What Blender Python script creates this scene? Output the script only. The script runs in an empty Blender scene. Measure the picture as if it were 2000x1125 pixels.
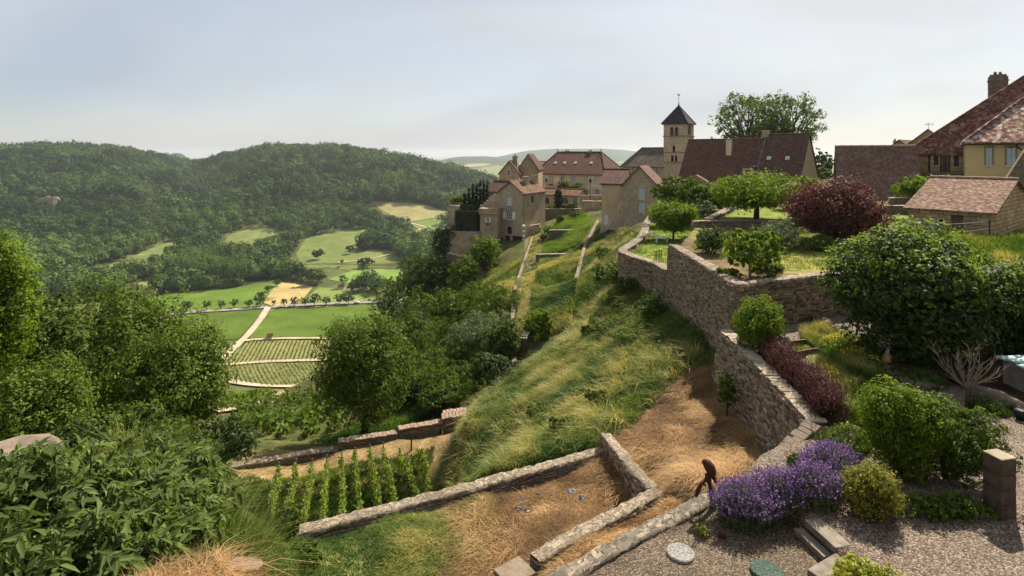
import bpy, math, random
import numpy as np
from mathutils import Vector, Matrix
from mathutils.geometry import delaunay_2d_cdt

scene = bpy.context.scene
COL = scene.collection
F = 2000 * 20.0 / 36.0          # focal length in pixels of the 2000 px wide photograph
HZ = 300.0                      # eye level in the photograph

# ------------------------------------------------------------------ camera
cd = bpy.data.cameras.new("camera")
cam = bpy.data.objects.new("camera", cd)
COL.objects.link(cam)
cam.location = (0, 0, 0)
cam.rotation_euler = (math.radians(90), 0, 0)
cd.lens = 20.0
cd.sensor_width = 36.0
cd.shift_y = -(562.5 - HZ) / 2000.0
cd.clip_start = 0.1
cd.clip_end = 60000
scene.camera = cam

# ------------------------------------------------------------------ light, sky, exposure
SUN_EL = math.radians(46)
SUN_AZ = math.radians(36)       # clockwise from straight ahead (+Y) towards +X
world = bpy.data.worlds.new("World")
scene.world = world
world.use_nodes = True
wn = world.node_tree
wn.nodes.clear()
w_out = wn.nodes.new("ShaderNodeOutputWorld")
w_bg = wn.nodes.new("ShaderNodeBackground")
w_sky = wn.nodes.new("ShaderNodeTexSky")
w_sky.sky_type = 'NISHITA'
w_sky.sun_disc = False
w_sky.sun_elevation = SUN_EL
w_sky.sun_rotation = SUN_AZ
w_sky.altitude = 400
w_sky.dust_density = 1.5
w_bg.inputs["Strength"].default_value = 0.078
# thin high cloud veil over the sky
w_tc = wn.nodes.new("ShaderNodeTexCoord")
w_map = wn.nodes.new("ShaderNodeMapping")
w_map.inputs["Scale"].default_value = (1.0, 1.0, 3.6)
w_map.inputs["Rotation"].default_value = (0.25, 0.35, 0.5)
w_nz = wn.nodes.new("ShaderNodeTexNoise")
w_nz.inputs["Scale"].default_value = 1.5
w_nz.inputs["Detail"].default_value = 6.0
w_nz.inputs["Roughness"].default_value = 0.5
w_nz.inputs["Distortion"].default_value = 0.6
w_rmp = wn.nodes.new("ShaderNodeMapRange")
w_rmp.inputs["From Min"].default_value = 0.3
w_rmp.inputs["From Max"].default_value = 0.72
w_rmp.inputs["To Min"].default_value = 0.5
w_rmp.inputs["To Max"].default_value = 0.92
w_mix = wn.nodes.new("ShaderNodeMix")
w_mix.data_type = 'RGBA'
w_cl = wn.nodes.new("ShaderNodeValToRGB")          # grey-lavender to white parts of the cloud veil
w_cl.color_ramp.elements[0].position = 0.36; w_cl.color_ramp.elements[0].color = (0.50, 0.535, 0.62, 1)
w_cl.color_ramp.elements[1].position = 0.66; w_cl.color_ramp.elements[1].color = (0.80, 0.80, 0.79, 1)
w_sc = wn.nodes.new("ShaderNodeVectorMath"); w_sc.operation = 'SCALE'; w_sc.inputs[3].default_value = 6.7
w_nz2 = wn.nodes.new("ShaderNodeTexNoise"); w_nz2.inputs["Scale"].default_value = 0.9; w_nz2.inputs["Detail"].default_value = 5; w_nz2.inputs["Distortion"].default_value = 0.8
L = wn.links
L.new(w_tc.outputs["Generated"], w_map.inputs["Vector"])
L.new(w_map.outputs["Vector"], w_nz.inputs["Vector"])
L.new(w_map.outputs["Vector"], w_nz2.inputs["Vector"])
L.new(w_nz2.outputs["Fac"], w_cl.inputs[0])
L.new(w_cl.outputs[0], w_sc.inputs[0])
L.new(w_sc.outputs[0], w_mix.inputs[7])
L.new(w_nz.outputs["Fac"], w_rmp.inputs["Value"])
L.new(w_rmp.outputs["Result"], w_mix.inputs[0])
L.new(w_sky.outputs["Color"], w_mix.inputs[6])
L.new(w_mix.outputs[2], w_bg.inputs["Color"])
L.new(w_bg.outputs["Background"], w_out.inputs["Surface"])

sd = bpy.data.lights.new("sun", 'SUN')
sd.energy = 5.0
sd.angle = math.radians(0.7)
sd.color = (1.0, 0.90, 0.74)
sun = bpy.data.objects.new("sun", sd)
COL.objects.link(sun)
sdir = Vector((math.sin(SUN_AZ) * math.cos(SUN_EL), math.cos(SUN_AZ) * math.cos(SUN_EL), math.sin(SUN_EL)))
sun.rotation_euler = sdir.to_track_quat('Z', 'Y').to_euler()
sun.location = sdir * 100

scene.view_settings.view_transform = 'Standard'
scene.view_settings.look = 'None'
scene.view_settings.gamma = 1.0
scene.view_settings.exposure = 0.88
cy = scene.cycles
cy.max_bounces = 5
cy.diffuse_bounces = 3
cy.glossy_bounces = 1
cy.transmission_bounces = 3
cy.transparent_max_bounces = 4
cy.volume_bounces = 0
cy.caustics_reflective = False
cy.caustics_refractive = False
cy.use_denoising = True
cy.sample_clamp_indirect = 6.0

# ------------------------------------------------------------------ measuring helpers
def at(px, py, Y):
    return np.array(((px - 1000) / F * Y, Y, (HZ - py) / F * Y))

def atz(px, py, z):
    return at(px, py, F * z / (HZ - py))

def plan(px, Y):
    return np.array(((px - 1000) / F * Y, Y))

def pxy(x, y, z):
    return 1000 + x / y * F, HZ - z / y * F

# ------------------------------------------------------------------ noise
_rs = np.random.RandomState(7)
_LAT = _rs.rand(256, 256)
def vnoise(x, y, seed=0):
    x = np.asarray(x, float) + seed * 17.31
    y = np.asarray(y, float) + seed * 9.77
    xi = np.floor(x).astype(int); yi = np.floor(y).astype(int)
    fx = x - xi; fy = y - yi
    fx = fx * fx * (3 - 2 * fx); fy = fy * fy * (3 - 2 * fy)
    a = _LAT[xi % 256, yi % 256]; b = _LAT[(xi + 1) % 256, yi % 256]
    c = _LAT[xi % 256, (yi + 1) % 256]; d = _LAT[(xi + 1) % 256, (yi + 1) % 256]
    return (a * (1 - fx) + b * fx) * (1 - fy) + (c * (1 - fx) + d * fx) * fy

def fbm(x, y, seed=0, octs=4):
    s = 0; amp = 0.5; tot = 0
    for k in range(octs):
        s = s + amp * vnoise(np.asarray(x) * 2 ** k, np.asarray(y) * 2 ** k, seed + k * 3)
        tot += amp; amp *= 0.5
    return s / tot

def inpoly(px, py, poly):
    px = np.asarray(px, float); py = np.asarray(py, float)
    r = np.zeros(px.shape, bool)
    n = len(poly)
    for i in range(n):
        x1, y1 = poly[i][0], poly[i][1]; x2, y2 = poly[(i + 1) % n][0], poly[(i + 1) % n][1]
        if y1 == y2: continue
        c = ((y1 > py) != (y2 > py)) & (px < (x2 - x1) * (py - y1) / (y2 - y1) + x1)
        r ^= c
    return r

# ------------------------------------------------------------------ object helpers
ORG = {}
def tag(o, label=None, cat=None, group=None, kind=None):
    if label: o["label"] = label
    if cat: o["category"] = cat
    if group: o["group"] = group
    if kind: o["kind"] = kind
    return o

def empty(name, loc, label, cat, group=None, kind=None):
    o = bpy.data.objects.new(name, None)
    COL.objects.link(o)
    o.location = Vector([float(v) for v in loc])
    o.empty_display_size = 0.3
    ORG[o.name] = np.array([float(v) for v in loc])
    return tag(o, label, cat, group, kind)

def link_mesh(name, me, parent=None, origin=None):
    o = bpy.data.objects.new(name, me)
    COL.objects.link(o)
    if parent is not None:
        o.parent = parent
        ORG[o.name] = ORG[parent.name]
    else:
        org = np.zeros(3) if origin is None else np.array([float(v) for v in origin])
        ORG[o.name] = org
        o.location = Vector(org)
    return o

def org_of(parent, origin):
    if parent is not None: return ORG[parent.name]
    return np.zeros(3) if origin is None else np.array([float(v) for v in origin])

def dup(root, loc=None, rz=None, scale=None, label=None, group=None):
    r = root.copy(); COL.objects.link(r)
    ORG[r.name] = np.array(loc if loc is not None else root.location, float)
    if loc is not None: r.location = Vector([float(v) for v in loc])
    if rz is not None: r.rotation_euler = (0, 0, rz)
    if scale is not None: r.scale = (scale, scale, scale) if not hasattr(scale, '__len__') else scale
    if label: r["label"] = label
    if group: r["group"] = group
    for ch in list(root.children):
        c = ch.copy(); COL.objects.link(c); c.parent = r
        for g in list(ch.children):
            d = g.copy(); COL.objects.link(d); d.parent = c
    return r

def auto_uv(me):
    n = len(me.loops)
    if n == 0: return
    uvl = me.uv_layers.new(name="UVMap")
    co = np.empty(len(me.vertices) * 3, np.float32); me.vertices.foreach_get("co", co); co = co.reshape(-1, 3)
    vi = np.empty(n, np.int32); me.loops.foreach_get("vertex_index", vi)
    npoly = len(me.polygons)
    nr = np.empty(npoly * 3, np.float32); me.polygons.foreach_get("normal", nr); nr = nr.reshape(-1, 3)
    lt = np.empty(npoly, np.int32); me.polygons.foreach_get("loop_total", lt)
    N = np.repeat(nr, lt, axis=0)
    T = np.stack([-N[:, 1], N[:, 0], np.zeros(len(N))], 1)
    ln = np.linalg.norm(T, axis=1)
    flat = ln < 0.05
    T[flat] = (1, 0, 0); ln[flat] = 1
    T /= ln[:, None]
    B = np.cross(N, T)
    P = co[vi]
    uv = np.stack([(P * T).sum(1), (P * B).sum(1)], 1).astype(np.float32)
    uvl.data.foreach_set("uv", uv.ravel())

def np_mesh(name, verts, quads=None, tris=None, mat=None, v=None, col=None, smooth=False, parent=None, origin=None, uv=False):
    verts = np.asarray(verts, np.float64) - org_of(parent, origin)
    me = bpy.data.meshes.new(name)
    nq = 0 if quads is None else len(quads)
    nt = 0 if tris is None else len(tris)
    me.vertices.add(len(verts))
    me.vertices.foreach_set("co", verts.astype(np.float32).ravel())
    idx = []
    tot = []
    if nq: idx.append(np.asarray(quads, np.int32).ravel()); tot.append(np.full(nq, 4, np.int32))
    if nt: idx.append(np.asarray(tris, np.int32).ravel()); tot.append(np.full(nt, 3, np.int32))
    idx = np.concatenate(idx); tot = np.concatenate(tot)
    me.loops.add(len(idx)); me.loops.foreach_set("vertex_index", idx)
    me.polygons.add(nq + nt)
    st = np.concatenate([[0], np.cumsum(tot)[:-1]]).astype(np.int32)
    me.polygons.foreach_set("loop_start", st)
    me.polygons.foreach_set("loop_total", tot)
    if smooth: me.polygons.foreach_set("use_smooth", np.ones(nq + nt, bool))
    if v is not None:
        a = me.attributes.new("v", 'FLOAT', 'POINT'); a.data.foreach_set("value", np.asarray(v, np.float32))
    if col is not None:
        c4 = np.ones((len(verts), 4), np.float32); c4[:, :3] = col
        a = me.attributes.new("col", 'FLOAT_COLOR', 'POINT'); a.data.foreach_set("color", c4.ravel())
    me.update(calc_edges=True)
    if uv: auto_uv(me)
    if mat is not None: me.materials.append(mat)
    return link_mesh(name, me, parent, origin)

class MB:
    """collects simple solids in world space; build() makes one mesh object"""
    def __init__(s): s.v = []; s.f = []; s.m = []
    def face(s, pts, mi=0):
        b = len(s.v); s.v += [tuple(float(c) for c in p) for p in pts]; s.f.append(tuple(range(b, b + len(pts)))); s.m.append(mi)
    def hexa(s, lo, hi, mi=0):
        """lo, hi: 4 points each, counter-clockwise seen from above"""
        b = len(s.v); s.v += [tuple(float(c) for c in p) for p in list(lo) + list(hi)]
        for q in ((3, 2, 1, 0), (4, 5, 6, 7), (0, 1, 5, 4), (1, 2, 6, 5), (2, 3, 7, 6), (3, 0, 4, 7)):
            s.f.append(tuple(b + k for k in q)); s.m.append(mi)
    def obox(s, c, ux, uy, uz, mi=0):
        c = np.array(c, float); ux = np.array(ux, float) / 2; uy = np.array(uy, float) / 2; uz = np.array(uz, float) / 2
        s.hexa([c - ux - uy - uz, c + ux - uy - uz, c + ux + uy - uz, c - ux + uy - uz],
               [c - ux - uy + uz, c + ux - uy + uz, c + ux + uy + uz, c - ux + uy + uz], mi)
    def box(s, x0, x1, y0, y1, z0, z1, mi=0):
        s.hexa([(x0, y0, z0), (x1, y0, z0), (x1, y1, z0), (x0, y1, z0)], [(x0, y0, z1), (x1, y0, z1), (x1, y1, z1), (x0, y1, z1)], mi)
    def tube(s, pts, rad, n=7, mi=0, cap=True):
        pts = [np.array(p, float) for p in pts]
        b = len(s.v)
        prev = None
        for i, p in enumerate(pts):
            d = pts[min(i + 1, len(pts) - 1)] - pts[max(i - 1, 0)]
            d = d / (np.linalg.norm(d) + 1e-9)
            if prev is None:
                a = np.cross(d, (0, 0, 1.0)) if abs(d[2]) < 0.9 else np.cross(d, (1.0, 0, 0))
            else:
                a = prev - d * np.dot(prev, d)
            a = a / (np.linalg.norm(a) + 1e-9); prev = a
            e = np.cross(d, a)
            r = rad[i] if hasattr(rad, '__len__') else rad
            for k in range(n):
                t = 2 * math.pi * k / n
                s.v.append(tuple(p + (a * math.cos(t) + e * math.sin(t)) * r))
        for i in range(len(pts) - 1):
            for k in range(n):
                k2 = (k + 1) % n
                s.f.append((b + i * n + k, b + i * n + k2, b + (i + 1) * n + k2, b + (i + 1) * n + k)); s.m.append(mi)
        if cap:
            s.f.append(tuple(b + k for k in reversed(range(n)))); s.m.append(mi)
            s.f.append(tuple(b + (len(pts) - 1) * n + k for k in range(n))); s.m.append(mi)
    def lathe(s, c, prof, n=16, mi=0):
        s.tube([(c[0], c[1], c[2] + z) for r, z in prof], [r for r, z in prof], n, mi)
    def build(s, name, mats, parent=None, origin=None, smooth=False, bevel=0):
        if not isinstance(mats, (list, tuple)): mats = [mats]
        o0 = org_of(parent, origin)
        me = bpy.data.meshes.new(name)
        me.from_pydata([tuple(np.array(p) - o0) for p in s.v], [], s.f)
        me.update()
        for m in mats: me.materials.append(m)
        me.polygons.foreach_set("material_index", np.array(s.m, np.int32))
        if smooth: me.polygons.foreach_set("use_smooth", np.ones(len(s.f), bool))
        auto_uv(me)
        o = link_mesh(name, me, parent, origin)
        if bevel:
            b = o.modifiers.new("bevel", 'BEVEL'); b.width = bevel; b.segments = 2; b.limit_method = 'ANGLE'
        return o

# ------------------------------------------------------------------ materials
def new_mat(name):
    m = bpy.data.materials.new(name); m.use_nodes = True
    nt = m.node_tree; nt.nodes.clear()
    out = nt.nodes.new("ShaderNodeOutputMaterial")
    b = nt.nodes.new("ShaderNodeBsdfPrincipled")
    b.inputs["Roughness"].default_value = 0.85
    b.inputs["Specular IOR Level"].default_value = 0.25
    nt.links.new(b.outputs[0], out.inputs["Surface"])
    return m, nt, b, out

def N(nt, t, **kw):
    n = nt.nodes.new("ShaderNode" + t)
    for k, v in kw.items():
        if k in n.inputs: n.inputs[k].default_value = v
        else: setattr(n, k, v)
    return n

def ramp(nt, fac, stops):
    r = nt.nodes.new("ShaderNodeValToRGB")
    e = r.color_ramp.elements
    while len(e) > len(stops): e.remove(e[-1])
    while len(e) < len(stops): e.new(0.5)
    for k, (p, c) in enumerate(stops):
        e[k].position = p; e[k].color = (c[0], c[1], c[2], 1)
    nt.links.new(fac, r.inputs[0])
    return r.outputs[0]

def mixc(nt, fac, a, b, mode='MIX'):
    m = nt.nodes.new("ShaderNodeMix"); m.data_type = 'RGBA'; m.blend_type = mode
    for s, i in ((fac, 0), (a, 6), (b, 7)):
        if isinstance(s, (int, float)): m.inputs[i].default_value = s
        elif isinstance(s, tuple): m.inputs[i].default_value = (*s[:3], 1)
        else: nt.links.new(s, m.inputs[i])
    return m.outputs[2]

def bump(nt, b, height, strength=0.5, dist=0.02):
    n = nt.nodes.new("ShaderNodeBump"); n.inputs["Strength"].default_value = strength; n.inputs["Distance"].default_value = dist
    nt.links.new(height, n.inputs["Height"]); nt.links.new(n.outputs[0], b.inputs["Normal"])

def noise(nt, vec, scale, detail=4, rough=0.55, dist=0.0):
    n = N(nt, "TexNoise", Scale=scale, Detail=detail, Roughness=rough, Distortion=dist)
    if vec is not None: nt.links.new(vec, n.inputs["Vector"])
    return n.outputs["Fac"]

def coords(nt, kind="Object"):
    return nt.nodes.new("ShaderNodeTexCoord").outputs[kind]

def m_plain(name, col, var=0.25, scale=3.0, rough=0.8, bmp=0.2, spec=0.25, metal=0.0):
    m, nt, b, o = new_mat(name)
    c = coords(nt)
    n = noise(nt, c, scale, 6)
    d = tuple(x * (1 - var) for x in col); l = tuple(min(1, x * (1 + var)) for x in col)
    nt.links.new(ramp(nt, n, [(0.3, d), (0.7, l)]), b.inputs["Base Color"])
    b.inputs["Roughness"].default_value = rough
    b.inputs["Specular IOR Level"].default_value = spec
    b.inputs["Metallic"].default_value = metal
    if bmp: bump(nt, b, noise(nt, c, scale * 6, 4), bmp, 0.02)
    return m

def m_stone(name, c1, c2, mortar, w=0.3, h=0.1, mort=0.012, warp=0.05, stain=(0.12, 0.10, 0.085), stain_amt=0.5, bmp=0.8, dist=0.03, hue=(0.30, 0.17, 0.08)):
    m, nt, b, o = new_mat(name)
    uv = nt.nodes.new("ShaderNodeUVMap"); uv.uv_map = "UVMap"
    wz = N(nt, "TexNoise", Scale=1.7 / max(w, 0.1), Detail=2.0)
    nt.links.new(uv.outputs[0], wz.inputs["Vector"])
    sub = N(nt, "VectorMath", operation='MULTIPLY_ADD')
    nt.links.new(wz.outputs["Color"], sub.inputs[0])
    sub.inputs[1].default_value = (warp * 2, warp * 2, 0); nt.links.new(uv.outputs[0], sub.inputs[2])
    br = N(nt, "TexBrick", Scale=1.0)
    br.offset = 0.43; br.offset_frequency = 2; br.squash = 0.65; br.squash_frequency = 3
    br.inputs["Brick Width"].default_value = w; br.inputs["Row Height"].default_value = h
    br.inputs["Mortar Size"].default_value = mort; br.inputs["Mortar Smooth"].default_value = 0.4
    br.inputs["Color1"].default_value = (0, 0, 0, 1); br.inputs["Color2"].default_value = (1, 1, 1, 1); br.inputs["Mortar"].default_value = (.5, .5, .5, 1)
    nt.links.new(sub.outputs[0], br.inputs["Vector"])
    base = ramp(nt, br.outputs["Color"], [(0.0, c1), (0.45, tuple((a + d) / 2 for a, d in zip(c1, c2))), (0.8, c2), (1.0, hue)])
    big = noise(nt, coords(nt), 0.45, 5, 0.6)
    fine = noise(nt, uv.outputs[0], 14, 3, 0.6)
    base = mixc(nt, 0.55, base, ramp(nt, fine, [(0.25, (0.35, 0.35, 0.35)), (0.75, (0.68, 0.68, 0.68))]), 'OVERLAY')
    sm = nt.nodes.new("ShaderNodeMath"); sm.operation = 'MULTIPLY'; sm.inputs[1].default_value = stain_amt
    rr = ramp(nt, big, [(0.42, (0, 0, 0)), (0.66, (1, 1, 1))]); nt.links.new(rr, sm.inputs[0])
    base = mixc(nt, sm.outputs[0], base, stain)
    base = mixc(nt, br.outputs["Fac"], base, mortar)
    nt.links.new(base, b.inputs["Base Color"])
    inv = nt.nodes.new("ShaderNodeMath"); inv.operation = 'SUBTRACT'; inv.inputs[0].default_value = 1.0
    nt.links.new(br.outputs["Fac"], inv.inputs[1])
    ad = nt.nodes.new("ShaderNodeMath"); ad.operation = 'MULTIPLY_ADD'; ad.inputs[1].default_value = 0.7
    nt.links.new(fine, ad.inputs[0]); nt.links.new(inv.outputs[0], ad.inputs[2])
    ad2 = nt.nodes.new("ShaderNodeMath"); ad2.operation = 'MULTIPLY_ADD'; ad2.inputs[1].default_value = 0.6
    nt.links.new(br.outputs["Color"], ad2.inputs[0]); nt.links.new(ad.outputs[0], ad2.inputs[2])
    bump(nt, b, ad2.outputs[0], bmp, dist)
    b.inputs["Roughness"].default_value = 0.92
    return m

def m_tiles(name, cols, w=0.2, h=0.13, lichen_glint=(0.3, 0.28, 0.24), patch_amt=0.35, patch=None, dist=0.03):  # pale patches: lichen on most roofs, painted sun glints on the speckled one
    m, nt, b, o = new_mat(name)
    uv = nt.nodes.new("ShaderNodeUVMap"); uv.uv_map = "UVMap"
    br = N(nt, "TexBrick", Scale=1.0)
    br.offset = 0.5
    br.inputs["Brick Width"].default_value = w; br.inputs["Row Height"].default_value = h
    br.inputs["Mortar Size"].default_value = 0.008; br.inputs["Mortar Smooth"].default_value = 0.6
    br.inputs["Color1"].default_value = (0, 0, 0, 1); br.inputs["Color2"].default_value = (1, 1, 1, 1); br.inputs["Mortar"].default_value = (.2, .2, .2, 1)
    nt.links.new(uv.outputs[0], br.inputs["Vector"])
    n = len(cols)
    base = ramp(nt, br.outputs["Color"], [(k / (n - 1), c) for k, c in enumerate(cols)])
    big = noise(nt, coords(nt), 0.8, 6, 0.65)
    base = mixc(nt, 0.5, base, ramp(nt, big, [(0.3, (0.3, 0.3, 0.3)), (0.7, (0.66, 0.64, 0.62))]), 'OVERLAY')
    med = noise(nt, coords(nt), 4.0 if patch is None else patch, 4, 0.7)
    lf = ramp(nt, med, [(0.52, (0, 0, 0)), (0.62, (1, 1, 1))])
    sm = nt.nodes.new("ShaderNodeMath"); sm.operation = 'MULTIPLY'; sm.inputs[1].default_value = patch_amt
    nt.links.new(lf, sm.inputs[0])
    base = mixc(nt, sm.outputs[0], base, lichen_glint)
    base = mixc(nt, br.outputs["Fac"], base, (0.05, 0.035, 0.03))
    nt.links.new(base, b.inputs["Base Color"])
    # each course steps out over the one below
    sep = nt.nodes.new("ShaderNodeSeparateXYZ"); nt.links.new(uv.outputs[0], sep.inputs[0])
    dv = nt.nodes.new("ShaderNodeMath"); dv.operation = 'DIVIDE'; dv.inputs[1].default_value = h; nt.links.new(sep.outputs[1], dv.inputs[0])
    fr = nt.nodes.new("ShaderNodeMath"); fr.operation = 'FRACT'; nt.links.new(dv.outputs[0], fr.inputs[0])
    iv = nt.nodes.new("ShaderNodeMath"); iv.operation = 'SUBTRACT'; iv.inputs[0].default_value = 1.0; nt.links.new(fr.outputs[0], iv.inputs[1])
    ad = nt.nodes.new("ShaderNodeMath"); ad.operation = 'MULTIPLY_ADD'; ad.inputs[1].default_value = 0.8
    nt.links.new(br.outputs["Color"], ad.inputs[0]); nt.links.new(iv.outputs[0], ad.inputs[2])
    bump(nt, b, ad.outputs[0], 0.7, dist)
    b.inputs["Roughness"].default_value = 0.95; b.inputs["Specular IOR Level"].default_value = 0.12
    return m

def m_leaf(name, dark, light, trans=0.35, rough=0.65, spec=0.15, mid=None, tint=None):
    """foliage: colour runs along the leaf attribute v, light passes through the blade"""
    m, nt, b, o = new_mat(name)
    a = nt.nodes.new("ShaderNodeAttribute"); a.attribute_name = "v"
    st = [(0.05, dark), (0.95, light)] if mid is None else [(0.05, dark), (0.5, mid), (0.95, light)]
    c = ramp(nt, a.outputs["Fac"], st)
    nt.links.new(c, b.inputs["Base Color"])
    b.inputs["Roughness"].default_value = rough
    b.inputs["Specular IOR Level"].default_value = spec
    if trans > 0:
        t = nt.nodes.new("ShaderNodeBsdfTranslucent")
        hs = mixc(nt, 1.0, c, tint or (1.25, 1.2, 0.55), 'MULTIPLY')
        nt.links.new(hs, t.inputs["Color"])
        mx = nt.nodes.new("ShaderNodeMixShader"); mx.inputs[0].default_value = trans
        nt.links.new(b.outputs[0], mx.inputs[1]); nt.links.new(t.outputs[0], mx.inputs[2])
        nt.links.new(mx.outputs[0], o.inputs["Surface"])
    return m

def m_blocks(name, stops, rough=0.95):
    """separate stones: tone from the attribute v, broken up by fine noise"""
    m, nt, b, o = new_mat(name)
    a = nt.nodes.new("ShaderNodeAttribute"); a.attribute_name = "v"
    c = coords(nt)
    base = ramp(nt, a.outputs["Fac"], stops)
    n1 = noise(nt, c, 16, 5, 0.65)
    base = mixc(nt, 0.8, base, ramp(nt, n1, [(0.25, (0.3, 0.3, 0.3)), (0.75, (0.68, 0.68, 0.68))]), 'OVERLAY')
    big = noise(nt, c, 0.5, 5, 0.6)
    base = mixc(nt, 0.5, base, ramp(nt, big, [(0.3, (0.33, 0.31, 0.29)), (0.7, (0.62, 0.61, 0.6))]), 'OVERLAY')
    nt.links.new(base, b.inputs["Base Color"]); b.inputs["Roughness"].default_value = rough; b.inputs["Specular IOR Level"].default_value = 0.15
    bump(nt, b, n1, 0.8, 0.02)
    return m

def m_ground(name, bmp=0.6, scale=1.0, var=0.5, dist=0.05):
    """ground: albedo from the mesh attribute col, broken up by noise"""
    m, nt, b, o = new_mat(name)
    a = nt.nodes.new("ShaderNodeAttribute"); a.attribute_name = "col"
    c = coords(nt)
    n1 = noise(nt, c, 1.3 * scale, 6, 0.65)
    n2 = noise(nt, c, 11 * scale, 4, 0.65)
    lo = 0.5 - 0.3 * var; hi = 0.5 + 0.3 * var
    k = mixc(nt, 0.9, a.outputs["Color"], ramp(nt, n1, [(0.3, (lo,) * 3), (0.7, (hi,) * 3)]), 'OVERLAY')
    k = mixc(nt, 0.9, k, ramp(nt, n2, [(0.3, (lo,) * 3), (0.7, (hi,) * 3)]), 'OVERLAY')
    nt.links.new(k, b.inputs["Base Color"])
    b.inputs["Roughness"].default_value = 1.0
    b.inputs["Specular IOR Level"].default_value = 0.05
    bump(nt, b, n2, bmp, dist)
    return m

def m_gravel(name, cols, scale=28.0, bmp=0.9, dist=0.02):
    m, nt, b, o = new_mat(name)
    c = coords(nt)
    vo = N(nt, "TexVoronoi", Scale=scale); nt.links.new(c, vo.inputs["Vector"])
    sp = nt.nodes.new("ShaderNodeSeparateColor"); nt.links.new(vo.outputs["Color"], sp.inputs[0])
    n = len(cols)
    base = ramp(nt, sp.outputs[0], [(k / (n - 1), q) for k, q in enumerate(cols)])
    big = noise(nt, c, 0.9, 5, 0.6)
    base = mixc(nt, 0.6, base, ramp(nt, big, [(0.3, (0.36, 0.35, 0.34)), (0.7, (0.6, 0.6, 0.6))]), 'OVERLAY')
    dk = ramp(nt, vo.outputs["Distance"], [(0.3, (1, 1, 1)), (0.75, (0.35, 0.32, 0.3))])
    base = mixc(nt, 0.8, base, dk, 'MULTIPLY')
    nt.links.new(base, b.inputs["Base Color"])
    iv = nt.nodes.new("ShaderNodeMath"); iv.operation = 'SUBTRACT'; iv.inputs[0].default_value = 1.0; nt.links.new(vo.outputs["Distance"], iv.inputs[1])
    ad = nt.nodes.new("ShaderNodeMath"); ad.operation = 'ADD'; nt.links.new(iv.outputs[0], ad.inputs[0]); nt.links.new(sp.outputs[1], ad.inputs[1])
    bump(nt, b, ad.outputs[0], bmp, dist)
    return m

M = {}
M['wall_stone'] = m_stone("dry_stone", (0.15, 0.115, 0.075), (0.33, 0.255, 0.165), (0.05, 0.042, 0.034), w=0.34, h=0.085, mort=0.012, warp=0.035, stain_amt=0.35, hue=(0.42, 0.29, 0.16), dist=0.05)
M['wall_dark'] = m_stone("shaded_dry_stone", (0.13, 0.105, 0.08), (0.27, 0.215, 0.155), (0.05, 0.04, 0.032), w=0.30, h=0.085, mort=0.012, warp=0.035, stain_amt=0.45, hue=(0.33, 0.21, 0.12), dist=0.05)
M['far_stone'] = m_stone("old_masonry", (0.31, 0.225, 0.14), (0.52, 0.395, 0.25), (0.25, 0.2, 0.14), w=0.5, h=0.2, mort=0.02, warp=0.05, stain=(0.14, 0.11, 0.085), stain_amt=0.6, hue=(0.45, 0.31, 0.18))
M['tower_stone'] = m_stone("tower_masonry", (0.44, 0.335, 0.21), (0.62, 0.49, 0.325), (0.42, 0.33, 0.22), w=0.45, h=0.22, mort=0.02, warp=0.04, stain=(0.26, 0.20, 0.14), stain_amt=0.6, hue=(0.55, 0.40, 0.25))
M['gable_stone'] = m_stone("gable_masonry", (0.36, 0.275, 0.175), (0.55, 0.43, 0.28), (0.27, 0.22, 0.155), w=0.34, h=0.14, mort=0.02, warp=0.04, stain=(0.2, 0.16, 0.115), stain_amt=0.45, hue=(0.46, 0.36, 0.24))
M['shed_stone'] = m_stone("shed_blocks", (0.30, 0.21, 0.115), (0.47, 0.35, 0.20), (0.12, 0.09, 0.06), w=0.62, h=0.24, mort=0.02, warp=0.06, stain=(0.18, 0.14, 0.09), stain_amt=0.45, hue=(0.5, 0.36, 0.2))
M['coping'] = m_plain("coping_slabs", (0.33, 0.275, 0.205), 0.42, 2.6, 0.95, 0.9)
M['brown_coping'] = m_plain("weathered_coping", (0.25, 0.195, 0.14), 0.5, 3.0, 0.95, 1.0)
M['cop_rough'] = m_stone("rough_mortared_coping", (0.19, 0.15, 0.11), (0.36, 0.295, 0.215), (0.15, 0.12, 0.085), w=0.27, h=0.2, mort=0.02, warp=0.12, stain=(0.10, 0.085, 0.06), stain_amt=0.7, hue=(0.42, 0.33, 0.23), dist=0.04)
M['edge_rough'] = m_stone("lichened_edge", (0.13, 0.11, 0.085), (0.27, 0.225, 0.17), (0.10, 0.085, 0.065), w=0.4, h=0.3, mort=0.02, warp=0.14, stain=(0.06, 0.055, 0.045), stain_amt=0.8, hue=(0.38, 0.3, 0.22), dist=0.04)
M['blocks'] = m_blocks("wall_stones", [(0, (0.085, 0.066, 0.046)), (0.3, (0.17, 0.132, 0.09)), (0.6, (0.27, 0.21, 0.14)), (0.82, (0.36, 0.29, 0.2)), (0.93, (0.36, 0.215, 0.105)), (1.0, (0.44, 0.38, 0.29))])
M['plaster_tan'] = m_plain("tan_render", (0.5, 0.37, 0.22), 0.14, 0.8, 0.95, 0.25)
M['plaster_yellow'] = m_plain("ochre_render", (0.52, 0.385, 0.19), 0.1, 0.7, 0.95, 0.2)
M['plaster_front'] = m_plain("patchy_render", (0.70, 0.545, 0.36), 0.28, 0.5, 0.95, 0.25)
M['plaster_barn'] = m_plain("barn_render", (0.54, 0.41, 0.245), 0.2, 0.8, 0.95, 0.25)
M['white'] = m_plain("white_paint", (0.72, 0.72, 0.70), 0.06, 2, 0.6, 0)
M['bluegrey'] = m_plain("blue_grey_paint", (0.42, 0.47, 0.50), 0.08, 2, 0.6, 0)
M['teal_paint'] = m_plain("green_grey_paint", (0.17, 0.24, 0.19), 0.15, 2, 0.6, 0)
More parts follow.
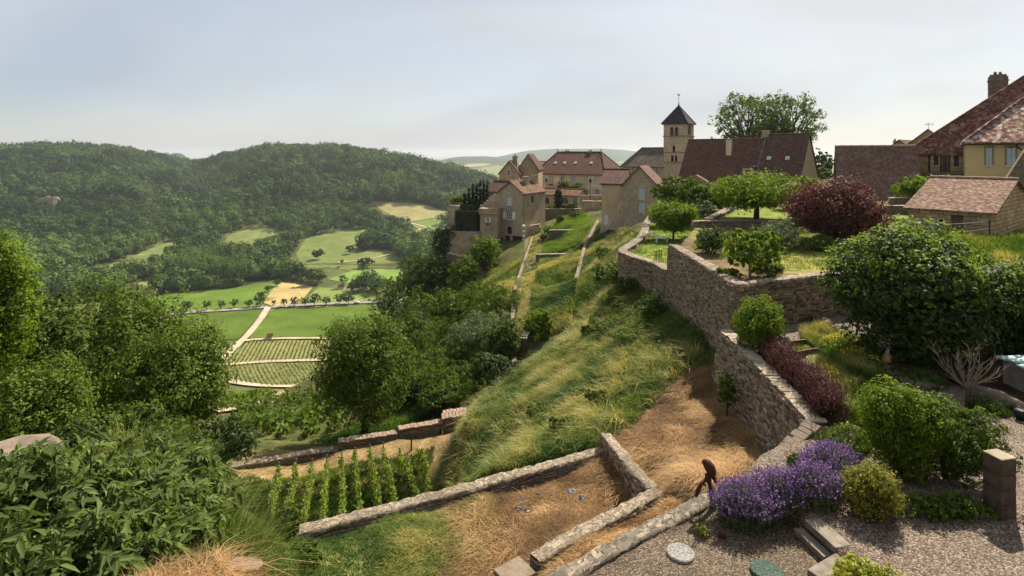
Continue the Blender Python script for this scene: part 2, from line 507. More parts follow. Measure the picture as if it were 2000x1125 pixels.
M['pane'] = m_plain("dark_glass", (0.03, 0.035, 0.04), 0.1, 2, 0.15, 0, 0.5)
M['pane_pale'] = m_plain("pale_curtained_glass", (0.33, 0.37, 0.42), 0.15, 3, 0.25, 0, 0.5)
M['dark'] = m_plain("dark_interior", (0.012, 0.011, 0.010), 0.2, 2, 0.9, 0)
M['wood'] = m_plain("old_wood", (0.17, 0.13, 0.095), 0.35, 6, 0.85, 0.5)
M['brown_wood'] = m_plain("red_brown_wood", (0.10, 0.045, 0.03), 0.25, 5, 0.7, 0.3)
M['gate_wood'] = m_plain("dark_gate_boards", (0.03, 0.024, 0.02), 0.25, 5, 0.8, 0.3)
M['grey_wood'] = m_plain("weathered_sleeper", (0.20, 0.17, 0.135), 0.4, 5, 0.9, 0.7)
M['iron'] = m_plain("dark_iron", (0.02, 0.02, 0.022), 0.2, 5, 0.6, 0)
M['rust'] = m_plain("rusty_iron", (0.07, 0.026, 0.014), 0.5, 8, 0.85, 0.6)
M['white_stone'] = m_plain("pale_surround", (0.56, 0.46, 0.33), 0.15, 3, 0.9, 0.1)
M['string_course'] = m_plain("moulding_stone", (0.24, 0.18, 0.12), 0.25, 3, 0.9, 0.2)
M['roof_red'] = m_tiles("red_brown_tiles", [(0.06, 0.029, 0.02), (0.092, 0.045, 0.03), (0.115, 0.06, 0.041), (0.145, 0.085, 0.06)], 0.2, 0.14, (0.22, 0.14, 0.11), 0.3)
M['roof_dark'] = m_tiles("dark_brown_tiles", [(0.05, 0.026, 0.022), (0.085, 0.042, 0.033), (0.11, 0.06, 0.046), (0.14, 0.085, 0.066)], 0.2, 0.14, (0.15, 0.11, 0.09), 0.3)
M['roof_grey'] = m_tiles("lichened_stone_tiles", [(0.06, 0.045, 0.035), (0.10, 0.08, 0.062), (0.15, 0.125, 0.095), (0.2, 0.17, 0.13)], 0.3, 0.16, (0.24, 0.2, 0.145), 0.5)
M['roof_pink'] = m_tiles("pink_brown_tiles", [(0.10, 0.056, 0.042), (0.14, 0.082, 0.062), (0.175, 0.108, 0.082), (0.215, 0.142, 0.108)], 0.22, 0.15, (0.17, 0.11, 0.09), 0.4)
M['roof_orange'] = m_tiles("orange_red_tiles", [(0.085, 0.04, 0.026), (0.135, 0.068, 0.044), (0.18, 0.096, 0.064), (0.25, 0.155, 0.105)], 0.25, 0.18, (0.34, 0.26, 0.2), 0.4)
M['roof_slate'] = m_tiles("dark_slate", [(0.02, 0.02, 0.024), (0.032, 0.032, 0.04), (0.045, 0.045, 0.055), (0.06, 0.06, 0.068)], 0.25, 0.16, (0.06, 0.055, 0.055), 0.2)
M['roof_speckled'] = m_tiles("glint_speckled_tiles", [(0.10, 0.035, 0.026), (0.14, 0.058, 0.042), (0.2, 0.1, 0.075), (0.34, 0.27, 0.21)], 0.28, 0.2, (0.62, 0.54, 0.44), 0.9, patch=2.2, dist=0.05)  # pale speckles are grazing sun glints put into the tile colour
M['roof_long'] = m_tiles("long_red_tiles", [(0.07, 0.024, 0.02), (0.105, 0.04, 0.031), (0.145, 0.062, 0.047), (0.2, 0.105, 0.078)], 0.25, 0.18, (0.36, 0.24, 0.17), 0.55, patch=1.6, dist=0.04)
M['roof_shed'] = m_tiles("shed_flat_tiles", [(0.07, 0.038, 0.028), (0.12, 0.068, 0.048), (0.17, 0.10, 0.072), (0.27, 0.19, 0.135)], 0.17, 0.145, (0.33, 0.26, 0.2), 0.35, patch=6.0, dist=0.05)
M['tile_edge'] = m_plain("pale_ridge_tile", (0.27, 0.19, 0.14), 0.3, 5, 0.9, 0.3)
M['bark'] = m_plain("bark", (0.07, 0.055, 0.042), 0.4, 8, 0.95, 0.8)
M['bark_pale'] = m_plain("pale_bare_wood", (0.21, 0.17, 0.12), 0.3, 8, 0.9, 0.4)
M['gravel_low'] = m_gravel("brown_gravel", [(0.07, 0.05, 0.033), (0.14, 0.105, 0.07), (0.2, 0.152, 0.104), (0.33, 0.265, 0.19)], 40)
M['gravel'] = m_gravel("pink_brown_gravel", [(0.09, 0.065, 0.047), (0.175, 0.13, 0.096), (0.26, 0.2, 0.15), (0.42, 0.345, 0.27)], 36)
M['pebble_disc'] = m_gravel("white_pebble_concrete", [(0.24, 0.24, 0.22), (0.4, 0.4, 0.38), (0.55, 0.54, 0.5), (0.68, 0.67, 0.63)], 60)
M['teal_disc'] = m_gravel("teal_pebble_concrete", [(0.05, 0.09, 0.075), (0.08, 0.15, 0.125), (0.13, 0.2, 0.16), (0.2, 0.25, 0.2)], 60)
M['near_ground'] = m_ground("hillside_soil", 0.7, 1.0, 0.9, 0.08)
M['far_ground'] = m_ground("valley_soil", 0.3, 0.03, 0.5, 0.5)
M['field'] = m_ground("field_crop", 0.3, 0.05, 0.35, 0.3)
M['lawn'] = m_ground("lawn_turf", 0.6, 1.2, 0.8, 0.05)
M['track'] = m_plain("pale_track", (0.46, 0.36, 0.245), 0.2, 0.15, 1.0, 0.1)
M['road'] = m_plain("valley_asphalt", (0.26, 0.235, 0.195), 0.12, 0.1, 1.0, 0.1)
M['rock'] = m_plain("grey_rock", (0.2, 0.155, 0.115), 0.45, 2.2, 0.95, 1.0)
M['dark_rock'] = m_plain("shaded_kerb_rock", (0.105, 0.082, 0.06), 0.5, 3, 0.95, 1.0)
M['cliff'] = m_plain("limestone_cliff", (0.24, 0.2, 0.15), 0.5, 0.4, 0.95, 1.0)
# foliage
G = m_leaf
M['lf_dark'] = G("dark_glossy_leaf", (0.012, 0.027, 0.007), (0.078, 0.135, 0.022), 0.24, 0.6, 0.2)
M['lf_mid'] = G("mid_green_leaf", (0.03, 0.058, 0.008), (0.165, 0.235, 0.032), 0.35)
M['lf_lone'] = G("sunlit_yellow_green_leaf", (0.028, 0.055, 0.006), (0.15, 0.22, 0.026), 0.3)
M['lf_ash'] = G("deep_green_leaf", (0.024, 0.048, 0.008), (0.13, 0.195, 0.03), 0.32)
M['lf_bright'] = G("bright_green_leaf", (0.035, 0.078, 0.006), (0.21, 0.30, 0.024), 0.42)
M['lf_lime'] = G("lime_green_leaf", (0.045, 0.095, 0.008), (0.22, 0.32, 0.03), 0.45)
M['lf_yellow'] = G("yellow_green_leaf", (0.13, 0.18, 0.02), (0.48, 0.5, 0.09), 0.4)
M['lf_grey'] = G("grey_green_leaf", (0.055, 0.08, 0.04), (0.21, 0.26, 0.14), 0.3)
M['lf_copper'] = G("copper_red_leaf", (0.03, 0.013, 0.012), (0.20, 0.085, 0.068), 0.28, tint=(1.2, 0.8, 0.7))
M['lf_purple'] = G("purple_red_leaf", (0.018, 0.009, 0.010), (0.135, 0.060, 0.058), 0.25, tint=(1.15, 0.8, 0.75))
M['lf_spiraea'] = G("golden_spiraea_leaf", (0.06, 0.085, 0.012), (0.34, 0.33, 0.06), 0.35)
M['lf_yew'] = G("yew_needle", (0.006, 0.015, 0.006), (0.028, 0.06, 0.018), 0.15)
M['lf_forest'] = G("far_wood_leaf", (0.016, 0.042, 0.010), (0.125, 0.19, 0.04), 0.2, 0.8, 0.1)
M['lf_thicket'] = G("thicket_leaf", (0.018, 0.038, 0.008), (0.165, 0.225, 0.055), 0.35)
M['lf_vine'] = G("vine_leaf", (0.06, 0.11, 0.012), (0.29, 0.37, 0.06), 0.42)
M['grass_tall'] = G("tall_grass", (0.035, 0.085, 0.012), (0.42, 0.37, 0.15), 0.35, mid=(0.13, 0.19, 0.035), rough=0.6)
M['grass_green'] = G("green_grass", (0.03, 0.08, 0.01), (0.17, 0.25, 0.05), 0.38, rough=0.6)
M['straw'] = G("mown_straw", (0.12, 0.072, 0.032), (0.55, 0.37, 0.18), 0.25, mid=(0.31, 0.19, 0.085), rough=0.7, tint=(1.2, 1.0, 0.7))
M['lav_leaf'] = G("lavender_foliage", (0.04, 0.07, 0.03), (0.16, 0.21, 0.09), 0.3)
M['lav_flower'] = G("lavender_flower", (0.075, 0.048, 0.13), (0.33, 0.21, 0.40), 0.3, tint=(1.0, 0.85, 1.1))
M['fl_yellow'] = G("yellow_petal", (0.5, 0.36, 0.03), (0.75, 0.62, 0.08), 0.3)
M['fl_white'] = G("white_petal", (0.6, 0.5, 0.5), (0.8, 0.78, 0.74), 0.3, tint=(1, 1, 1))
M['fl_orange'] = G("orange_petal", (0.6, 0.2, 0.02), (0.8, 0.36, 0.04), 0.3)
M['fl_pink'] = G("pink_petal", (0.5, 0.12, 0.3), (0.75, 0.3, 0.5), 0.3, tint=(1, 0.8, 1))

# ================================================================== terrain
def rbf_fit(P, V):
    n = len(P)
    D = np.linalg.norm(P[:, None] - P[None], axis=2)
    A = np.zeros((n + 3, n + 3))
    A[:n, :n] = D; A[:n, n] = 1; A[:n, n + 1:] = P
    A[n, :n] = 1; A[n + 1:, :n] = P.T
    A[:n, :n] -= np.eye(n) * 1e-3
    return P, np.linalg.solve(A, np.concatenate([V, np.zeros(3)]))

def rbf_eval(fit, Q):
    P, w = fit
    out = np.empty(len(Q))
    for s in range(0, len(Q), 20000):
        q = Q[s:s + 20000]
        D = np.linalg.norm(q[:, None] - P[None], axis=2)
        out[s:s + 20000] = D @ w[:len(P)] + w[len(P)] + q @ w[len(P) + 1:]
    return out

near_px = [  # pixel x, pixel y, distance
    (250, 1150, 3.4), (430, 1090, 3.6), (530, 1150, 3.5), (350, 1105, 3.6), (0, 1300, 3.5), (120, 1240, 3.4), (600, 1400, 3.5),
    (200, 1100, 5.2), (400, 1010, 7.0), (40, 905, 8.0), (120, 885, 10), (250, 860, 25), (60, 800, 22), (-200, 800, 24), (-300, 900, 9),
    (450, 980, 12), (500, 1020, 11.5), (400, 900, 26), (440, 915, 28.5),
    (1200, 560, 45), (1150, 600, 42), (1180, 500, 62), (1250, 560, 36), (1220, 545, 35), (1300, 600, 29), (1360, 650, 24), (1415, 715, 20),
    (1500, 915, 14.2), (1350, 800, 18), (1250, 850, 17), (1340, 930, 13.5), (1390, 985, 11.2), (1150, 1062, 11), (1440, 860, 15.6), (1425, 780, 18.7),
    (1100, 750, 27), (1000, 740, 33), (905, 830, 27), (885, 940, 20), (1000, 900, 18.5), (1180, 870, 17.4), (1180, 640, 36), (1060, 690, 39), (1120, 640, 43),
    (940, 770, 38), (900, 800, 38), (850, 800, 40), (800, 790, 42), (715, 850, 36), (620, 862, 38),
    (580, 830, 55), (520, 800, 75), (680, 800, 70), (480, 790, 110), (620, 775, 110), (450, 780, 150), (560, 768, 160), (640, 760, 160),
    (760, 720, 80), (820, 650, 85), (880, 640, 70), (940, 640, 60), (980, 690, 46), (1000, 600, 55),
    (850, 520, 103), (820, 580, 110), (780, 640, 120), (740, 690, 130), (700, 740, 150),
    (200, 830, 60), (0, 760, 60), (100, 760, 110), (300, 790, 110),
    (1080, 640, 46), (1050, 640, 47), (1115, 560, 58), (1060, 560, 60), (1100, 508, 76), (1010, 560, 58), (960, 560, 64), (950, 482, 95), (900, 492, 98), (1000, 472, 97), (1040, 500, 78),
    (1085, 468, 90), (1120, 440, 95), (1190, 452, 76), (1240, 458, 71), (1268, 434, 73),
    (1150, 410, 110), (1300, 400, 100), (1400, 385, 95), (1100, 405, 120), (1600, 400, 62), (1700, 420, 47), (1760, 420, 45), (1900, 360, 60), (1950, 400, 52), (2100, 400, 50),
    (1000, 425, 140), (1100, 390, 140), (1300, 360, 140), (1600, 350, 140), (2000, 350, 140), (1250, 412, 85),
]
near_xyz = [
    (0, 0, -1.75), (-3, 0, -1.75), (4, 0, -2.6), (-10, 2, -2.2), (-25, 8, -5), (0, -20, -1.5), (30, -20, -3), (-40, -20, -3),
    (1.0, 5, -7.2), (5, 6.5, -7.2), (12, 6, -7.2), (22, 8, -7.0), (11, 14, -7.4), (18, 16, -7.2), (24, 20, -6.6), (8.6, 18, -7.6), (10, 22, -7.2), (14, 26, -6.4), (20, 30, -6.2), (26, 30, -6.2), (33, 30, -6.0), (34, 38, -5.8), (26, 40, -5.8), (45, 30, -5),
    (9.5, 33, -7.2), (12, 44, -7.4), (13, 55, -7.6), (17, 40, -6), (22, 52, -5.8), (30, 50, -5.4), (14.5, 66, -8),
    (-5.5, 13.2, -9.05), (-3, 12.2, -9.05), (0, 11.6, -9.0), (3.0, 14.0, -9.1), (2.6, 16.6, -9.1), (-1, 15.2, -9.05), (-3, 14.3, -9.05), (0, 14, -9.05),
    (0.4, 9.3, -7.6), (2.6, 10.6, -7.5), (4, 12.2, -7.7), (-1.5, 6, -7.5), (-3.0, 9.0, -9.0),
    (-2.3, 17.2, -12.0), (-4.5, 17.5, -13.0), (-8, 17, -12.2), (-4, 24, -15.8), (-12, 24, -15.2), (-8, 25, -15.6), (-4.3, 31, -15.95), (-12, 29, -16.1), (-4.1, 32.7, -16.1), (-9.0, 30.7, -15.95), (-6.4, 31.8, -16.0), (-4.3, 29, -15.9),
    (-8, 20.5, -14.5), (-3.2, 20, -14.5), (-2.0, 20, -12.0), (-3.1, 25, -15.7), (-1.9, 25, -13.3), (0, 25, -12.0), (-3.9, 30, -16.2), (-2.2, 30, -14.1), (0.5, 30, -12.6), (-2.3, 33, -14.9), (-3.3, 33, -16.3), (-3.2, 35, -16.8), (-8, 34, -17.2), (-14, 32, -17), (-1, 36, -15),
]
_np = np.array([at(*p) for p in near_px] + [np.array(p, float) for p in near_xyz])
NEAR = rbf_fit(_np[:, :2], _np[:, 2])

# far ground: wooded hills across the valley; ridge profile in pixels
CREST = [(-700, 340), (-350, 316), (-120, 304), (0, 301), (60, 299), (150, 297), (250, 301), (330, 318), (385, 328), (430, 310), (520, 298), (640, 298), (720, 304), (800, 318), (880, 338), (940, 358), (975, 374)]
CRY = [(-700, 1500), (0, 1300), (300, 1400), (385, 1550), (550, 1350), (800, 1230), (975, 1100)]
far_px = []
for px, cy_ in CREST:
    Yc = np.interp(px, [c[0] for c in CRY], [c[1] for c in CRY])
    far_px += [(px, cy_, Yc), (px, cy_ + 34, Yc * 1.35), (px, 326, 5000), (px, 313, 10000)]
far_px += [(380, 352, 1400), (368, 388, 1230), (345, 425, 1060), (240, 385, 930), (520, 380, 960), (-500, 420, 850), (0, 505, 640), (100, 500, 650), (100, 410, 880), (100, 345, 1080), (300, 480, 700), (300, 400, 950), (340, 350, 1180), (480, 490, 680), (480, 440, 800),
    (480, 395, 950), (490, 330, 1180), (600, 500, 650), (700, 520, 610), (700, 470, 720), (700, 430, 830), (700, 390, 950), (700, 330, 1120), (820, 412, 880), (820, 365, 1020), (900, 392, 980),
    (880, 445, 800), (880, 480, 650), (800, 500, 640), (760, 530, 590), (950, 410, 930), (950, 372, 1030), (1000, 420, 900), (1000, 375, 1600), (1000, 480, 500), (1000, 500, 220),
    (1100, 440, 220), (1100, 460, 450), (1100, 400, 1000), (1100, 345, 2400), (1300, 350, 200), (1300, 380, 400), (1300, 380, 900), (1300, 340, 3000), (1600, 340, 250), (1600, 350, 600), (1600, 335, 3000),
    (2000, 330, 300), (2000, 330, 700), (2000, 330, 3000), (2800, 330, 300), (2800, 330, 1500), (2800, 312, 9000), (1000, 313, 10000), (1300, 313, 10000), (2000, 313, 10000), (1100, 326, 5000), (1500, 326, 5000),
    (850, 640, 160), (850, 690, 250), (850, 620, 400), (850, 560, 500), (740, 690, 130), (1000, 425, 140), (1100, 390, 140), (1300, 360, 140), (1600, 350, 140), (2000, 350, 140), (700, 740, 150), (560, 768, 160), (450, 780, 150), (100, 760, 110), (-400, 720, 110), (300, 790, 110), (480, 790, 110), (620, 775, 110), (820, 580, 110), (780, 640, 120), (850, 520, 103)]
for px in (-900, -400, 0, 200, 400, 520, 640, 750):
    for Y in (300, 350, 420, 500, 560):
        far_px.append((px, HZ + F * 120 / Y, Y))
    if px < 300 or px > 600: far_px.append((px, HZ + F * 95 / 220, 220))
    else: far_px.append((px, HZ + F * 97 / 220, 220))
_fp = np.array(far_px, float)
_key = np.unique(np.round(np.stack([_fp[:, 0] / 300, np.log(_fp[:, 2]) * 2.2], 1), 3), axis=0, return_index=True)[1]
_fp = _fp[_key]
FAR = rbf_fit(np.stack([_fp[:, 0] / 300, np.log(_fp[:, 2]) * 2.2], 1), _fp[:, 1])

RIDGES = [(1105, 150, 6200, 0.16, 172), (930, 90, 4700, 0.12, 92), (30, 60, 2700, 0.12, 128), (345, 34, 3000, 0.10, 128), (1290, 130, 7000, .12, 105), (1010, 80, 3600, 0.1, 40)]
def zt(X, Y):
    X = np.atleast_1d(np.asarray(X, float)); Y = np.atleast_1d(np.asarray(Y, float))
    Yc = np.maximum(Y, 2.0)
    px = 1000 + X / Yc * F
    zn = np.zeros(len(X)); zf = np.zeros(len(X))
    t = np.clip((np.log(Yc) - math.log(112)) / (math.log(160) - math.log(112)), 0, 1); t = t * t * (3 - 2 * t)
    a = t < 1
    if a.any(): zn[a] = rbf_eval(NEAR, np.stack([X[a], Y[a]], 1))
    b = t > 0
    if b.any():
        pc = np.clip(px[b], -1400, 3400)
        py = rbf_eval(FAR, np.stack([pc / 300, np.log(Yc[b]) * 2.2], 1))
        q = (HZ - py) / F * Yc[b]
        for (rp, rw, ry, rl, rh) in RIDGES:
            q = q + rh * np.exp(-np.abs((pc - rp) / rw) ** 3) * np.exp(-((np.log(Yc[b]) - math.log(ry)) / rl) ** 2)
        q = q + np.where(Yc[b] > 600, (fbm(X[b] / 160, Y[b] / 160, 3) - 0.5) * 14, 0)
        zf[b] = q
    z = zn * (1 - t) + zf * t
    return z + (fbm(X / 2.2, Y / 2.2, 5, 3) - 0.5) * 0.42 * np.clip((Yc - 3) / 10, 0.15, 1)

def zt1(x, y): return float(zt([x], [y])[0])

_YS = np.concatenate([np.geomspace(4, 140, 300), np.geomspace(140.5, 9500, 700)])
def hit(px, py, y0=4.0):
    """where the sight line through a photograph pixel meets the terrain"""
    Y = _YS[_YS >= y0]
    z = zt((px - 1000) / F * Y, Y)
    ray = (HZ - py) / F * Y
    k = np.nonzero(z >= ray)[0]
    if len(k) == 0: return at(px, py, Y[-1])
    k = k[0]
    if k == 0: return np.array(((px - 1000) / F * Y[0], Y[0], z[0]))
    d0 = ray[k - 1] - z[k - 1]; d1 = z[k] - ray[k]
    s = d0 / (d0 + d1 + 1e-9)
    Yh = Y[k - 1] + (Y[k] - Y[k - 1]) * s
    return np.array(((px - 1000) / F * Yh, Yh, zt1((px - 1000) / F * Yh, Yh)))

# zones of the near hillside, in plan, with their soil and grass colours
def zpoly(pts, y0=4.0): return [tuple(hit(p[0], p[1], y0)[:2]) for p in pts]
Z_MOWN = zpoly([(1185, 868), (1232, 842), (1290, 780), (1345, 728), (1420, 715), (1430, 790), (1490, 905), (1400, 985), (1290, 975), (1262, 940)], 9)
Z_MOWN += []
Z_YARD = [(-5.6, 13.3), (3.1, 17.1), (3.6, 13.6), (0.6, 11.4), (-1.5, 10.0), (-4.5, 10.5)]
Z_VINE = [(-13, 23), (-3.2, 23), (-3.9, 33), (-13.5, 29)]
Z_STRIP = [(0.9, 44), (4.6, 44), (9.8, 77), (4.0, 77)]
Z_PATH = [(-0.1, 44), (1.5, 44), (4.6, 78), (5.2, 96), (2.6, 97), (2.0, 78)]
def near_cols(X, Y, Zv):
    n = len(X)
    nz = fbm(X / 1.6, Y / 1.6, 11, 4)
    n2 = fbm(X / 6, Y / 6, 15, 3)
    g0 = np.array((0.045, 0.06, 0.018)); g1 = np.array((0.16, 0.14, 0.055))
    c = g0 + (g1 - g0) * np.clip((nz * 0.6 + n2 * 0.6 - 0.25), 0, 1)[:, None]
    st0 = np.array((0.22, 0.13, 0.058)); st1 = np.array((0.42, 0.265, 0.115))
    straw = st0 + (st1 - st0) * nz[:, None]
    k = inpoly(X, Y, Z_MOWN); c[k] = straw[k]
    k = inpoly(X, Y, Z_YARD)
    w = np.clip((X + 1.6 + (nz - .5) * 4) / 3.0, 0, 1)[:, None]
    gr = np.array((0.10, 0.125, 0.035)) + (np.array((0.19, 0.18, 0.06)) - np.array((0.10, 0.125, 0.035))) * nz[:, None]
    c[k] = (gr * (1 - w) + straw * w)[k]
    strip = (X > 0.2) & (X < 4) & (Y > 8) & (Y < 13) & (Zv > -8.3)
    c[strip] = straw[strip] * 0.85
    k = inpoly(X, Y, Z_VINE); c[k] = (np.array((0.05, 0.07, 0.02)) + np.array((0.09, 0.075, 0.025)) * nz[:, None])[k]
    k = (Y > 26.5) & (Y < 34) & (X < -3.4) & (X > -16) & (Zv > -17.5); c[k] = (np.array((0.17, 0.125, 0.06)) + np.array((0.12, 0.075, 0.03)) * nz[:, None])[k]
    k = inpoly(X, Y, Z_PATH); c[k] = (np.array((0.17, 0.14, 0.065)) + np.array((0.16, 0.11, 0.055)) * nz[:, None])[k]
    k = (Y < 4.4) & (X < 1) & (X > -2.7); c[k] = straw[k] * 1.1
    k = (Y > 48) & (Zv < -19.5); c[k] = (np.array((0.045, 0.055, 0.02)) + np.array((0.07, 0.055, 0.02)) * nz[:, None])[k]
    return c

def grid_mesh(name, rows, cols_u, colf, mat, label, cat):
    U, V = np.meshgrid(cols_u, rows)
    X = (U * V).ravel(); Y = V.ravel()
    Z = zt(X, Y)
    nr, nc = U.shape
    i = np.arange(nr * nc).reshape(nr, nc)
    q = np.stack([i[:-1, :-1].ravel(), i[:-1, 1:].ravel(), i[1:, 1:].ravel(), i[1:, :-1].ravel()], 1)
    o = np_mesh(name, np.stack([X, Y, Z], 1), quads=q, mat=mat, col=colf(X, Y, Z), smooth=True)
    return tag(o, label, cat, kind="structure")

pxs = np.concatenate([np.linspace(-2500, -100, 60), np.arange(-90, 2100, 7.0), np.linspace(2110, 4500, 60)])
us = (pxs - 1000) / F
grid_mesh("hillside", np.concatenate([[-30, -12, -5, 0.5], np.linspace(2.0, 40, 170), np.geomspace(40.5, 140, 110)]) if False else np.concatenate([np.linspace(2.4, 40, 180), np.geomspace(40.4, 140, 110)]),
          us, near_cols, M['near_ground'], "steep grassy hillside dropping from the village walls to the valley", "hillside")
def far_cols(X, Y, Zv):
    nz = fbm(X / 40, Y / 40, 21, 4)
    a = np.array((0.05, 0.07, 0.022)); b = np.array((0.15, 0.15, 0.055))
    c = a + (b - a) * np.clip(nz * 1.4 - .2, 0, 1)[:, None]
    k = Y > 2200
    n2 = fbm(X / 260, Y / 420, 33, 4)
    far = np.where((n2 > 0.5)[:, None], np.array((0.045, 0.075, 0.03)), np.array((0.17, 0.19, 0.075)))
    far = np.where((n2 > 0.62)[:, None], np.array((0.30, 0.26, 0.13)), far)
    high = Zv > -75
    far[high] = np.array((0.04, 0.065, 0.03))
    c[k] = far[k]
    return c
grid_mesh("valley_hills", np.concatenate([np.geomspace(139.5, 1800, 420), np.geomspace(1810, 12000, 110)]), us, far_cols, M['far_ground'],
          "broad green valley floor rising to rounded hills and far pale ridges", "hills")
# ground the photographer stands on, behind the lens
bg = MB(); bg.hexa([(-40, -40, -4), (60, -40, -4), (60, 2.3, -4), (-40, 2.3, -4)], [(-40, -40, -1.9), (60, -40, -2.4), (8, 2.3, -2.5), (-8, 2.3, -2.2)])
tag(bg.build("viewpoint_ground", M['rock']), "bare ground of the viewpoint ledge above the gardens", "ground", kind="structure")

# ------------------------------------------------------------------ draped sheets: fields, roads, terraces
def cdt_sheet(poly2, spacing, zf, name, mat, colf, label, cat, lift=0.0, skirt=None, kind="structure", parent=None, origin=None):
    poly2 = [np.array(p[:2], float) for p in poly2]
    pts = []
    n = len(poly2)
    for i in range(n):
        a, b = poly2[i], poly2[(i + 1) % n]
        k = max(1, int(np.linalg.norm(b - a) / spacing))
        for j in range(k): pts.append(a + (b - a) * j / k)
    nb = len(pts)
    P = np.array(pts)
    x0, y0 = P.min(0); x1, y1 = P.max(0)
    gx, gy = np.meshgrid(np.arange(x0 + spacing / 2, x1, spacing), np.arange(y0 + spacing / 2, y1, spacing))
    gx = gx.ravel(); gy = gy.ravel()
    k = inpoly(gx, gy, pts)
    gx, gy = gx[k], gy[k]
    if len(gx):
        d = np.min(np.hypot(gx[:, None] - P[None, :, 0], gy[:, None] - P[None, :, 1]), axis=1)
        gx, gy = gx[d > spacing * 0.45], gy[d > spacing * 0.45]
    allp = [Vector((float(p[0]), float(p[1]))) for p in pts] + [Vector((float(a), float(b))) for a, b in zip(gx, gy)]
    edges = [(i, (i + 1) % nb) for i in range(nb)]
    vs, es, fs, *_ = delaunay_2d_cdt(allp, edges, [], 0, 1e-6)
    V2 = np.array([(v.x, v.y) for v in vs])
    tri = np.array([f for f in fs if len(f) == 3])
    cen = V2[tri].mean(1)
    tri = tri[inpoly(cen[:, 0], cen[:, 1], pts)]
    a = V2[tri]
    ar = (a[:, 1, 0] - a[:, 0, 0]) * (a[:, 2, 1] - a[:, 0, 1]) - (a[:, 1, 1] - a[:, 0, 1]) * (a[:, 2, 0] - a[:, 0, 0])
    tri[ar < 0] = tri[ar < 0][:, ::-1]
    Z = zf(V2[:, 0], V2[:, 1]) + lift
    verts = np.column_stack([V2, Z])
    quads = None
    if skirt:
        m = len(verts)
        bz = verts[:nb].copy(); bz[:, 2] -= skirt
        verts = np.vstack([verts, bz])
        ii = np.arange(nb); jj = (ii + 1) % nb
        quads = np.stack([ii, m + ii, m + jj, jj], 1)
    o = np_mesh(name, verts, quads=quads, tris=tri, mat=mat, col=None if colf is None else colf(verts[:, 0], verts[:, 1], verts[:, 2]), smooth=False, parent=parent, origin=origin)
    o.data.polygons.foreach_set("use_smooth", np.ones(len(o.data.polygons), bool)) if not skirt else None
    return tag(o, label, cat, kind=kind)

def const_col(a, b, sc, seed=0, oct=3):
    a = np.array(a); b = np.array(b)
    return lambda X, Y, Z: a + (b - a) * fbm(X / sc, Y / sc, seed, oct)[:, None]

FIELDS = {
    'bright meadow under the wood': ([(275, 582), (330, 572), (440, 565), (500, 556), (543, 551), (530, 572), (515, 588), (505, 598), (430, 604), (330, 612)], (0.085, 0.145, 0.018), (0.125, 0.185, 0.03)),
    'tan stubble square beside the road': ([(513, 592), (530, 568), (548, 552), (580, 556), (612, 560), (598, 577), (585, 592), (535, 599)], (0.30, 0.24, 0.095), (0.42, 0.32, 0.14)),
    'pale green pasture above the road': ([(597, 590), (608, 574), (622, 562), (700, 568), (748, 574), (745, 586), (670, 590), (625, 592)], (0.13, 0.19, 0.045), (0.2, 0.23, 0.06)),
    'deep green crop left of the track': ([(345, 617), (425, 611), (512, 606), (490, 635), (466, 662), (435, 664), (380, 668), (340, 672)], (0.062, 0.105, 0.013), (0.1, 0.15, 0.022)),
    'deep green crop right of the track': ([(532, 606), (640, 600), (745, 596), (750, 660), (640, 659), (560, 659), (487, 662), (507, 635)], (0.062, 0.105, 0.013), (0.1, 0.15, 0.022)),
    'pale upper vineyard in the clearing': ([(430, 488), (445, 462), (474, 446), (515, 445), (556, 452), (545, 468), (520, 478), (490, 486)], (0.13, 0.17, 0.05), (0.19, 0.21, 0.07)),
    'narrow field in the left clearing': ([(252, 506), (290, 488), (330, 473), (368, 470), (372, 486), (340, 497), (300, 506)], (0.12, 0.17, 0.05), (0.18, 0.2, 0.07)),
    'rough pasture on the lower slope': ([(578, 496), (598, 466), (640, 455), (690, 448), (728, 446), (716, 470), (694, 494), (730, 488), (768, 490), (790, 515), (720, 523), (690, 530), (640, 522), (600, 528), (585, 512)], (0.105, 0.15, 0.04), (0.2, 0.215, 0.07)),
    'dry tan field high on the slope': ([(722, 394), (770, 396), (838, 402), (868, 412), (882, 418), (860, 425), (800, 434), (768, 424), (745, 410)], (0.22, 0.2, 0.085), (0.3, 0.26, 0.115)),
    'green square below the tan field': ([(800, 436), (862, 426), (858, 440), (852, 448), (815, 446)], (0.13, 0.19, 0.05), (0.17, 0.21, 0.06)),
    'bare strip at the cliff': ([(800, 452), (822, 446), (850, 450), (890, 440), (890, 462), (845, 462), (818, 462)], (0.3, 0.25, 0.12), (0.38, 0.31, 0.15)),
    'small clearing in the wood': ([(298, 404), (312, 392), (332, 389), (326, 398), (308, 408)], (0.13, 0.18, 0.06), (0.17, 0.2, 0.07)),
    'bright meadow by the lower hedge': ([(640, 546), (690, 528), (740, 524), (812, 520), (800, 545), (780, 560), (740, 548), (690, 556)], (0.13, 0.22, 0.045), (0.19, 0.26, 0.06)),
    'left strip below the wood': ([(100, 545), (150, 530), (230, 515), (330, 516), (330, 524), (220, 532), (130, 548)], (0.13, 0.16, 0.05), (0.19, 0.2, 0.07)),
    'strip behind the farm': ([(250, 556), (290, 548), (340, 544), (342, 550), (300, 556), (262, 562)], (0.17, 0.2, 0.06), (0.22, 0.22, 0.08)),
}
FPOLY = []
SOIL = lambda X, Y, Z: np.tile(np.array((0.15, 0.15, 0.05)), (len(X), 1))
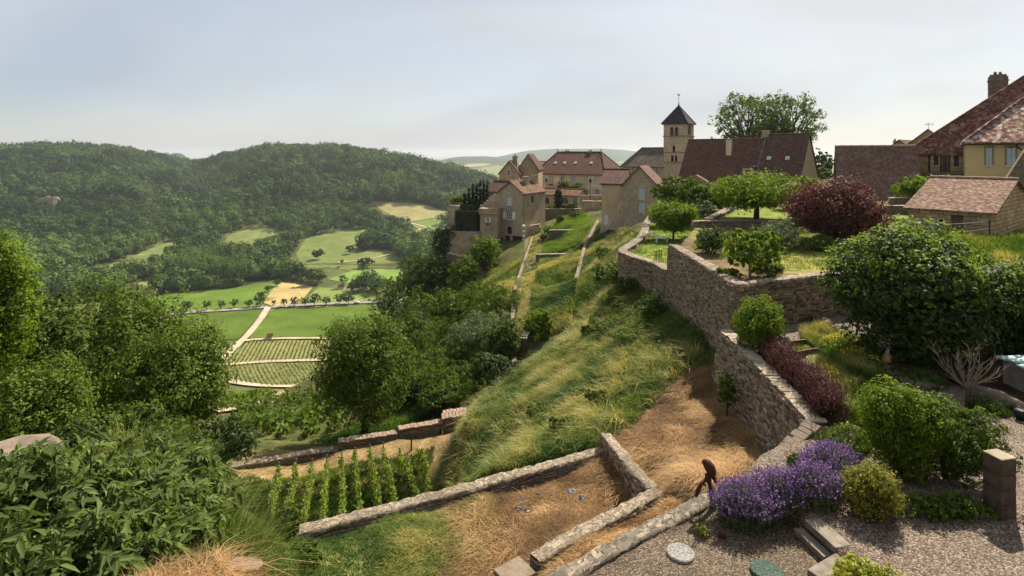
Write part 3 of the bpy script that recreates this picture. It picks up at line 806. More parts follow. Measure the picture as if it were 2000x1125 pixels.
for lab, (poly, c1, c2) in FIELDS.items():
    pp = [hit(p[0], p[1], 230)[:2] for p in poly]
    FPOLY.append(pp)
    cdt_sheet(pp, 9.0, zt, "field", M['field'], const_col(c1, c2, 22, 4), lab if len(lab.split()) > 3 else lab + " in the valley", "field", lift=0.35)

VFIELDS = [('vineyard slope of neat rows between two tracks', [(437, 704), (452, 692), (484, 668), (560, 665), (642, 666), (648, 704), (560, 705), (490, 709), (445, 713)]),
           ('rounded lower vineyard above the sandy bend', [(438, 748), (438, 717), (500, 711), (640, 708), (640, 735), (600, 752), (540, 757), (490, 752)]),
           ('small vineyard corner left of the dirt track', [(405, 672), (440, 669), (466, 667), (445, 690), (428, 706), (400, 700)])]
VPOLY = []
for lab, poly in VFIELDS:
    pp = [hit(p[0], p[1], 230)[:2] for p in poly]
    VPOLY.append(pp)
    cdt_sheet(pp, 6.0, zt, "vineyard_field", M['field'], const_col((0.17, 0.18, 0.06), (0.24, 0.225, 0.085), 15, 6), lab, "field", lift=0.3)

def ribbon(name, pts_px, w, mat, label, cat, lift=0.55, y0=200, step=6.0):
    P = [hit(p[0], p[1], y0)[:2] for p in pts_px]
    Q = [P[0]]
    for a, b in zip(P[:-1], P[1:]):
        k = max(1, int(np.linalg.norm(b - a) / step))
        for j in range(1, k + 1): Q.append(a + (b - a) * j / k)
    Q = np.array(Q)
    for _ in range(6): Q[1:-1] = (Q[:-2] + Q[1:-1] * 2 + Q[2:]) / 4
    T = np.gradient(Q, axis=0); T /= np.linalg.norm(T, axis=1)[:, None] + 1e-9
    Nn = np.stack([-T[:, 1], T[:, 0]], 1)
    offs = np.linspace(-0.5, 0.5, 4) * w
    V = []
    for o in offs:
        jit = (vnoise(Q[:, 0] / 9 + o, Q[:, 1] / 9, 8) - .5) * 0.12 * w
        p = Q + Nn * (o + jit)[:, None]
        V.append(np.column_stack([p, zt(p[:, 0], p[:, 1]) + lift]))
    n = len(Q); V = np.concatenate(V)
    q = []
    for r in range(3):
        i = np.arange(n - 1)
        q.append(np.stack([(r + 1) * n + i, r * n + i, r * n + i + 1, (r + 1) * n + i + 1], 1))
    q = np.concatenate(q)[:, ::-1]
    o = np_mesh(name, V, quads=q, mat=mat, smooth=True)
    # face upwards
    if o.data.polygons[0].normal.z < 0: o.data.flip_normals()
    tag(o, label, cat, kind="structure")
    return Q
ROAD = ribbon("road", [(255, 622), (340, 613), (420, 608), (524, 601), (590, 597), (680, 593), (790, 586)], 6.5, M['road'], "straight asphalt road lined with round trees across the valley floor", "road", lift=0.75)
ribbon("dirt_track", [(524, 602), (512, 622), (490, 650), (470, 670), (450, 690), (436, 704), (420, 720)], 4.6, M['track'], "pale dirt track running from the road down between green crops", "track", lift=0.95)
ribbon("dirt_track", [(470, 668), (500, 664), (560, 662), (650, 663)], 3.2, M['track'], "thin pale track along the top of the neat vineyard", "track", lift=0.85)
ribbon("dirt_track", [(425, 716), (470, 711), (540, 707), (645, 705)], 3.4, M['track'], "thin pale track between the two lower vineyards", "track", lift=0.85)
ribbon("dirt_track", [(435, 742), (455, 750), (490, 757), (530, 758), (575, 757)], 5.5, M['track'], "sandy bend of track below the rounded vineyard", "track", lift=0.85)
ribbon("dirt_track", [(660, 514), (700, 510), (740, 503), (760, 498)], 3.0, M['track'], "faint path crossing the rough pasture", "track", lift=0.8)
ribbon("dirt_track", [(778, 434), (810, 437), (850, 450), (890, 458)], 3.5, M['track'], "thin path between the high fields near the cliff", "track", lift=0.8)
ribbon("dirt_track", [(420, 806), (460, 800), (500, 793), (530, 784)], 2.2, M['track'], "bare sandy path on the slope below the left trees", "track", lift=0.3, y0=60, step=2.0)

# ================================================================== terraces (sheets) and dry-stone walls
def flat_z(z, rough=0.06, sc=1.5):
    return lambda X, Y: z + (fbm(X / sc, Y / sc, 9, 3) - 0.5) * rough * 2
GRAVEL_LOW = [(-1.5, 7.1), (0.95, 8.85), (3.85, 10.8), (4.6, 10.9), (5.0, 10.25), (5.12, 9.7), (5.2, 8.9), (4.9, 5.0), (-1.5, 5.0)]
cdt_sheet(GRAVEL_LOW, 0.35, flat_z(-6.6, 0.04), "gravel_yard", M['gravel_low'], None, "brown gravel yard at the foot of the lavender", "gravel ground", skirt=0.9)
GARDEN = [(4.45, 11.05), (5.02, 10.3), (5.14, 9.7), (5.22, 8.9), (5.2, 5.0), (26, 5.0), (27, 24.4), (17, 23.7), (12.4, 22.2), (8.3, 20.4), (7.45, 19.2), (7.1, 14.6), (6.9, 13.2), (5.9, 12.4), (5.2, 11.9)]
cdt_sheet(GARDEN, 0.45, flat_z(-6.32, 0.06), "garden_gravel", M['gravel'], None, "pinkish gravel of the terraced garden around the shrubs and beds", "gravel ground", skirt=1.2)
soil = const_col((0.06, 0.045, 0.025), (0.15, 0.11, 0.055), 0.5, 12)
bedz = lambda X, Y: flat_z(-6.32, 0.06)(X, Y) + 0.05
def gz(px, py, z=-6.32): p = atz(px, py, z); return (p[0], p[1])
cdt_sheet([gz(1560, 645), gz(1610, 640), gz(1675, 668), gz(1710, 700), gz(1735, 740), gz(1740, 790), gz(1690, 845), gz(1640, 850), (7.2, 14.2), gz(1560, 742), gz(1575, 695)], 0.3, bedz, "flower_bed_soil", M['lawn'],
          const_col((0.08, 0.075, 0.03), (0.2, 0.19, 0.075), 0.6, 14), "grassy soil of the flower bed beside the purple hedge", "flower bed", kind="structure")
cdt_sheet([gz(1700, 650), gz(1990, 640), gz(2150, 700), gz(2150, 790), gz(2000, 800), gz(1900, 765), gz(1850, 750), gz(1740, 735)], 0.4, lambda X, Y: bedz(X, Y) + 0.12, "bark_mulch_bed", M['lawn'],
          const_col((0.025, 0.016, 0.012), (0.065, 0.042, 0.03), 0.3, 16), "dark bark mulch bed under the big evergreen shrub", "garden bed", kind="structure")  # dark mulch, darkened further to carry the deep shade under the shrub
UPPER = [(8.35, 20.75), (12.45, 22.55), (17.0, 24.1), (36, 28), (40, 40), (30, 40), (20, 38.3), (12.1, 37.6), (8.5, 29.3)]
lawn_c = const_col((0.09, 0.13, 0.022), (0.22, 0.25, 0.055), 1.6, 18)
def upper_c(X, Y, Z):
    n = fbm(X / 1.5, Y / 1.5, 19, 3)[:, None]
    c = np.array((0.13, 0.12, 0.035)) + np.array((0.14, 0.12, 0.04)) * n
    k = (Y < 23.3) | (X < 10.2); c[k] = (np.array((0.09, 0.065, 0.035)) + np.array((0.12, 0.09, 0.05)) * n)[k]
    return c
cdt_sheet(UPPER, 0.5, flat_z(-4.9, 0.08), "terrace_lawn", M['lawn'], upper_c, "worn lawn on the raised terrace behind the tall retaining wall", "lawn", skirt=1.4)
LIME = [(13.5, 38.2), (20, 38.7), (30, 40), (40, 41), (46, 60), (24, 62), (17.8, 45.5)]
cdt_sheet(LIME, 0.8, flat_z(-4.6, 0.08), "terrace_lawn", M['lawn'], lawn_c, "sunny lawn of the higher terrace under the broad green tree", "lawn", skirt=1.4)
def gl_z(X, Y): return -6.4 - np.clip((Y - 36) / 30, 0, 1) * 0.7 + (fbm(X / 2, Y / 2, 9, 3) - .5) * 0.15
LAWN = [(7.2, 35.0), (7.8, 33.2), (8.2, 31.8), (8.4, 29.4), (12.0, 37.4), (13.3, 38.1), (17.6, 45.6), (23.5, 62), (15.8, 62), (13.4, 55), (11.4, 47.5), (9.8, 42), (8.2, 38), (7.3, 36)]
cdt_sheet(LAWN, 0.6, gl_z, "terrace_lawn", M['lawn'], lawn_c, "bright lawn curving behind the low rounded wall", "lawn", skirt=1.6)

WR = random.Random(5)
def stone_wall(name, pts, th, label, mat, cop=None, cat="stone wall", cop_t=0.07, over=0.05, jit=0.05, step=0.4, cop_len=(0.35, 0.7), cap_name="coping", batter=0.0, side=0.0, ragged=0.0, seed=1, rough=False, blocks=()):
    """pts: (x, y, ztop, zbase) along the centre line"""
    rnd = random.Random(seed * 13 + len(pts))
    pts = [np.array(p, float) for p in pts]
    root = empty(name, pts[0][:3] * np.array((1, 1, 0)) + np.array((0, 0, pts[0][3])), label, cat)
    Q = [pts[0]]
    for a, b in zip(pts[:-1], pts[1:]):
        k = max(1, int(np.linalg.norm((b - a)[:2]) / step))
        for j in range(1, k + 1): Q.append(a + (b - a) * j / k)
    Q = np.array(Q)
    n = len(Q)
    T = np.zeros((n, 2))
    d = np.diff(Q[:, :2], axis=0); d /= np.linalg.norm(d, axis=1)[:, None] + 1e-9
    T[0] = d[0]; T[-1] = d[-1]
    if n > 2: T[1:-1] = d[:-1] + d[1:]
    ln = np.linalg.norm(T, axis=1)[:, None]
    T /= ln + 1e-9
    Nn = np.stack([-T[:, 1], T[:, 0]], 1)
    mit = np.ones(n)
    if n > 2: mit[1:-1] = np.clip(1 / np.maximum(0.3, np.abs((Nn[1:-1] * np.stack([-d[:-1][:, 1], d[:-1][:, 0]], 1)).sum(1))), 1, 1.6)
    nv = 6
    V = []; 
    tops = Q[:, 2] + np.array([rnd.uniform(-ragged, ragged) for _ in range(n)])
    for i in range(n):
        for s in (-1, 1):
            for k in range(nv + 1):
                z = Q[i, 3] + (tops[i] - Q[i, 3]) * k / nv
                off = s * th / 2 * mit[i] + side * batter * (tops[i] - z) * (1 if s == side else 0)
                jx = (vnoise(Q[i, 0] * 2.3 + k * 1.7 + s * 9, Q[i, 1] * 2.3 + z * 1.3, 31) - .5) * jit * 2
                p = Q[i, :2] + Nn[i] * (off + jx)
                V.append((p[0], p[1], z))
    V = np.array(V); m = 2 * (nv + 1)
    q = []
    for i in range(n - 1):
        a = i * m; b = (i + 1) * m
        for k in range(nv):
            q.append((a + k + 1, a + k, b + k, b + k + 1))
            q.append((a + nv + 1 + k, a + nv + 1 + k + 1, b + nv + 1 + k + 1, b + nv + 1 + k))
        q.append((a + nv, b + nv, b + 2 * nv + 1, a + 2 * nv + 1))
    for a, fl in ((0, 0), ((n - 1) * m, 1)):
        for k in range(nv):
            f = (a + k, a + k + 1, a + nv + 1 + k + 1, a + nv + 1 + k)
            q.append(f if not fl else f[::-1])
    o = np_mesh("wall_body", V, quads=np.array(q), mat=mat, parent=root, uv=True)
    if blocks:
        seg = np.linalg.norm(np.diff(Q[:, :2], axis=0), axis=1); cum = np.concatenate([[0], np.cumsum(seg)])
        BV = []; BQ = []; BA = []
        corner = set()
        for i in range(1, len(pts) - 1):
            d0 = pts[i][:2] - pts[i - 1][:2]; d1 = pts[i + 1][:2] - pts[i][:2]
            if abs(np.cross(d0 / np.linalg.norm(d0), d1 / np.linalg.norm(d1))) > .5: corner.add(i)
        runs = []; cur = [pts[0]]
        for i in range(1, len(pts)):
            cur.append(pts[i])
            if i in corner or i == len(pts) - 1: runs.append(cur); cur = [pts[i]]
        for run in runs:
            R_ = np.array(run); sg = np.linalg.norm(np.diff(R_[:, :2], axis=0), axis=1); cu = np.concatenate([[0], np.cumsum(sg)]); tot = cu[-1]
            zb = R_[:, 3].min()
            for s in blocks:
                first = run is runs[0]; last = run is runs[-1]
                zc = R_[:, 2].max()
                while zc > zb:
                    hc = rnd.uniform(.045, .1); a = rnd.uniform(-.2, 0) + (0 if first else -th / 2 * 0)
                    lo = -th / 2 if not first else 0; hi = tot + (th / 2 if not last else 0)
                    a = lo + rnd.uniform(-.2, 0)
                    while a < hi:
                        l = rnd.uniform(.08, .3)
                        a0 = max(a, lo); a1 = min(a + l, hi); a += l
                        if a1 - a0 < .04: continue
                        am = min(max((a0 + a1) / 2, 0), tot)
                        k = min(len(sg) - 1, int(np.searchsorted(cu, am, side='right') - 1)); f_ = (am - cu[k]) / sg[k]
                        P = R_[k] + (R_[k + 1] - R_[k]) * f_
                        if zc - hc * .5 > P[2] or zc < P[3]: continue
                        t = (R_[k + 1] - R_[k])[:2]; t = t / np.linalg.norm(t); nn_ = np.array((-t[1], t[0])) * s
                        ctr = R_[k][:2] + t * ((a0 + a1) / 2 - cu[k])
                        off = th / 2 + (batter * (P[2] - zc + hc / 2) if s == side else 0)
                        pr = rnd.uniform(.012, .05); g = .008
                        hl = (a1 - a0) / 2 - g; tl = rnd.uniform(-.012, .012)
                        bx = []
                        for dd in (off - .05, off + pr):
                            sh = 1 if dd < off else rnd.uniform(.86, .97)
                            for (sa, sz) in ((-1, 0), (1, 0), (1, 1), (-1, 1)):
                                q2 = ctr + t * (sa * hl * sh) + nn_ * (dd + rnd.uniform(-.006, .006))
                                bx.append((q2[0], q2[1], min(P[2] + .01, zc - hc * (1 - sz) * sh + (g if sz == 0 else -g) + tl * sa)))
                        b = len(BV); BV += bx
                        BQ += [(b + 4, b + 5, b + 6, b + 7), (b, b + 1, b + 5, b + 4), (b + 1, b + 2, b + 6, b + 5), (b + 2, b + 3, b + 7, b + 6), (b + 3, b, b + 4, b + 7)]
                        BA += [rnd.random() ** .9] * 8
                    zc -= hc
        np_mesh("face_stones", BV, quads=np.array(BQ), v=BA, mat=M['blocks'], parent=root)
    if cop is not None and rough:
        st = [Q[0]]
        for a, b in zip(Q[:-1], Q[1:]):
            k = max(1, int(np.linalg.norm((b - a)[:2]) / 0.13))
            for j in range(1, k + 1): st.append(a + (b - a) * j / k)
        st = np.array(st); m = len(st)
        T2 = np.gradient(st[:, :2], axis=0); T2 /= np.linalg.norm(T2, axis=1)[:, None] + 1e-9
        N2 = np.stack([-T2[:, 1], T2[:, 0]], 1)
        W = (th + over * 2) / 2
        sec = [(-1, -.2), (-1, .82), (-.6, .98), (-.2, 1.0), (.25, 1.0), (.62, .98), (1, .82), (1, -.2)]
        V = []
        for i in range(m):
            lump = vnoise(i * .37, seed * 3.1, 5) - .5
            for s_, hh in sec:
                jx = rnd.uniform(-.03, .03) + lump * .03 * (1 if s_ > 0 else -1)
                p = st[i, :2] + N2[i] * (s_ * W + jx)
                V.append((p[0], p[1], st[i, 2] + hh * cop_t * (1 + lump * .5) + rnd.uniform(-.022, .022)))
        ns = len(sec); ii = np.arange(m - 1)[:, None] * ns + np.arange(ns - 1)[None]
        q = np.stack([ii, ii + ns, ii + ns + 1, ii + 1], 2).reshape(-1, 4)
        o = np_mesh(cap_name, V, quads=q, mat=cop, parent=root, uv=True, smooth=False)
        if o.data.polygons[3].normal.z < 0: o.data.flip_normals()
        cop = None
    if cop is not None:
        mb = MB()
        for i in range(len(pts) - 1):
            a, b = pts[i], pts[i + 1]
            Lg = np.linalg.norm((b - a)[:2]); t = (b - a)[:2] / Lg; nn = np.array((-t[1], t[0]))
            s = 0.0
            while s < Lg:
                l = min(rnd.uniform(*cop_len), Lg - s)
                if l < 0.08: break
                c = a + (b - a) * (s + l / 2) / Lg
                w = th + over * 2 + rnd.uniform(-0.05, 0.05)
                ang = rnd.uniform(-0.06, 0.06)
                t2 = np.array((t[0] * math.cos(ang) - t[1] * math.sin(ang), t[0] * math.sin(ang) + t[1] * math.cos(ang)))
                n2 = np.array((-t2[1], t2[0]))
                tz = (b[2] - a[2]) / Lg
                h = cop_t * rnd.uniform(0.8, 1.25)
                off = rnd.uniform(-0.03, 0.03)
                mb.obox((c[0] + nn[0] * off, c[1] + nn[1] * off, c[2] + h / 2 + rnd.uniform(0.003, 0.018) + ragged * 0.5), np.append(t2 * (l - 0.006), tz * l), np.append(n2 * w, rnd.uniform(-.02, .02)), (0, 0, h))
                s += l
        mb.build(cap_name, cop, parent=root, bevel=min(0.02, cop_t * 0.25))
    return root

WS, WD, CP, BC = M['wall_stone'], M['wall_dark'], M['coping'], M['brown_coping']
CR, ER = M['cop_rough'], M['edge_rough']
stone_wall("retaining_wall", [(8.28, 29.3, -4.72, -9.0), (8.25, 25, -4.72, -9.2), (8.15, 20.5, -4.72, -9.4), (12.4, 22.35, -4.72, -7.4), (17.2, 24.0, -4.72, -7.2)], 0.45,
           "tall dry-stone retaining wall turning a sharp corner below the fig tree", WS, CR, seed=1, cop_t=0.06, over=0.01, rough=True, side=-1, batter=0.06, blocks=(-1,))
stone_wall("retaining_wall", [(8.2, 29.62, -6.1, -9.2), (8.05, 31.6, -6.1, -9.2)], 0.5, "short lower stretch of stone wall between the tall wall and the curved wall", WS, CR, seed=2, rough=True, blocks=(-1,))
stone_wall("retaining_wall", [(7.35, 19.6, -6.12, -9.6), (7.25, 17, -6.15, -9.4), (7.12, 14.6, -6.18, -9.3), (7.0, 13.05, -6.22, -8.9)], 0.4, "dry-stone retaining wall below the purple hedge, with pale flat copings", WS, CP, seed=3, cop_len=(0.1, 0.3), ragged=0.03, cop_t=0.05, over=0.0, side=-1, batter=0.16, blocks=(-1,))
stone_wall("rubble_wall", [(6.85, 12.9, -6.25, -8.3), (6.3, 12.65, -6.5, -8.3), (5.7, 12.35, -6.85, -8.2), (5.1, 11.95, -6.95, -8.0)], 0.36, "low rubble wall end stepping down to the lavender", WS, M["rock"], cop_len=(0.09, 0.22), cop_t=0.11, ragged=0.08, seed=4, over=0.0, blocks=(-1, 1))
stone_wall("garden_wall", [(8.0, 31.75, -6.12, -8.9), (7.6, 32.9, -6.12, -8.9), (7.1, 34.0, -6.1, -8.9), (6.85, 35.0, -6.08, -8.9), (7.0, 36.0, -6.08, -8.9), (7.9, 38, -6.1, -8.8), (9.5, 42, -6.2, -8.8), (11.1, 47.5, -6.4, -8.9), (13.0, 55, -6.7, -9.5), (15.2, 62.5, -6.9, -10)], 0.5,
           "curved stone wall round the tip of the bright lawn", WS, CR, seed=5, rough=True, blocks=(1,), cop_t=.06)
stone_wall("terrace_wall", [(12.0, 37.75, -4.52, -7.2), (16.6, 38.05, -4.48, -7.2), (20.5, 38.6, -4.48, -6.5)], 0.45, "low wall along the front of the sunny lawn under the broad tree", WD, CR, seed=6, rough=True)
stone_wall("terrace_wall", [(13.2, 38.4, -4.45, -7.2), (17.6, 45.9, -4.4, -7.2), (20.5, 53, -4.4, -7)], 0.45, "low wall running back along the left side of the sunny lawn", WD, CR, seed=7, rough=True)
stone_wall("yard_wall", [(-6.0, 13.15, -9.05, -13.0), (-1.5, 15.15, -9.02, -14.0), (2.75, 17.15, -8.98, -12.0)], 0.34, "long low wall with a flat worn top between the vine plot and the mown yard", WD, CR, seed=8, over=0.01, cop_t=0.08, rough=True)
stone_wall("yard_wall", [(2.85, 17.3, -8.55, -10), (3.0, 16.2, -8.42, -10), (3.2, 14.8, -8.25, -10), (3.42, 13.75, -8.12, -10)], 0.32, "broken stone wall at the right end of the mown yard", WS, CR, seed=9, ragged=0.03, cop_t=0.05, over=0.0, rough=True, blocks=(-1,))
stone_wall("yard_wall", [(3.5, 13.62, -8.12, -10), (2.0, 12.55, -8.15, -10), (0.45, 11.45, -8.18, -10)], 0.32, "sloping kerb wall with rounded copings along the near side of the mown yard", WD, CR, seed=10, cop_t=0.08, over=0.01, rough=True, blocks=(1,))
eb = empty("end_post", (0.1, 11.1, -9.6), "squared stone block ending the kerb wall at the bottom of the yard", "stone block")
mb = MB(); mb.obox((0.12, 11.15, -8.9), (0.42, 0.3, 0), (-0.28, 0.4, 0), (0, 0, 1.5)); mb.build("block", WD, parent=eb, bevel=0.04)
mb = MB(); mb.obox((0.05, 11.02, -8.13), (0.5, 0.35, 0.02), (-0.33, 0.46, 0), (0, 0, 0.1)); mb.build("slab", M["rock"], parent=eb, bevel=0.02)
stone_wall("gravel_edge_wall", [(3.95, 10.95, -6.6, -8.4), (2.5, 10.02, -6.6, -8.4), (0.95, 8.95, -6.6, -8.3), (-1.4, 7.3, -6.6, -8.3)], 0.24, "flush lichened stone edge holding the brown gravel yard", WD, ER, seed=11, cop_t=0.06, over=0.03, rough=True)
vm = M['roof_pink']
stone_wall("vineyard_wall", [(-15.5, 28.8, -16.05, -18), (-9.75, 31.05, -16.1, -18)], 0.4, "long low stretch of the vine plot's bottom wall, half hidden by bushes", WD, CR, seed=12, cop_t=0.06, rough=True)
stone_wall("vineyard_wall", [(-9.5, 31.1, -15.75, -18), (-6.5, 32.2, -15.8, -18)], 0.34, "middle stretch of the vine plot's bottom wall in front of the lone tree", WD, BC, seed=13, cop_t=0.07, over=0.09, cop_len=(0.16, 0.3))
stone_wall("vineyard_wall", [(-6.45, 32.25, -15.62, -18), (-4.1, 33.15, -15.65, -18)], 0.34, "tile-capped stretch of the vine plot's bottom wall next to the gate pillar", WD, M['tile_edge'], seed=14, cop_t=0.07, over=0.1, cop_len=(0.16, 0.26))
gp = empty("gate_pillar", (-3.5, 33.4, -17.2), "square stone gate pillar with a pale tiled cap at the corner of the vine plot", "gate pillar")
mb = MB(); mb.obox((-3.5, 33.4, -16.3), (0.95, 0.3, 0), (-0.25, 0.8, 0), (0, 0, 1.9)); mb.build("pillar_shaft", WD, parent=gp, bevel=0.03)
mb = MB()
for i in range(7):
    for j in range(2):
        mb.obox((-4.0 + i * 0.2, 33.1 + j * 0.55 + i * 0.06, -15.3 + 0.02 * (i % 3)), (0.18, 0.05, 0), (-0.1, 0.55, 0.08 * (1 - 2 * j)), (0, 0, 0.09))
mb.build("tile_cap", M['tile_edge'], parent=gp, bevel=0.01)
q = []
for (x, y) in [(4.5, 46.8), (6.4, 57), (8.7, 69), (9.9, 76), (12.9, 87), (13.6, 90)]:
    z = zt1(x, y); q.append((x, y, z + 0.3, z - 1.8))
stone_wall("garden_wall", q, 0.28, "long wall along the right side of the grassy strip gardens", WS, CR, seed=15, step=1.0, rough=True)
stone_wall("garden_wall", [(4.75, 46.6, -13.65, -16), (6.2, 46.9, -13.5, -16)], 0.4, "stub of wall closing the near end of the grassy strip beside the slope", WD, CP, seed=16)
pl = [(1004, 700, 40), (1003, 640, 46), (1001, 600, 53), (1006, 560, 61), (1014, 530, 70), (1028, 495, 84), (1040, 475, 95)]
q = []
for a in pl:
    p = at(*a); q.append((p[0], p[1], zt1(p[0], p[1]) + 0.22, zt1(p[0], p[1]) - 0.8))
stone_wall("path_wall", q, 0.26, "low pale stone edge beside the dry path along the left of the strips", WS, CR, seed=17, step=1.0, cop_t=0.06, rough=True)
stone_wall("cross_wall", [(3.2, 76, -13.5, -15), (9.7, 76.4, -13.45, -15)], 0.45, "low cross wall halfway up the grassy strips", WD, CP, seed=18, step=1)
stone_wall("cross_wall", [(5.9, 90, -12.15, -14.6), (9.75, 90.1, -12.1, -14.6)], 0.5, "left half of the upper cross wall below the manor terrace", WD, CP, seed=19, step=1)
stone_wall("cross_wall", [(10.4, 90.1, -12.1, -14.6), (13.6, 90.3, -12.0, -14.6)], 0.5, "right half of the upper cross wall below the plastered lean-to", WD, CP, seed=20, step=1)
stone_wall("strip_wall", [(0.85, 43.5, -14.2, -16.5), (1.4, 45.8, -14.15, -16.5), (2.6, 46.2, -14.1, -16.5)], 0.4, "dark stone corner of the strip behind the bright shrubs", WD, CP, seed=21)
stone_wall("courtyard_wall", [(2.7, 110.5, -9.3, -14.5), (3.6, 110.8, -9.4, -14.5), (4.6, 111, -10.8, -14.5), (13.6, 112, -10.9, -14.5)], 0.5, "retaining wall below the low orangery and its flower garden", WD, CP, seed=22, step=1)
stone_wall("terrace_wall", [(13.4, 109, -9.2, -13.5), (17.2, 108.5, -9.2, -13.5)], 0.8, "high block of terrace wall between the orangery garden and the lean-to", M['far_stone'], CP, seed=23, step=1, cop_t=0.15)
stone_wall("terrace_wall", [(13.3, 111.5, -8.3, -10), (17.5, 111, -8.2, -10)], 0.4, "thin parapet above the terrace block before the manor", M['far_stone'], CP, seed=43, step=1, cop_t=0.12)
stone_wall("rampart_wall", [(-10.6, 98, -13.4, -18.5), (-8.5, 97.3, -13.5, -18), (-5.4, 96.6, -13.4, -18)], 0.8, "rampart wall below the clipped dark hedge", M['far_stone'], CP, seed=24, step=1, cop_t=0.15)
stone_wall("rampart_wall", [(-10.8, 96.2, -16.8, -21.5), (-8.5, 94.2, -17, -21), (-4, 92.5, -17.0, -20.5), (1.2, 93.2, -16.5, -20)], 0.8, "lowest rampart wall under the small lawn of the corner house", WD, CP, seed=25, step=1, cop_t=0.12)
stone_wall("ruined_wall", [(-11.6, 106.5, -9.0, -15.5), (-10, 106.2, -9.1, -15.5), (-8.2, 105.8, -8.9, -15.5)], 1.0, "tall broken rampart with grass on top left of the cypress row", M['far_stone'], None, seed=26, step=1, ragged=0.25)
stone_wall("boundary_wall", [(2.2, 97.5, -12.5, -16), (4.9, 99, -12.3, -15.5)], 0.5, "short pale-capped wall at the right foot of the corner house", M['far_stone'], CP, seed=27, step=1)
stone_wall("boundary_wall", [(1.8, 95.6, -15.2, -18), (3.8, 96.3, -14.9, -17.5)], 0.5, "low dark wall beside the striped gate post", WD, CP, seed=28, step=1)
stone_wall("boundary_wall", [(31.5, 47.5, -3.75, -6.5), (35.0, 47.0, -3.7, -6.5), (41, 46, -3.6, -6.5)], 0.5, "stone wall under the leafy arbour behind the shed", WD, CP, seed=29, step=1)
stone_wall("boundary_wall", [(26.8, 43.2, -4.0, -6.5), (31.5, 42.6, -3.95, -6.5)], 0.5, "low wall in front of the pink-roofed barn", WD, CP, seed=30, step=1)
# garden edging: rubble rows and low retaining stones
def rock_mesh(mb, c, r, rnd, flat=0.6):
    c = np.array(c, float)
    a = rnd.uniform(0, 6.28)
    ux = np.array((math.cos(a), math.sin(a), rnd.uniform(-.2, .2))); uy = np.array((-math.sin(a), math.cos(a), rnd.uniform(-.2, .2)))
    n = 7
    lo = []; hi = []; mid = []
    for k in range(n):
        t = 2 * math.pi * k / n
        rr = r * rnd.uniform(0.75, 1.15)
        d = ux * math.cos(t) * 1.25 + uy * math.sin(t) * 0.85
        lo.append(c + d * rr * 0.85 - np.array((0, 0, r * flat)))
        mid.append(c + d * rr)
        hi.append(c + d * rr * 0.72 + np.array((0, 0, r * flat * rnd.uniform(0.7, 1.0))))
    b = len(mb.v)
    mb.v += [tuple(p) for p in lo + mid + hi]
    for L_ in (0, n):
        for k in range(n):
            k2 = (k + 1) % n
            mb.f.append((b + L_ + k, b + L_ + k2, b + L_ + n + k2, b + L_ + n + k)); mb.m.append(0)
    mb.f.append(tuple(b + 2 * n + k for k in range(n))); mb.m.append(0)

def rock_row(name, pts, n, r, label, rows=2, mat=None, cat="rock edging"):
    rnd = random.Random(n)
    mb = MB(); pts = [np.array(p, float) for p in pts]
    segs = [np.linalg.norm(b - a) for a, b in zip(pts[:-1], pts[1:])]
    tot = sum(segs)
    for k in range(n):
        s = tot * (k + rnd.uniform(0.2, 0.8)) / n
        for i, l in enumerate(segs):
            if s <= l or i == len(segs) - 1: break
            s -= l
        p = pts[i] + (pts[i + 1] - pts[i]) * min(1, s / segs[i])
        for j in range(rows):
            rock_mesh(mb, p + np.array((rnd.uniform(-.12, .12), rnd.uniform(-.12, .12), j * r * 0.95)), r * rnd.uniform(.7, 1.25), rnd)
    return tag(mb.build(name, mat or M["dark_rock"], origin=pts[0]), label, cat)
zg = -6.3
rock_row("rubble_edging", [atz(1553, 612, zg), atz(1585, 622, zg), atz(1612, 640, zg), atz(1648, 660, zg), atz(1665, 668, zg)], 40, 0.11, "tumbled row of pale edging stones at the foot of the return wall", 3)
rock_row("rubble_edging", [atz(1655, 652, zg), atz(1690, 664, zg), atz(1712, 676, zg), atz(1735, 690, zg)], 24, 0.1, "low stone kerb at the edge of the big evergreen shrub", 2)
rock_row("rubble_edging", [atz(1737, 728, zg), atz(1752, 742, zg), atz(1775, 755, zg), atz(1830, 762, zg)], 26, 0.1, "shaded stone kerb curving round the mulch bed", 2)
rock_row("rubble_edging", [atz(1900, 772, zg), atz(1945, 785, zg), atz(2000, 808, zg), atz(2060, 835, zg)], 30, 0.1, "stone kerb along the gravel path behind the bare tree", 2)

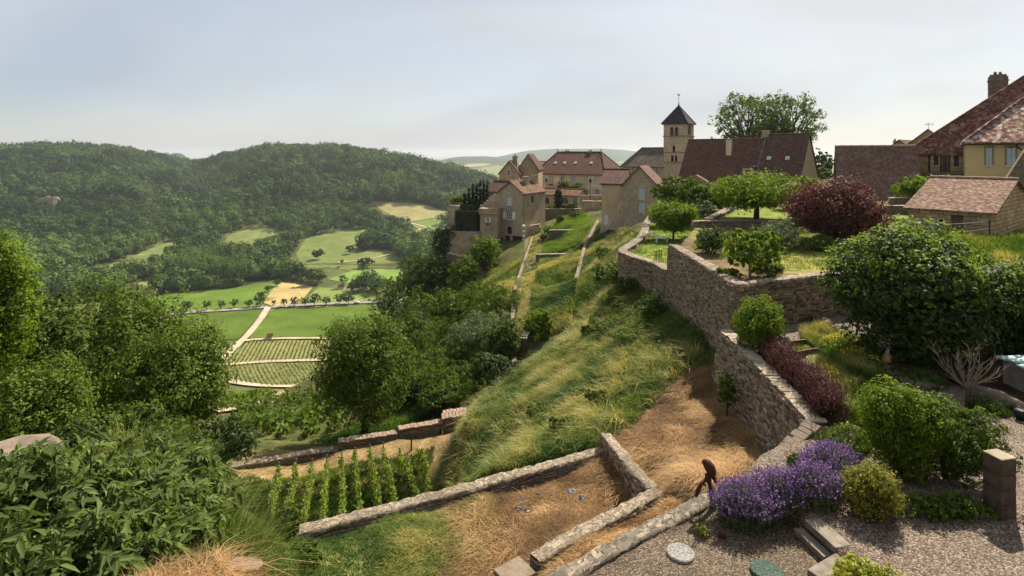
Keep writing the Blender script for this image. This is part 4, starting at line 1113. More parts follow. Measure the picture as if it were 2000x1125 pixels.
# ================================================================== buildings
class House:
    """rectangular house; A and B are the front-left and front-right corners in plan"""
    def __init__(s, root, A, B, depth, z0, ze, zr, wall, roof, ridge='u', hipL=0, hipR=0, over=0.35, name="wall", zback=None):
        s.root = root; s.A = np.array(A); s.B = np.array(B); s.D = depth
        s.W = np.linalg.norm(s.B - s.A); s.u = (s.B - s.A) / s.W; s.v = np.array((-s.u[1], s.u[0]))
        s.z0, s.ze, s.zr = z0, ze, zr
        s.wall, s.roofm, s.ridge, s.hipL, s.hipR, s.over = wall, roof, ridge, hipL, hipR, over
        s.holes = {'front': [], 'right': [], 'left': [], 'back': []}
        s.jobs = []
        s.name = name
    def P(s, a, b, z):
        p = s.A + s.u * a + s.v * b
        return np.array((p[0], p[1], z))
    def face(s, f):
        if f == 'front': return s.A, s.u, s.W, -s.v
        if f == 'right': return s.B, s.v, s.D, s.u
        if f == 'left': return s.A + s.v * s.D, -s.v, s.D, -s.u
        return s.B + s.v * s.D, -s.u, s.W, s.v
    def loc(s, f, px, py):
        o, t, w, n = s.face(f)
        k = (px - 1000) / F
        # o + a*t on ray x = k*y
        a = (k * o[1] - o[0]) / (t[0] - k * t[1])
        Y = o[1] + a * t[1]
        return a, (HZ - py) / F * Y
    def opening(s, f, x0, x1, y0, y1, kind, **kw):
        a0, z1 = s.loc(f, x0, y0); a1, _ = s.loc(f, x1, y0)
        _, zb = s.loc(f, (x0 + x1) / 2, y1); _, zt_ = s.loc(f, (x0 + x1) / 2, y0)
        kw['kind'] = kind
        s.holes[f].append((a0, a1, zb, zt_, kw))
        return s
    def arch(s, a0, a1, zb, zt_, n=8, rise=None):
        r = (a1 - a0) / 2
        rise = min(r if rise is None else rise, zt_ - zb)
        pts = [(a0, zb), (a1, zb), (a1, zt_ - rise)]
        for k in range(1, n): 
            t = math.pi * k / n
            pts.append((a0 + r + r * math.cos(t), zt_ - rise + rise * math.sin(t)))
        pts.append((a0, zt_ - rise))
        return pts
    def build_walls(s):
        mb = MB()
        pitch = (s.zr - s.ze)
        for f in ('front', 'right', 'back', 'left'):
            o, t, w, n = s.face(f)
            out = [(0, s.z0), (w, s.z0), (w, s.ze), (0, s.ze)]
            gable = (s.ridge == 'v' and f in ('front', 'back')) or (s.ridge == 'u' and ((f == 'left' and s.hipL == 0) or (f == 'right' and s.hipR == 0)))
            if gable: out = [(0, s.z0), (w, s.z0), (w, s.ze), (w / 2, s.zr), (0, s.ze)]
            loops = [out]
            hl = []
            for (a0, a1, zb, zt_, kw) in s.holes[f]:
                hp = s.arch(a0, a1, zb, zt_, 8, kw.get('rise')) if kw.get('arch') else [(a0, zb), (a1, zb), (a1, zt_), (a0, zt_)]
                loops.append(hp); hl.append((hp, kw))
            vs = []; es = []
            for lp in loops:
                b = len(vs); vs += [Vector((float(p[0]), float(p[1]))) for p in lp]
                es += [(b + i, b + (i + 1) % len(lp)) for i in range(len(lp))]
            V2, E2, F2, *_ = delaunay_2d_cdt(vs, es, [], 0, 1e-5)
            to3 = lambda a, z, d=0.0: (o[0] + t[0] * a - n[0] * d, o[1] + t[1] * a - n[1] * d, z)
            for fc in F2:
                c = np.mean([(V2[i].x, V2[i].y) for i in fc], axis=0)
                cx, cz = np.array([c[0]]), np.array([c[1]])
                if not inpoly(cx, cz, out)[0]: continue
                if any(inpoly(cx, cz, hp)[0] for hp, kw in hl): continue
                pts = [to3(V2[i].x, V2[i].y) for i in fc]
                nn = np.cross(np.array(pts[1]) - np.array(pts[0]), np.array(pts[2]) - np.array(pts[0]))
                if np.dot(nn[:2], n) < 0: pts = pts[::-1]
                mb.face(pts)
            for hp, kw in hl:
                dp = kw.get('depth', 0.22)
                for i in range(len(hp)):
                    a, b = hp[i], hp[(i + 1) % len(hp)]
                    mb.face([to3(*b), to3(*a), to3(a[0], a[1], dp), to3(b[0], b[1], dp)])
        s.walls = mb.build(s.name, s.wall, parent=s.root)
        for f in s.holes:
            o, t, w, n = s.face(f)
            for (a0, a1, zb, zt_, kw) in s.holes[f]:
                s.fill(f, o, t, n, a0, a1, zb, zt_, kw)
        return s.walls
    def fill(s, f, o, t, n, a0, a1, zb, zt_, kw):
        kind = kw['kind']; dp = kw.get('depth', 0.22)
        t3 = np.array((t[0], t[1], 0)); n3 = np.array((n[0], n[1], 0)); up = np.array((0, 0, 1.0))
        C = lambda a, z, d: np.array((o[0] + t[0] * a - n[0] * d, o[1] + t[1] * a - n[1] * d, z))
        w = a1 - a0; h = zt_ - zb; am = (a0 + a1) / 2; zm = (zb + zt_) / 2
        fm = kw.get('frame', M['white']); sm_ = kw.get('shutter', M['bluegrey'])
        def panel(mb, x0, x1, z0_, z1_, d, th):
            mb.obox(C((x0 + x1) / 2, (z0_ + z1_) / 2, d), t3 * (x1 - x0), n3 * th, up * (z1_ - z0_))
        arch = kw.get('arch')
        def archpanel(mb, d, th):
            hp = s.arch(a0, a1, zb, zt_, 8, kw.get('rise'))
            fr = [C(p[0], p[1], d) for p in hp]; bk = [C(p[0], p[1], d + th) for p in hp]
            mb.face(fr); 
            for i in range(len(hp)): mb.face([fr[i], bk[i], bk[(i + 1) % len(hp)], fr[(i + 1) % len(hp)]])
        if kind in ('win', 'winshut'):
            wn_ = MB(); bt = kw.get('bar', 0.06)
            panel(wn_, a0, a1, zb, zb + bt, dp - 0.06, 0.07); panel(wn_, a0, a1, zt_ - bt, zt_, dp - 0.06, 0.07)
            panel(wn_, a0, a0 + bt, zb + bt, zt_ - bt, dp - 0.06, 0.07); panel(wn_, a1 - bt, a1, zb + bt, zt_ - bt, dp - 0.06, 0.07)
            for k in range(1, kw.get('nx', 2)):
                x = a0 + w * k / kw.get('nx', 2); panel(wn_, x - bt * .6, x + bt * .6, zb + bt, zt_ - bt, dp - 0.06, 0.05)
            for k in range(1, kw.get('ny', 2)):
                z = zb + h * k / kw.get('ny', 2); panel(wn_, a0 + bt, a1 - bt, z - bt * .5, z + bt * .5, dp - 0.055, 0.04)
            fo = wn_.build("window", fm, parent=s.root)
            pb = MB()
            if arch: archpanel(pb, dp - 0.02, 0.02)
            else: panel(pb, a0, a1, zb, zt_, dp - 0.01, 0.02)
            pb.build("pane", kw.get('pane', M['pane']), parent=fo)
        if kind == 'winshut':
            for sx in (-1, 1):
                mb = MB()
                x0, x1 = (a0 - w * 0.56, a0 - 0.04) if sx < 0 else (a1 + 0.04, a1 + w * 0.56)
                panel(mb, x0, x1, zb, zt_, -0.03, 0.05)
                for k in (0.15, 0.5, 0.85): panel(mb, x0 + .03, x1 - .03, zb + h * k - .05, zb + h * k + .05, -0.062, 0.02)
                mb.build("shutter", sm_, parent=s.root)
        if kind == 'shut':
            for sx in (0, 1):
                mb = MB()
                if arch and sx == 0: pass
                x0, x1 = (a0 + .01, am - .012) if sx == 0 else (am + .012, a1 - .01)
                top = zt_ - (0.12 * w if arch else 0.0)
                panel(mb, x0, x1, zb + .01, top - .01, 0.07, 0.06)
                nsl = max(3, int(h / 0.16))
                for k in range(nsl): panel(mb, x0 + .05, x1 - .05, zb + h * .04 + (top - zb) * .93 * k / nsl, zb + h * .04 + (top - zb) * .93 * (k + .6) / nsl, 0.035, 0.015)
                mb.build("shutter", sm_, parent=s.root)
            mb = MB(); panel(mb, a0, a1, zb, zt_, dp - .01, 0.02); mb.build("window_back", M['dark'], parent=s.root)
        if kind in ('door', 'gate'):
            mb = MB()
            if arch: archpanel(mb, dp - 0.06, 0.05)
            else:
                panel(mb, a0, a1, zb, zt_, dp - .03, 0.05)
                nb = kw.get('boards', 4)
                for k in range(nb): panel(mb, a0 + w * (k + .08) / nb, a0 + w * (k + .92) / nb, zb + .05, zt_ - .05, dp - .065, 0.02)
            d = mb.build("door", kw.get('mat', M['wood']), parent=s.root)
            hb = MB(); panel(hb, a1 - w * .16, a1 - w * .08, zb + h * .45, zb + h * .5, dp - .1, .06); hb.build("handle", M['iron'], parent=d)
        if kind == 'dark':
            mb = MB()
            if arch: archpanel(mb, dp - .01, .02)
            else: panel(mb, a0, a1, zb, zt_, dp - .01, .02)
            mb.build("opening_back", M['dark'], parent=s.root)
        if kind == 'louvre':
            mb = MB(); archpanel(mb, dp - .01, .02); fo = mb.build("opening_back", M['dark'], parent=s.root)
            mb = MB(); k = zb + .15
            while k < zt_ - .2:
                mb.obox(C(am, k, dp * .55), t3 * (w * .98), n3 * dp * .5 - up * .12, up * .03); k += .3
            mb.build("louvre", M['grey_wood'], parent=s.root)
        if kw.get('sill', kind in ('win', 'winshut', 'shut')):
            mb = MB(); panel(mb, a0 - .1, a1 + .1, zb - .13, zb - .003, -.02, .2)
            mb.build("sill", kw.get('sillm', M['white_stone']), parent=s.root)
        sr = kw.get('surround')
        if sr:
            mb = MB(); q = kw.get('sw', .16)
            panel(mb, a0 - q, a0, zb, zt_ + q, -.012, .03); panel(mb, a1, a1 + q, zb, zt_ + q, -.012, .03); panel(mb, a0, a1, zt_, zt_ + q, -.012, .03)
            mb.build("surround", sr, parent=s.root)
        if kw.get('box'):
            mb = MB(); panel(mb, a0, a1, zb - .38, zb - .14, -.2, .22); mb.build("flower_box", M['brown_wood'], parent=s.root)
    def build_roof(s, ridge_tile=True, th=0.16, name="roof"):
        mb = MB(); o = s.over; W, D = s.W, s.D
        if s.ridge == 'u':
            sl = (s.zr - s.ze) / (D / 2); e = s.ze - o * sl
            sL = (s.zr - s.ze) / s.hipL if s.hipL else 0
            xl = -o; xr = W + o
            c = [s.P(xl, -o, e), s.P(xr, -o, e), s.P(xr, D + o, e), s.P(xl, D + o, e)]
            rl = s.P(s.hipL if s.hipL else -o, D / 2, s.zr); rr = s.P(W - s.hipR if s.hipR else W + o, D / 2, s.zr)
            tops = [[c[0], c[1], rr, rl], [c[2], c[3], rl, rr]]
            if s.hipL: tops.append([c[3], c[0], rl])
            if s.hipR: tops.append([c[1], c[2], rr])
            edges = [(c[0], c[1]), (c[2], c[3])]
            edges += [(c[3], c[0])] if s.hipL else [(c[3], rl), (rl, c[0])]
            edges += [(c[1], c[2])] if s.hipR else [(c[1], rr), (rr, c[2])]
            lines = [(rl, rr)] + ([(c[0], rl), (c[3], rl)] if s.hipL else []) + ([(c[1], rr), (c[2], rr)] if s.hipR else [])
        else:
            sl = (s.zr - s.ze) / (W / 2); e = s.ze - o * sl
            c = [s.P(-o, -o, e), s.P(W + o, -o, e), s.P(W + o, D + o, e), s.P(-o, D + o, e)]
            rf = s.P(W / 2, -o, s.zr); rb = s.P(W / 2, D + o, s.zr)
            tops = [[c[1], c[2], rb, rf], [c[3], c[0], rf, rb]]
            edges = [(c[0], rf), (rf, c[1]), (c[1], c[2]), (c[2], rb), (rb, c[3]), (c[3], c[0])]
            lines = [(rf, rb)]
        up = np.array((0, 0, th))
        for t in tops: mb.face([p + up for p in t])
        for t in tops: mb.face([p for p in reversed(t)])
        for a, b in edges: mb.face([a, b, b + up, a + up])
        s.roof = mb.build(name, s.roofm, parent=s.root)
        s.lines = lines; s.th = th
        if ridge_tile:
            mb = MB(); rnd = random.Random(3)
            for a, b in lines:
                a = np.array(a) + up; b = np.array(b) + up; Lg = np.linalg.norm(b - a); k = max(2, int(Lg / 0.45))
                for i in range(k):
                    p0 = a + (b - a) * i / k; p1 = a + (b - a) * (i + .97) / k
                    mb.tube([p0 + (0, 0, .01 * (i % 2)), p1 + (0, 0, .01 * (i % 2))], [0.13, 0.11], 7)
            mb.build("ridge_tiles", s.roofm if ridge_tile is True else ridge_tile, parent=s.roof)
        return s.roof
    def on_front_slope(s, px, py):
        """point of the front slope (or right slope when the ridge runs back) seen at a photograph pixel"""
        if s.ridge == 'u': p0 = s.P(0, 0, s.ze + .16); e1 = np.append(s.u, 0); e2 = s.P(0, s.D / 2, s.zr + .16) - p0
        else: p0 = s.P(s.W, 0, s.ze + .16); e1 = np.append(s.v, 0); e2 = s.P(s.W / 2, 0, s.zr + .16) - p0
        n = np.cross(e1, e2); n /= np.linalg.norm(n)
        r = np.array(((px - 1000) / F, 1.0, (HZ - py) / F))
        return r * (np.dot(p0, n) / np.dot(r, n)), n, e1, e2 / np.linalg.norm(e2)
    def skylight(s, px, py, w=.5, h=.5, mat=None):
        p, n, e1, e2 = s.on_front_slope(px, py)
        if n[2] < 0: n = -n
        mb = MB(); mb.obox(p + n * .05, e1 * (w + .14), e2 * (h + .14), n * .1); f = mb.build("skylight", M['bluegrey'], parent=s.roof)
    def chimney(s, px, py0, py1, Y, w, d, mat, pots=1, cap=M['coping'], zdown=2.5):
        p = at(px, py0, Y); zb = at(px, py1, Y)[2] - zdown
        u3 = np.append(s.u, 0); v3 = np.append(s.v, 0)
        mb = MB(); h = p[2] - zb
        mb.obox((p[0], p[1], zb + h / 2), u3 * w, v3 * d, (0, 0, h), 0)
        mb.obox((p[0], p[1], p[2] + .06), u3 * (w + .18), v3 * (d + .18), (0, 0, .12), 1)
        for k in range(pots):
            q = p + u3 * ((k + .5) / pots - .5) * w * .8
            mb.lathe((q[0], q[1], p[2] + .12), [(.13, 0), (.15, .08), (.11, .3), (.13, .36)], 8, 2)
        return mb.build("chimney", [mat, cap, M['roof_orange']], parent=s.roof)

def house_root(name, A, z0, label, cat="house", group=None):
    return empty(name, (A[0], A[1], z0), label, cat, group)

FS, TS, GS = M['far_stone'], M['tower_stone'], M['gable_stone']
# --- stone gable house and its plastered lean-to
A, B = plan(1217, 74), np.array((18.37, 72.1))
r = house_root("stone_house", A, -12.5, "narrow stone house with a steep gable and two pale shutters beside the grassy slope")
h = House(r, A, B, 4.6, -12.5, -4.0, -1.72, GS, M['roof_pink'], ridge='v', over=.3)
h.opening('front', 1247.5, 1259, 368, 389, 'shut', shutter=M['bluegrey']).opening('front', 1247.5, 1259, 397, 414, 'shut', shutter=M['bluegrey'])
h.build_walls(); h.build_roof(ridge_tile=False)
A, B = plan(1175, 77), plan(1222, 76)
r = house_root("lean_to_house", A, -12.5, "plain plastered annex with a white door and flat brown roof against the gable house", "annex")
h = House(r, A, B, 7, -12.5, -4.1, -2.35, M['plaster_tan'], M['roof_dark'], over=.2)
h.opening('front', 1178, 1188, 418, 440, 'door', mat=M['white'], surround=M['white_stone'], sw=.08)
h.build_walls(); h.build_roof()
mb = MB()
for k in range(4):
    p = h.P(.3, -.25 - .3 * k, 0); mb.obox((p[0] + .35, p[1], h.loc('front', 1183, 440)[1] - .12 - .2 * k - 1), np.append(h.u, 0) * 1.4, np.append(h.v, 0) * .32, (0, 0, 2.0))
mb.build("doorstep", CP, parent=r)
# sloping buttress between them
mb = MB()
b0, b1 = at(1186, 448, 75.3), at(1217, 452, 73.95); t1 = at(1217, 392, 73.95); t0 = at(1213, 392, 74.8)
mb.face([b0, b1, t1, t0]); b2 = b1 + (0, 1.5, 0); b3 = b0 + (0, 1.5, 0)
mb.face([b0, t0, t0 + np.array((0, 1.5, 0)), b3]); mb.face([b1, b2, t1 + np.array((0, 1.5, 0)), t1])
tag(mb.build("stone_buttress", GS, origin=b0), "triangular stone buttress between the annex and the gable house", "buttress")

# --- manor with hipped roof
A, B = plan(1047, 130), plan(1180, 121)
r = house_root("manor_house", A, -12, "long manor with a red hipped roof and a row of pale shuttered windows")
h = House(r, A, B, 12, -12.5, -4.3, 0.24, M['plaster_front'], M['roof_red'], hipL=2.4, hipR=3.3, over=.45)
SU = M['white_stone']
h.opening('front', 1053.5, 1060.5, 342, 357, 'winshut', shutter=M['bluegrey'], pane=M['dark'], box=True)
for x0, x1, bx in ((1072, 1080, True), (1094, 1102, False), (1115, 1123, False), (1139.5, 1147.5, False), (1161.5, 1169, False)):
    h.opening('front', x0, x1, 342.5, 358, 'win', pane=M['pane_pale'], surround=SU, nx=2, ny=4, box=bx, bar=.08)
for x0, x1 in ((1140.5, 1147.5), (1162.5, 1169.5)):
    h.opening('front', x0, x1, 370, 386, 'winshut', shutter=M['bluegrey'], nx=2, ny=3, bar=.08)
for x0, x1 in ((1056, 1061), (1076, 1080)):
    h.opening('front', x0, x1, 366, 371, 'win', bar=.05)
h.build_walls(); h.build_roof()
for px in (1085, 1103, 1124, 1155): h.skylight(px, 318, .5, .55)
for px in (1108, 1153): h.chimney(px, 296.5, 302, 133 - (px - 1108) * .08, 1.25, .8, FS, 2)
for k in (0, 1):
    p = np.array(h.lines[0][k]); mb = MB(); mb.lathe(p, [(.09, .1), (.09, .5), (.16, .6), (.04, .75), (.02, 1.0)], 8); mb.build("finial", M['iron'], parent=h.roof)
mb = MB(); p = h.P(6.6, -.08, 0); mb.tube([(p[0], p[1], -12), (p[0], p[1], -4.5)], .07, 6); mb.build("drainpipe", M['wood'], parent=r)

# --- upper house at the left, two crossing gables
A, B = plan(975, 113), plan(1014, 112.5)
r = house_root("stone_house", A, -13, "brown stone house with two steep dark gables above the corner house")
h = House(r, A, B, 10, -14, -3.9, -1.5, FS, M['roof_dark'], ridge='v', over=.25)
h.opening('front', 990.5, 996, 332, 343, 'win', frame=M['bluegrey'], surround=SU, sw=.1)
h.build_walls(); h.build_roof(ridge_tile=False)
h.chimney(1006, 306, 322, 116, 1.0, .8, FS, 1)
A, B = plan(1012, 117), plan(1051, 116.4)
h = House(r, A, B, 10, -14, -3.1, -.15, FS, M['roof_dark'], ridge='v', over=.25)
h.build_walls(); h.build_roof(ridge_tile=False)
A, B = plan(1044, 143), plan(1070, 142)
r = house_root("stone_house", A, -13, "low brown roof peeping out between the gabled house and the manor")
h = House(r, A, B, 7, -13, -3.6, -2.2, FS, M['roof_grey'], over=.25); h.build_walls(); h.build_roof()

# --- corner house on the rampart
A, B = plan(973, 99), plan(1022, 96.2)
r = house_root("corner_house", A, -16.8, "tall stone house on the cliff corner with white shutters and a square turret")
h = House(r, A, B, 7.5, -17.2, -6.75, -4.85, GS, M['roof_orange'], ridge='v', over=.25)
h.opening('front', 990.5, 996, 370, 377, 'win', surround=SU, sw=.08)
h.opening('front', 989, 999.5, 385, 400, 'win', nx=3, ny=3, bar=.08, pane=M['pane_pale'])
h.opening('front', 988.5, 1000, 413.5, 428, 'winshut', nx=3, ny=3, bar=.08, shutter=M['white'])
h.opening('front', 990.5, 999.5, 442, 457, 'dark', arch=True, sill=False)
h.opening('front', 976, 982.5, 463, 478, 'dark', arch=True, sill=False)
h.opening('front', 986, 996, 460, 478, 'door', mat=M['gate_wood'])
h.opening('front', 1000.5, 1020, 461, 478, 'gate', mat=M['gate_wood'], boards=9)
h.opening('right', 1037.5, 1042.5, 383, 396, 'shut', shutter=M['brown_wood'])
h.build_walls(); h.build_roof(ridge_tile=M['tile_edge'])
h.chimney(1027, 346, 372, 100.2, .85, 1.0, GS, 0)
h.chimney(1044, 343, 362, 103.0, .9, 1.0, GS, 1)
# stepped side wall
mb = MB()
for k in range(7):
    x0 = 940 + k * 4.9; p0 = at(x0, 399 - k * 3.9, 100.2 - k * .18); p1 = at(x0 + 4.9, 399 - k * 3.9, 100.2 - (k + 1) * .18)
    mb.hexa([(p0[0], p0[1], -14), (p1[0], p1[1], -14), (p1[0], p1[1] + .6, -14), (p0[0], p0[1] + .6, -14)], [p0, p1, p1 + (0, .6, 0), p0 + (0, .6, 0)])
mb.build("stepped_wall", GS, parent=r)
A2, B2 = plan(950, 104), plan(985, 101.5)
h2 = House(r, A2, B2, 5, -14, -6.9, -5.2, GS, M['roof_dark'], over=.2, name="rear_wing"); h2.build_walls(); h2.build_roof(name="rear_roof")
A2, B2 = plan(937.5, 96.6), plan(972, 96.0)
h2 = House(r, A2, B2, 3.6, -17.2, -10.0, -9.9, GS, M['roof_grey'], over=.05, name="turret")
h2.opening('front', 951, 955.5, 425, 434, 'winshut', shutter=M['white'], box=True, bar=.05)
h2.opening('front', 960.5, 962, 446, 450, 'dark', sill=False)
h2.build_walls()
mb = MB()
c = h2.P(h2.W / 2, 1.8, -9.75); mb.obox(c, np.append(h2.u, 0) * (h2.W + .35), np.append(h2.v, 0) * 3.95, (0, 0, .9))
k = -.1
while k < h2.W:
    p = h2.P(k + .15, -.1, -10.3); mb.obox(p, np.append(h2.u, 0) * .16, np.append(h2.v, 0) * .3, (0, 0, .25)); k += .36
mb.build("parapet", FS, parent=r)
mb = MB()
for k in range(8):
    p = h.P(-.55 + .02 * k, -.6 - .28 * k, -15.6 - .2 * k); mb.obox((p[0], p[1], p[2] - .5), np.append(h.u, 0) * .8, np.append(h.v, 0) * .3, (0, 0, 1.2))
mb.build("stairs", CP, parent=r)
mb = MB(); p = h.P(h.W + .08, -.1, 0); mb.tube([(p[0], p[1], -15), (p[0], p[1], -6.9)], .06, 6); mb.build("drainpipe", M['wood'], parent=r)
sp = empty("gate_post", at(1023, 475, 95.5), "gate post with pale and dark stone bands at the foot of the corner house", "gate post")
for k in range(8):
    mb = MB(); p = at(1023, 474 - k * 4.6, 95.5); mb.obox(p, (.5, 0, 0), (0, .5, 0), (0, 0, .39))
    mb.build("pale_block" if k % 2 else "dark_block", M['white'] if k % 2 else GS, parent=sp)

# --- orangery
A, B = plan(1052, 118), plan(1129, 113.5)
r = house_root("orangery", A, -11.5, "low orangery with arched green windows and a pink tiled roof", "orangery")
h = House(r, A, B, 4.2, -11.8, -8.45, -7.4, M['plaster_tan'], M['roof_orange'], over=.25)
h.opening('front', 1063.5, 1072.5, 385, 398, 'win', arch=True, frame=M['teal_paint'], nx=3, ny=3, sill=False)
h.opening('front', 1099, 1109, 386, 398, 'win', arch=True, frame=M['teal_paint'], nx=3, ny=3, sill=False)
h.opening('front', 1119.5, 1127, 386, 407, 'door', mat=M['teal_paint'])
h.build_walls(); h.build_roof()
def lamp(px, y0, y1, Y, label):
    p = at(px, y1, Y); t = at(px, y0, Y)
    e = empty("lamp_post", p, label, "lamp post")
    mb = MB(); mb.tube([p - (0, 0, 1), p, t], [.07, .06, .045], 6); mb.build("post", M['rust'], parent=e)
    mb = MB(); mb.lathe(t, [(.05, 0), (.2, .12), (.28, .62), (.3, .66), (.05, .95), (.02, 1.1)], 6); mb.build("lantern", M['rust'], parent=e)
lamp(1153, 358, 392, 110.5, "rust-brown lantern post in front of the manor's right end")
lamp(1067, 356, 380, 121, "slim rust-brown lantern post in front of the manor's left end")

# --- church tower and nave
A, B = plan(1296, 117), plan(1341, 114.3)
TB = A
r = house_root("church_tower", A, -9, "square stone church tower with twin belfry arches and a dark pyramid roof", "church tower")
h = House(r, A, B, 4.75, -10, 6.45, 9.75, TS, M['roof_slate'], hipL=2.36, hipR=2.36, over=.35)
for x0, x1 in ((1308.5, 1315.5), (1317.5, 1324.5)): h.opening('front', x0, x1, 248, 265, 'louvre', arch=True, depth=.4, sill=False)
h.opening('front', 1313.5, 1318.5, 284.5, 296.5, 'dark', arch=True, depth=.35, sill=False)
for x0, x1 in ((1310, 1315.5), (1318, 1322.5)): h.opening('front', x0, x1, 303, 315.5, 'dark', arch=True, depth=.35, sill=False)
h.opening('right', 1344.2, 1350, 243, 263, 'louvre', arch=True, depth=.4, sill=False)
h.build_walls(); h.build_roof()
mb = MB()
for y in (265.8, 297.5, 317):
    z = (HZ - y) / F * 115.5
    c = h.P(h.W / 2, h.D / 2, z); mb.obox(c, np.append(h.u, 0) * (h.W + .24), np.append(h.v, 0) * (h.D + .24), (0, 0, .2))
c = h.P(h.W / 2, h.D / 2, 6.3); mb.obox(c, np.append(h.u, 0) * (h.W + .2), np.append(h.v, 0) * (h.D + .2), (0, 0, .25))
mb.build("string_course", M['string_course'], parent=r)
mb = MB(); a = h.loc('front', 1316.5, 256)[0]
p = h.P(a, .15, h.loc('front', 1316.5, 258)[1]); mb.tube([p - (0, 0, .8), p + (0, 0, .45)], .1, 7); mb.build("column", SU, parent=r)
vr = h.P(h.W / 2, h.D / 2, 9.75)
mb = MB(); mb.lathe(vr, [(.22, 0), (.16, .3), (.1, .5), (.06, .9), (.03, 1.0)], 8); mb.tube([vr + (0, 0, .9), vr + (0, 0, 2.2)], .03, 6)
mb.tube([vr + (-.35, 0, 1.55), vr + (.35, 0, 1.55)], .025, 5)
wv = mb.build("spire_cross", M['iron'], parent=h.roof)
mb = MB(); prof = [(-.42, .5), (-.3, .28), (-.18, .14), (-.08, .02), (.06, 0), (.16, .12), (.2, .3), (.3, .34), (.22, .42), (.18, .5), (.1, .44), (.04, .26), (-.1, .24), (-.22, .36), (-.3, .56)]
f1 = [vr + np.array((x, -.025, 2.15 + z)) for x, z in prof]; f2 = [p + (0, .05, 0) for p in f1]
mb.face(f1); mb.face(f2[::-1])
for i in range(len(f1)): j = (i + 1) % len(f1); mb.face([f1[i], f2[i], f2[j], f1[j]])
mb.build("weathercock", M['iron'], parent=h.roof)
A, B = np.array((23.7, 122.5)), np.array((31.25, 117.25))
r = house_root("church_nave", A, -10, "church nave with a grey lichened roof left of the tower", "church nave")
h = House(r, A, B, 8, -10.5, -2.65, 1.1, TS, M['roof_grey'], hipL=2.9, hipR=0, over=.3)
h.build_walls(); h.build_roof()
for px in (1236, 1283): a, z = h.loc('front', px, 335); p = h.P(a, -.1, 0); mb = MB(); mb.tube([(p[0], p[1], -9), (p[0], p[1], -2.6)], .08, 6); mb.build("drainpipe", M['wood'], parent=r)

# --- great barns
A, B = plan(1327, 93), plan(1476, 86)
r = house_root("barn", A, -8, "great barn with a huge red-brown roof and a pale chimney beside the church", "barn")
h = House(r, A, B, 10, -9, -4.1, 2.2, M['plaster_barn'], M['roof_red'], over=.25); h.build_walls(); h.build_roof()
pc, n, e1, e2 = h.on_front_slope(1424, 298)
mb = MB(); u3 = np.append(h.u, 0); v3 = np.append(h.v, 0)
mb.obox(pc + (0, 0, .55), u3 * .8, v3 * .7, (0, 0, 2.9)); mb.obox(pc + (0, 0, 2.05), u3 * .95, v3 * .85, (0, 0, .1)); mb.build("chimney", SU, parent=h.roof)
pc, n, e1, e2 = h.on_front_slope(1461, 348)
dz = MB(); fw = 1.5
dz.obox(pc + (0, 0, .35) + v3 * 1.0, u3 * fw, v3 * 2.2, (0, 0, 2.4)); dm = dz.build("dormer", M['plaster_barn'], parent=h.roof)
mb = MB(); mb.obox(pc + (0, 0, .75) - v3 * .13, u3 * .7, v3 * .05, (0, 0, .95)); mb.build("dormer_window", M['pane'], parent=dm)
mb = MB(); mb.obox(pc + (0, 0, 1.68) + v3 * 1.0 + u3 * .1, u3 * (fw + .5), v3 * 2.5, (0, 0, .15)); mb.build("dormer_roof", M['roof_red'], parent=dm)
A, B = plan(1478, 85.8), plan(1561, 81.9)
r = house_root("barn", A, -8, "steep dark-roofed barn with a tan gable adjoining the great barn", "barn")
h = House(r, A, B, 10.4, -9, -3.6, 2.85, M['gable_stone'], M['roof_dark'], over=.2); h.build_walls(); h.build_roof()
for px in (1502, 1538): h.skylight(px, 309, .45, .5, M['white'])
mb = MB()
a = h.P(-.22, -.1, h.ze + .12); b = h.P(-.22, h.D / 2, h.zr + .22)
for k in range(16):
    p = a + (b - a) * (k + .5) / 16; mb.obox(p, np.append(h.u, 0) * .35, (b - a) / 16 * .95, (0, 0, .16))
mb.build("verge_tiles", M['roof_grey'], parent=h.roof)
c = h.P(-.3, h.D / 2, h.zr + .3); mb = MB(); mb.obox(c, np.append(h.u, 0) * 1.0, np.append(h.v, 0) * .8, (0, 0, 1.1)); mb.build("chimney", FS, parent=h.roof)
A, B = plan(1340, 84), plan(1380, 83)
r = house_root("shed_house", A, -8, "little pale-roofed lean-to in front of the great barn, behind the bushes", "outbuilding")
h = House(r, A, B, 4, -8.5, -4.2, -3.35, GS, M['roof_pink'], ridge='v', over=.2); h.build_walls(); h.build_roof(ridge_tile=False)

# --- pink-roofed barn at the right
A, B = plan(1641, 57), plan(1800, 54)
r = house_root("barn", A, -6.5, "windowless barn with a broad pinkish tiled roof behind the copper tree", "barn")
h = House(r, A, B, 8.4, -7, -4.25, .62, M['shed_stone'], M['roof_pink'], over=.25); h.build_walls(); h.build_roof(ridge_tile=M['tile_edge'])

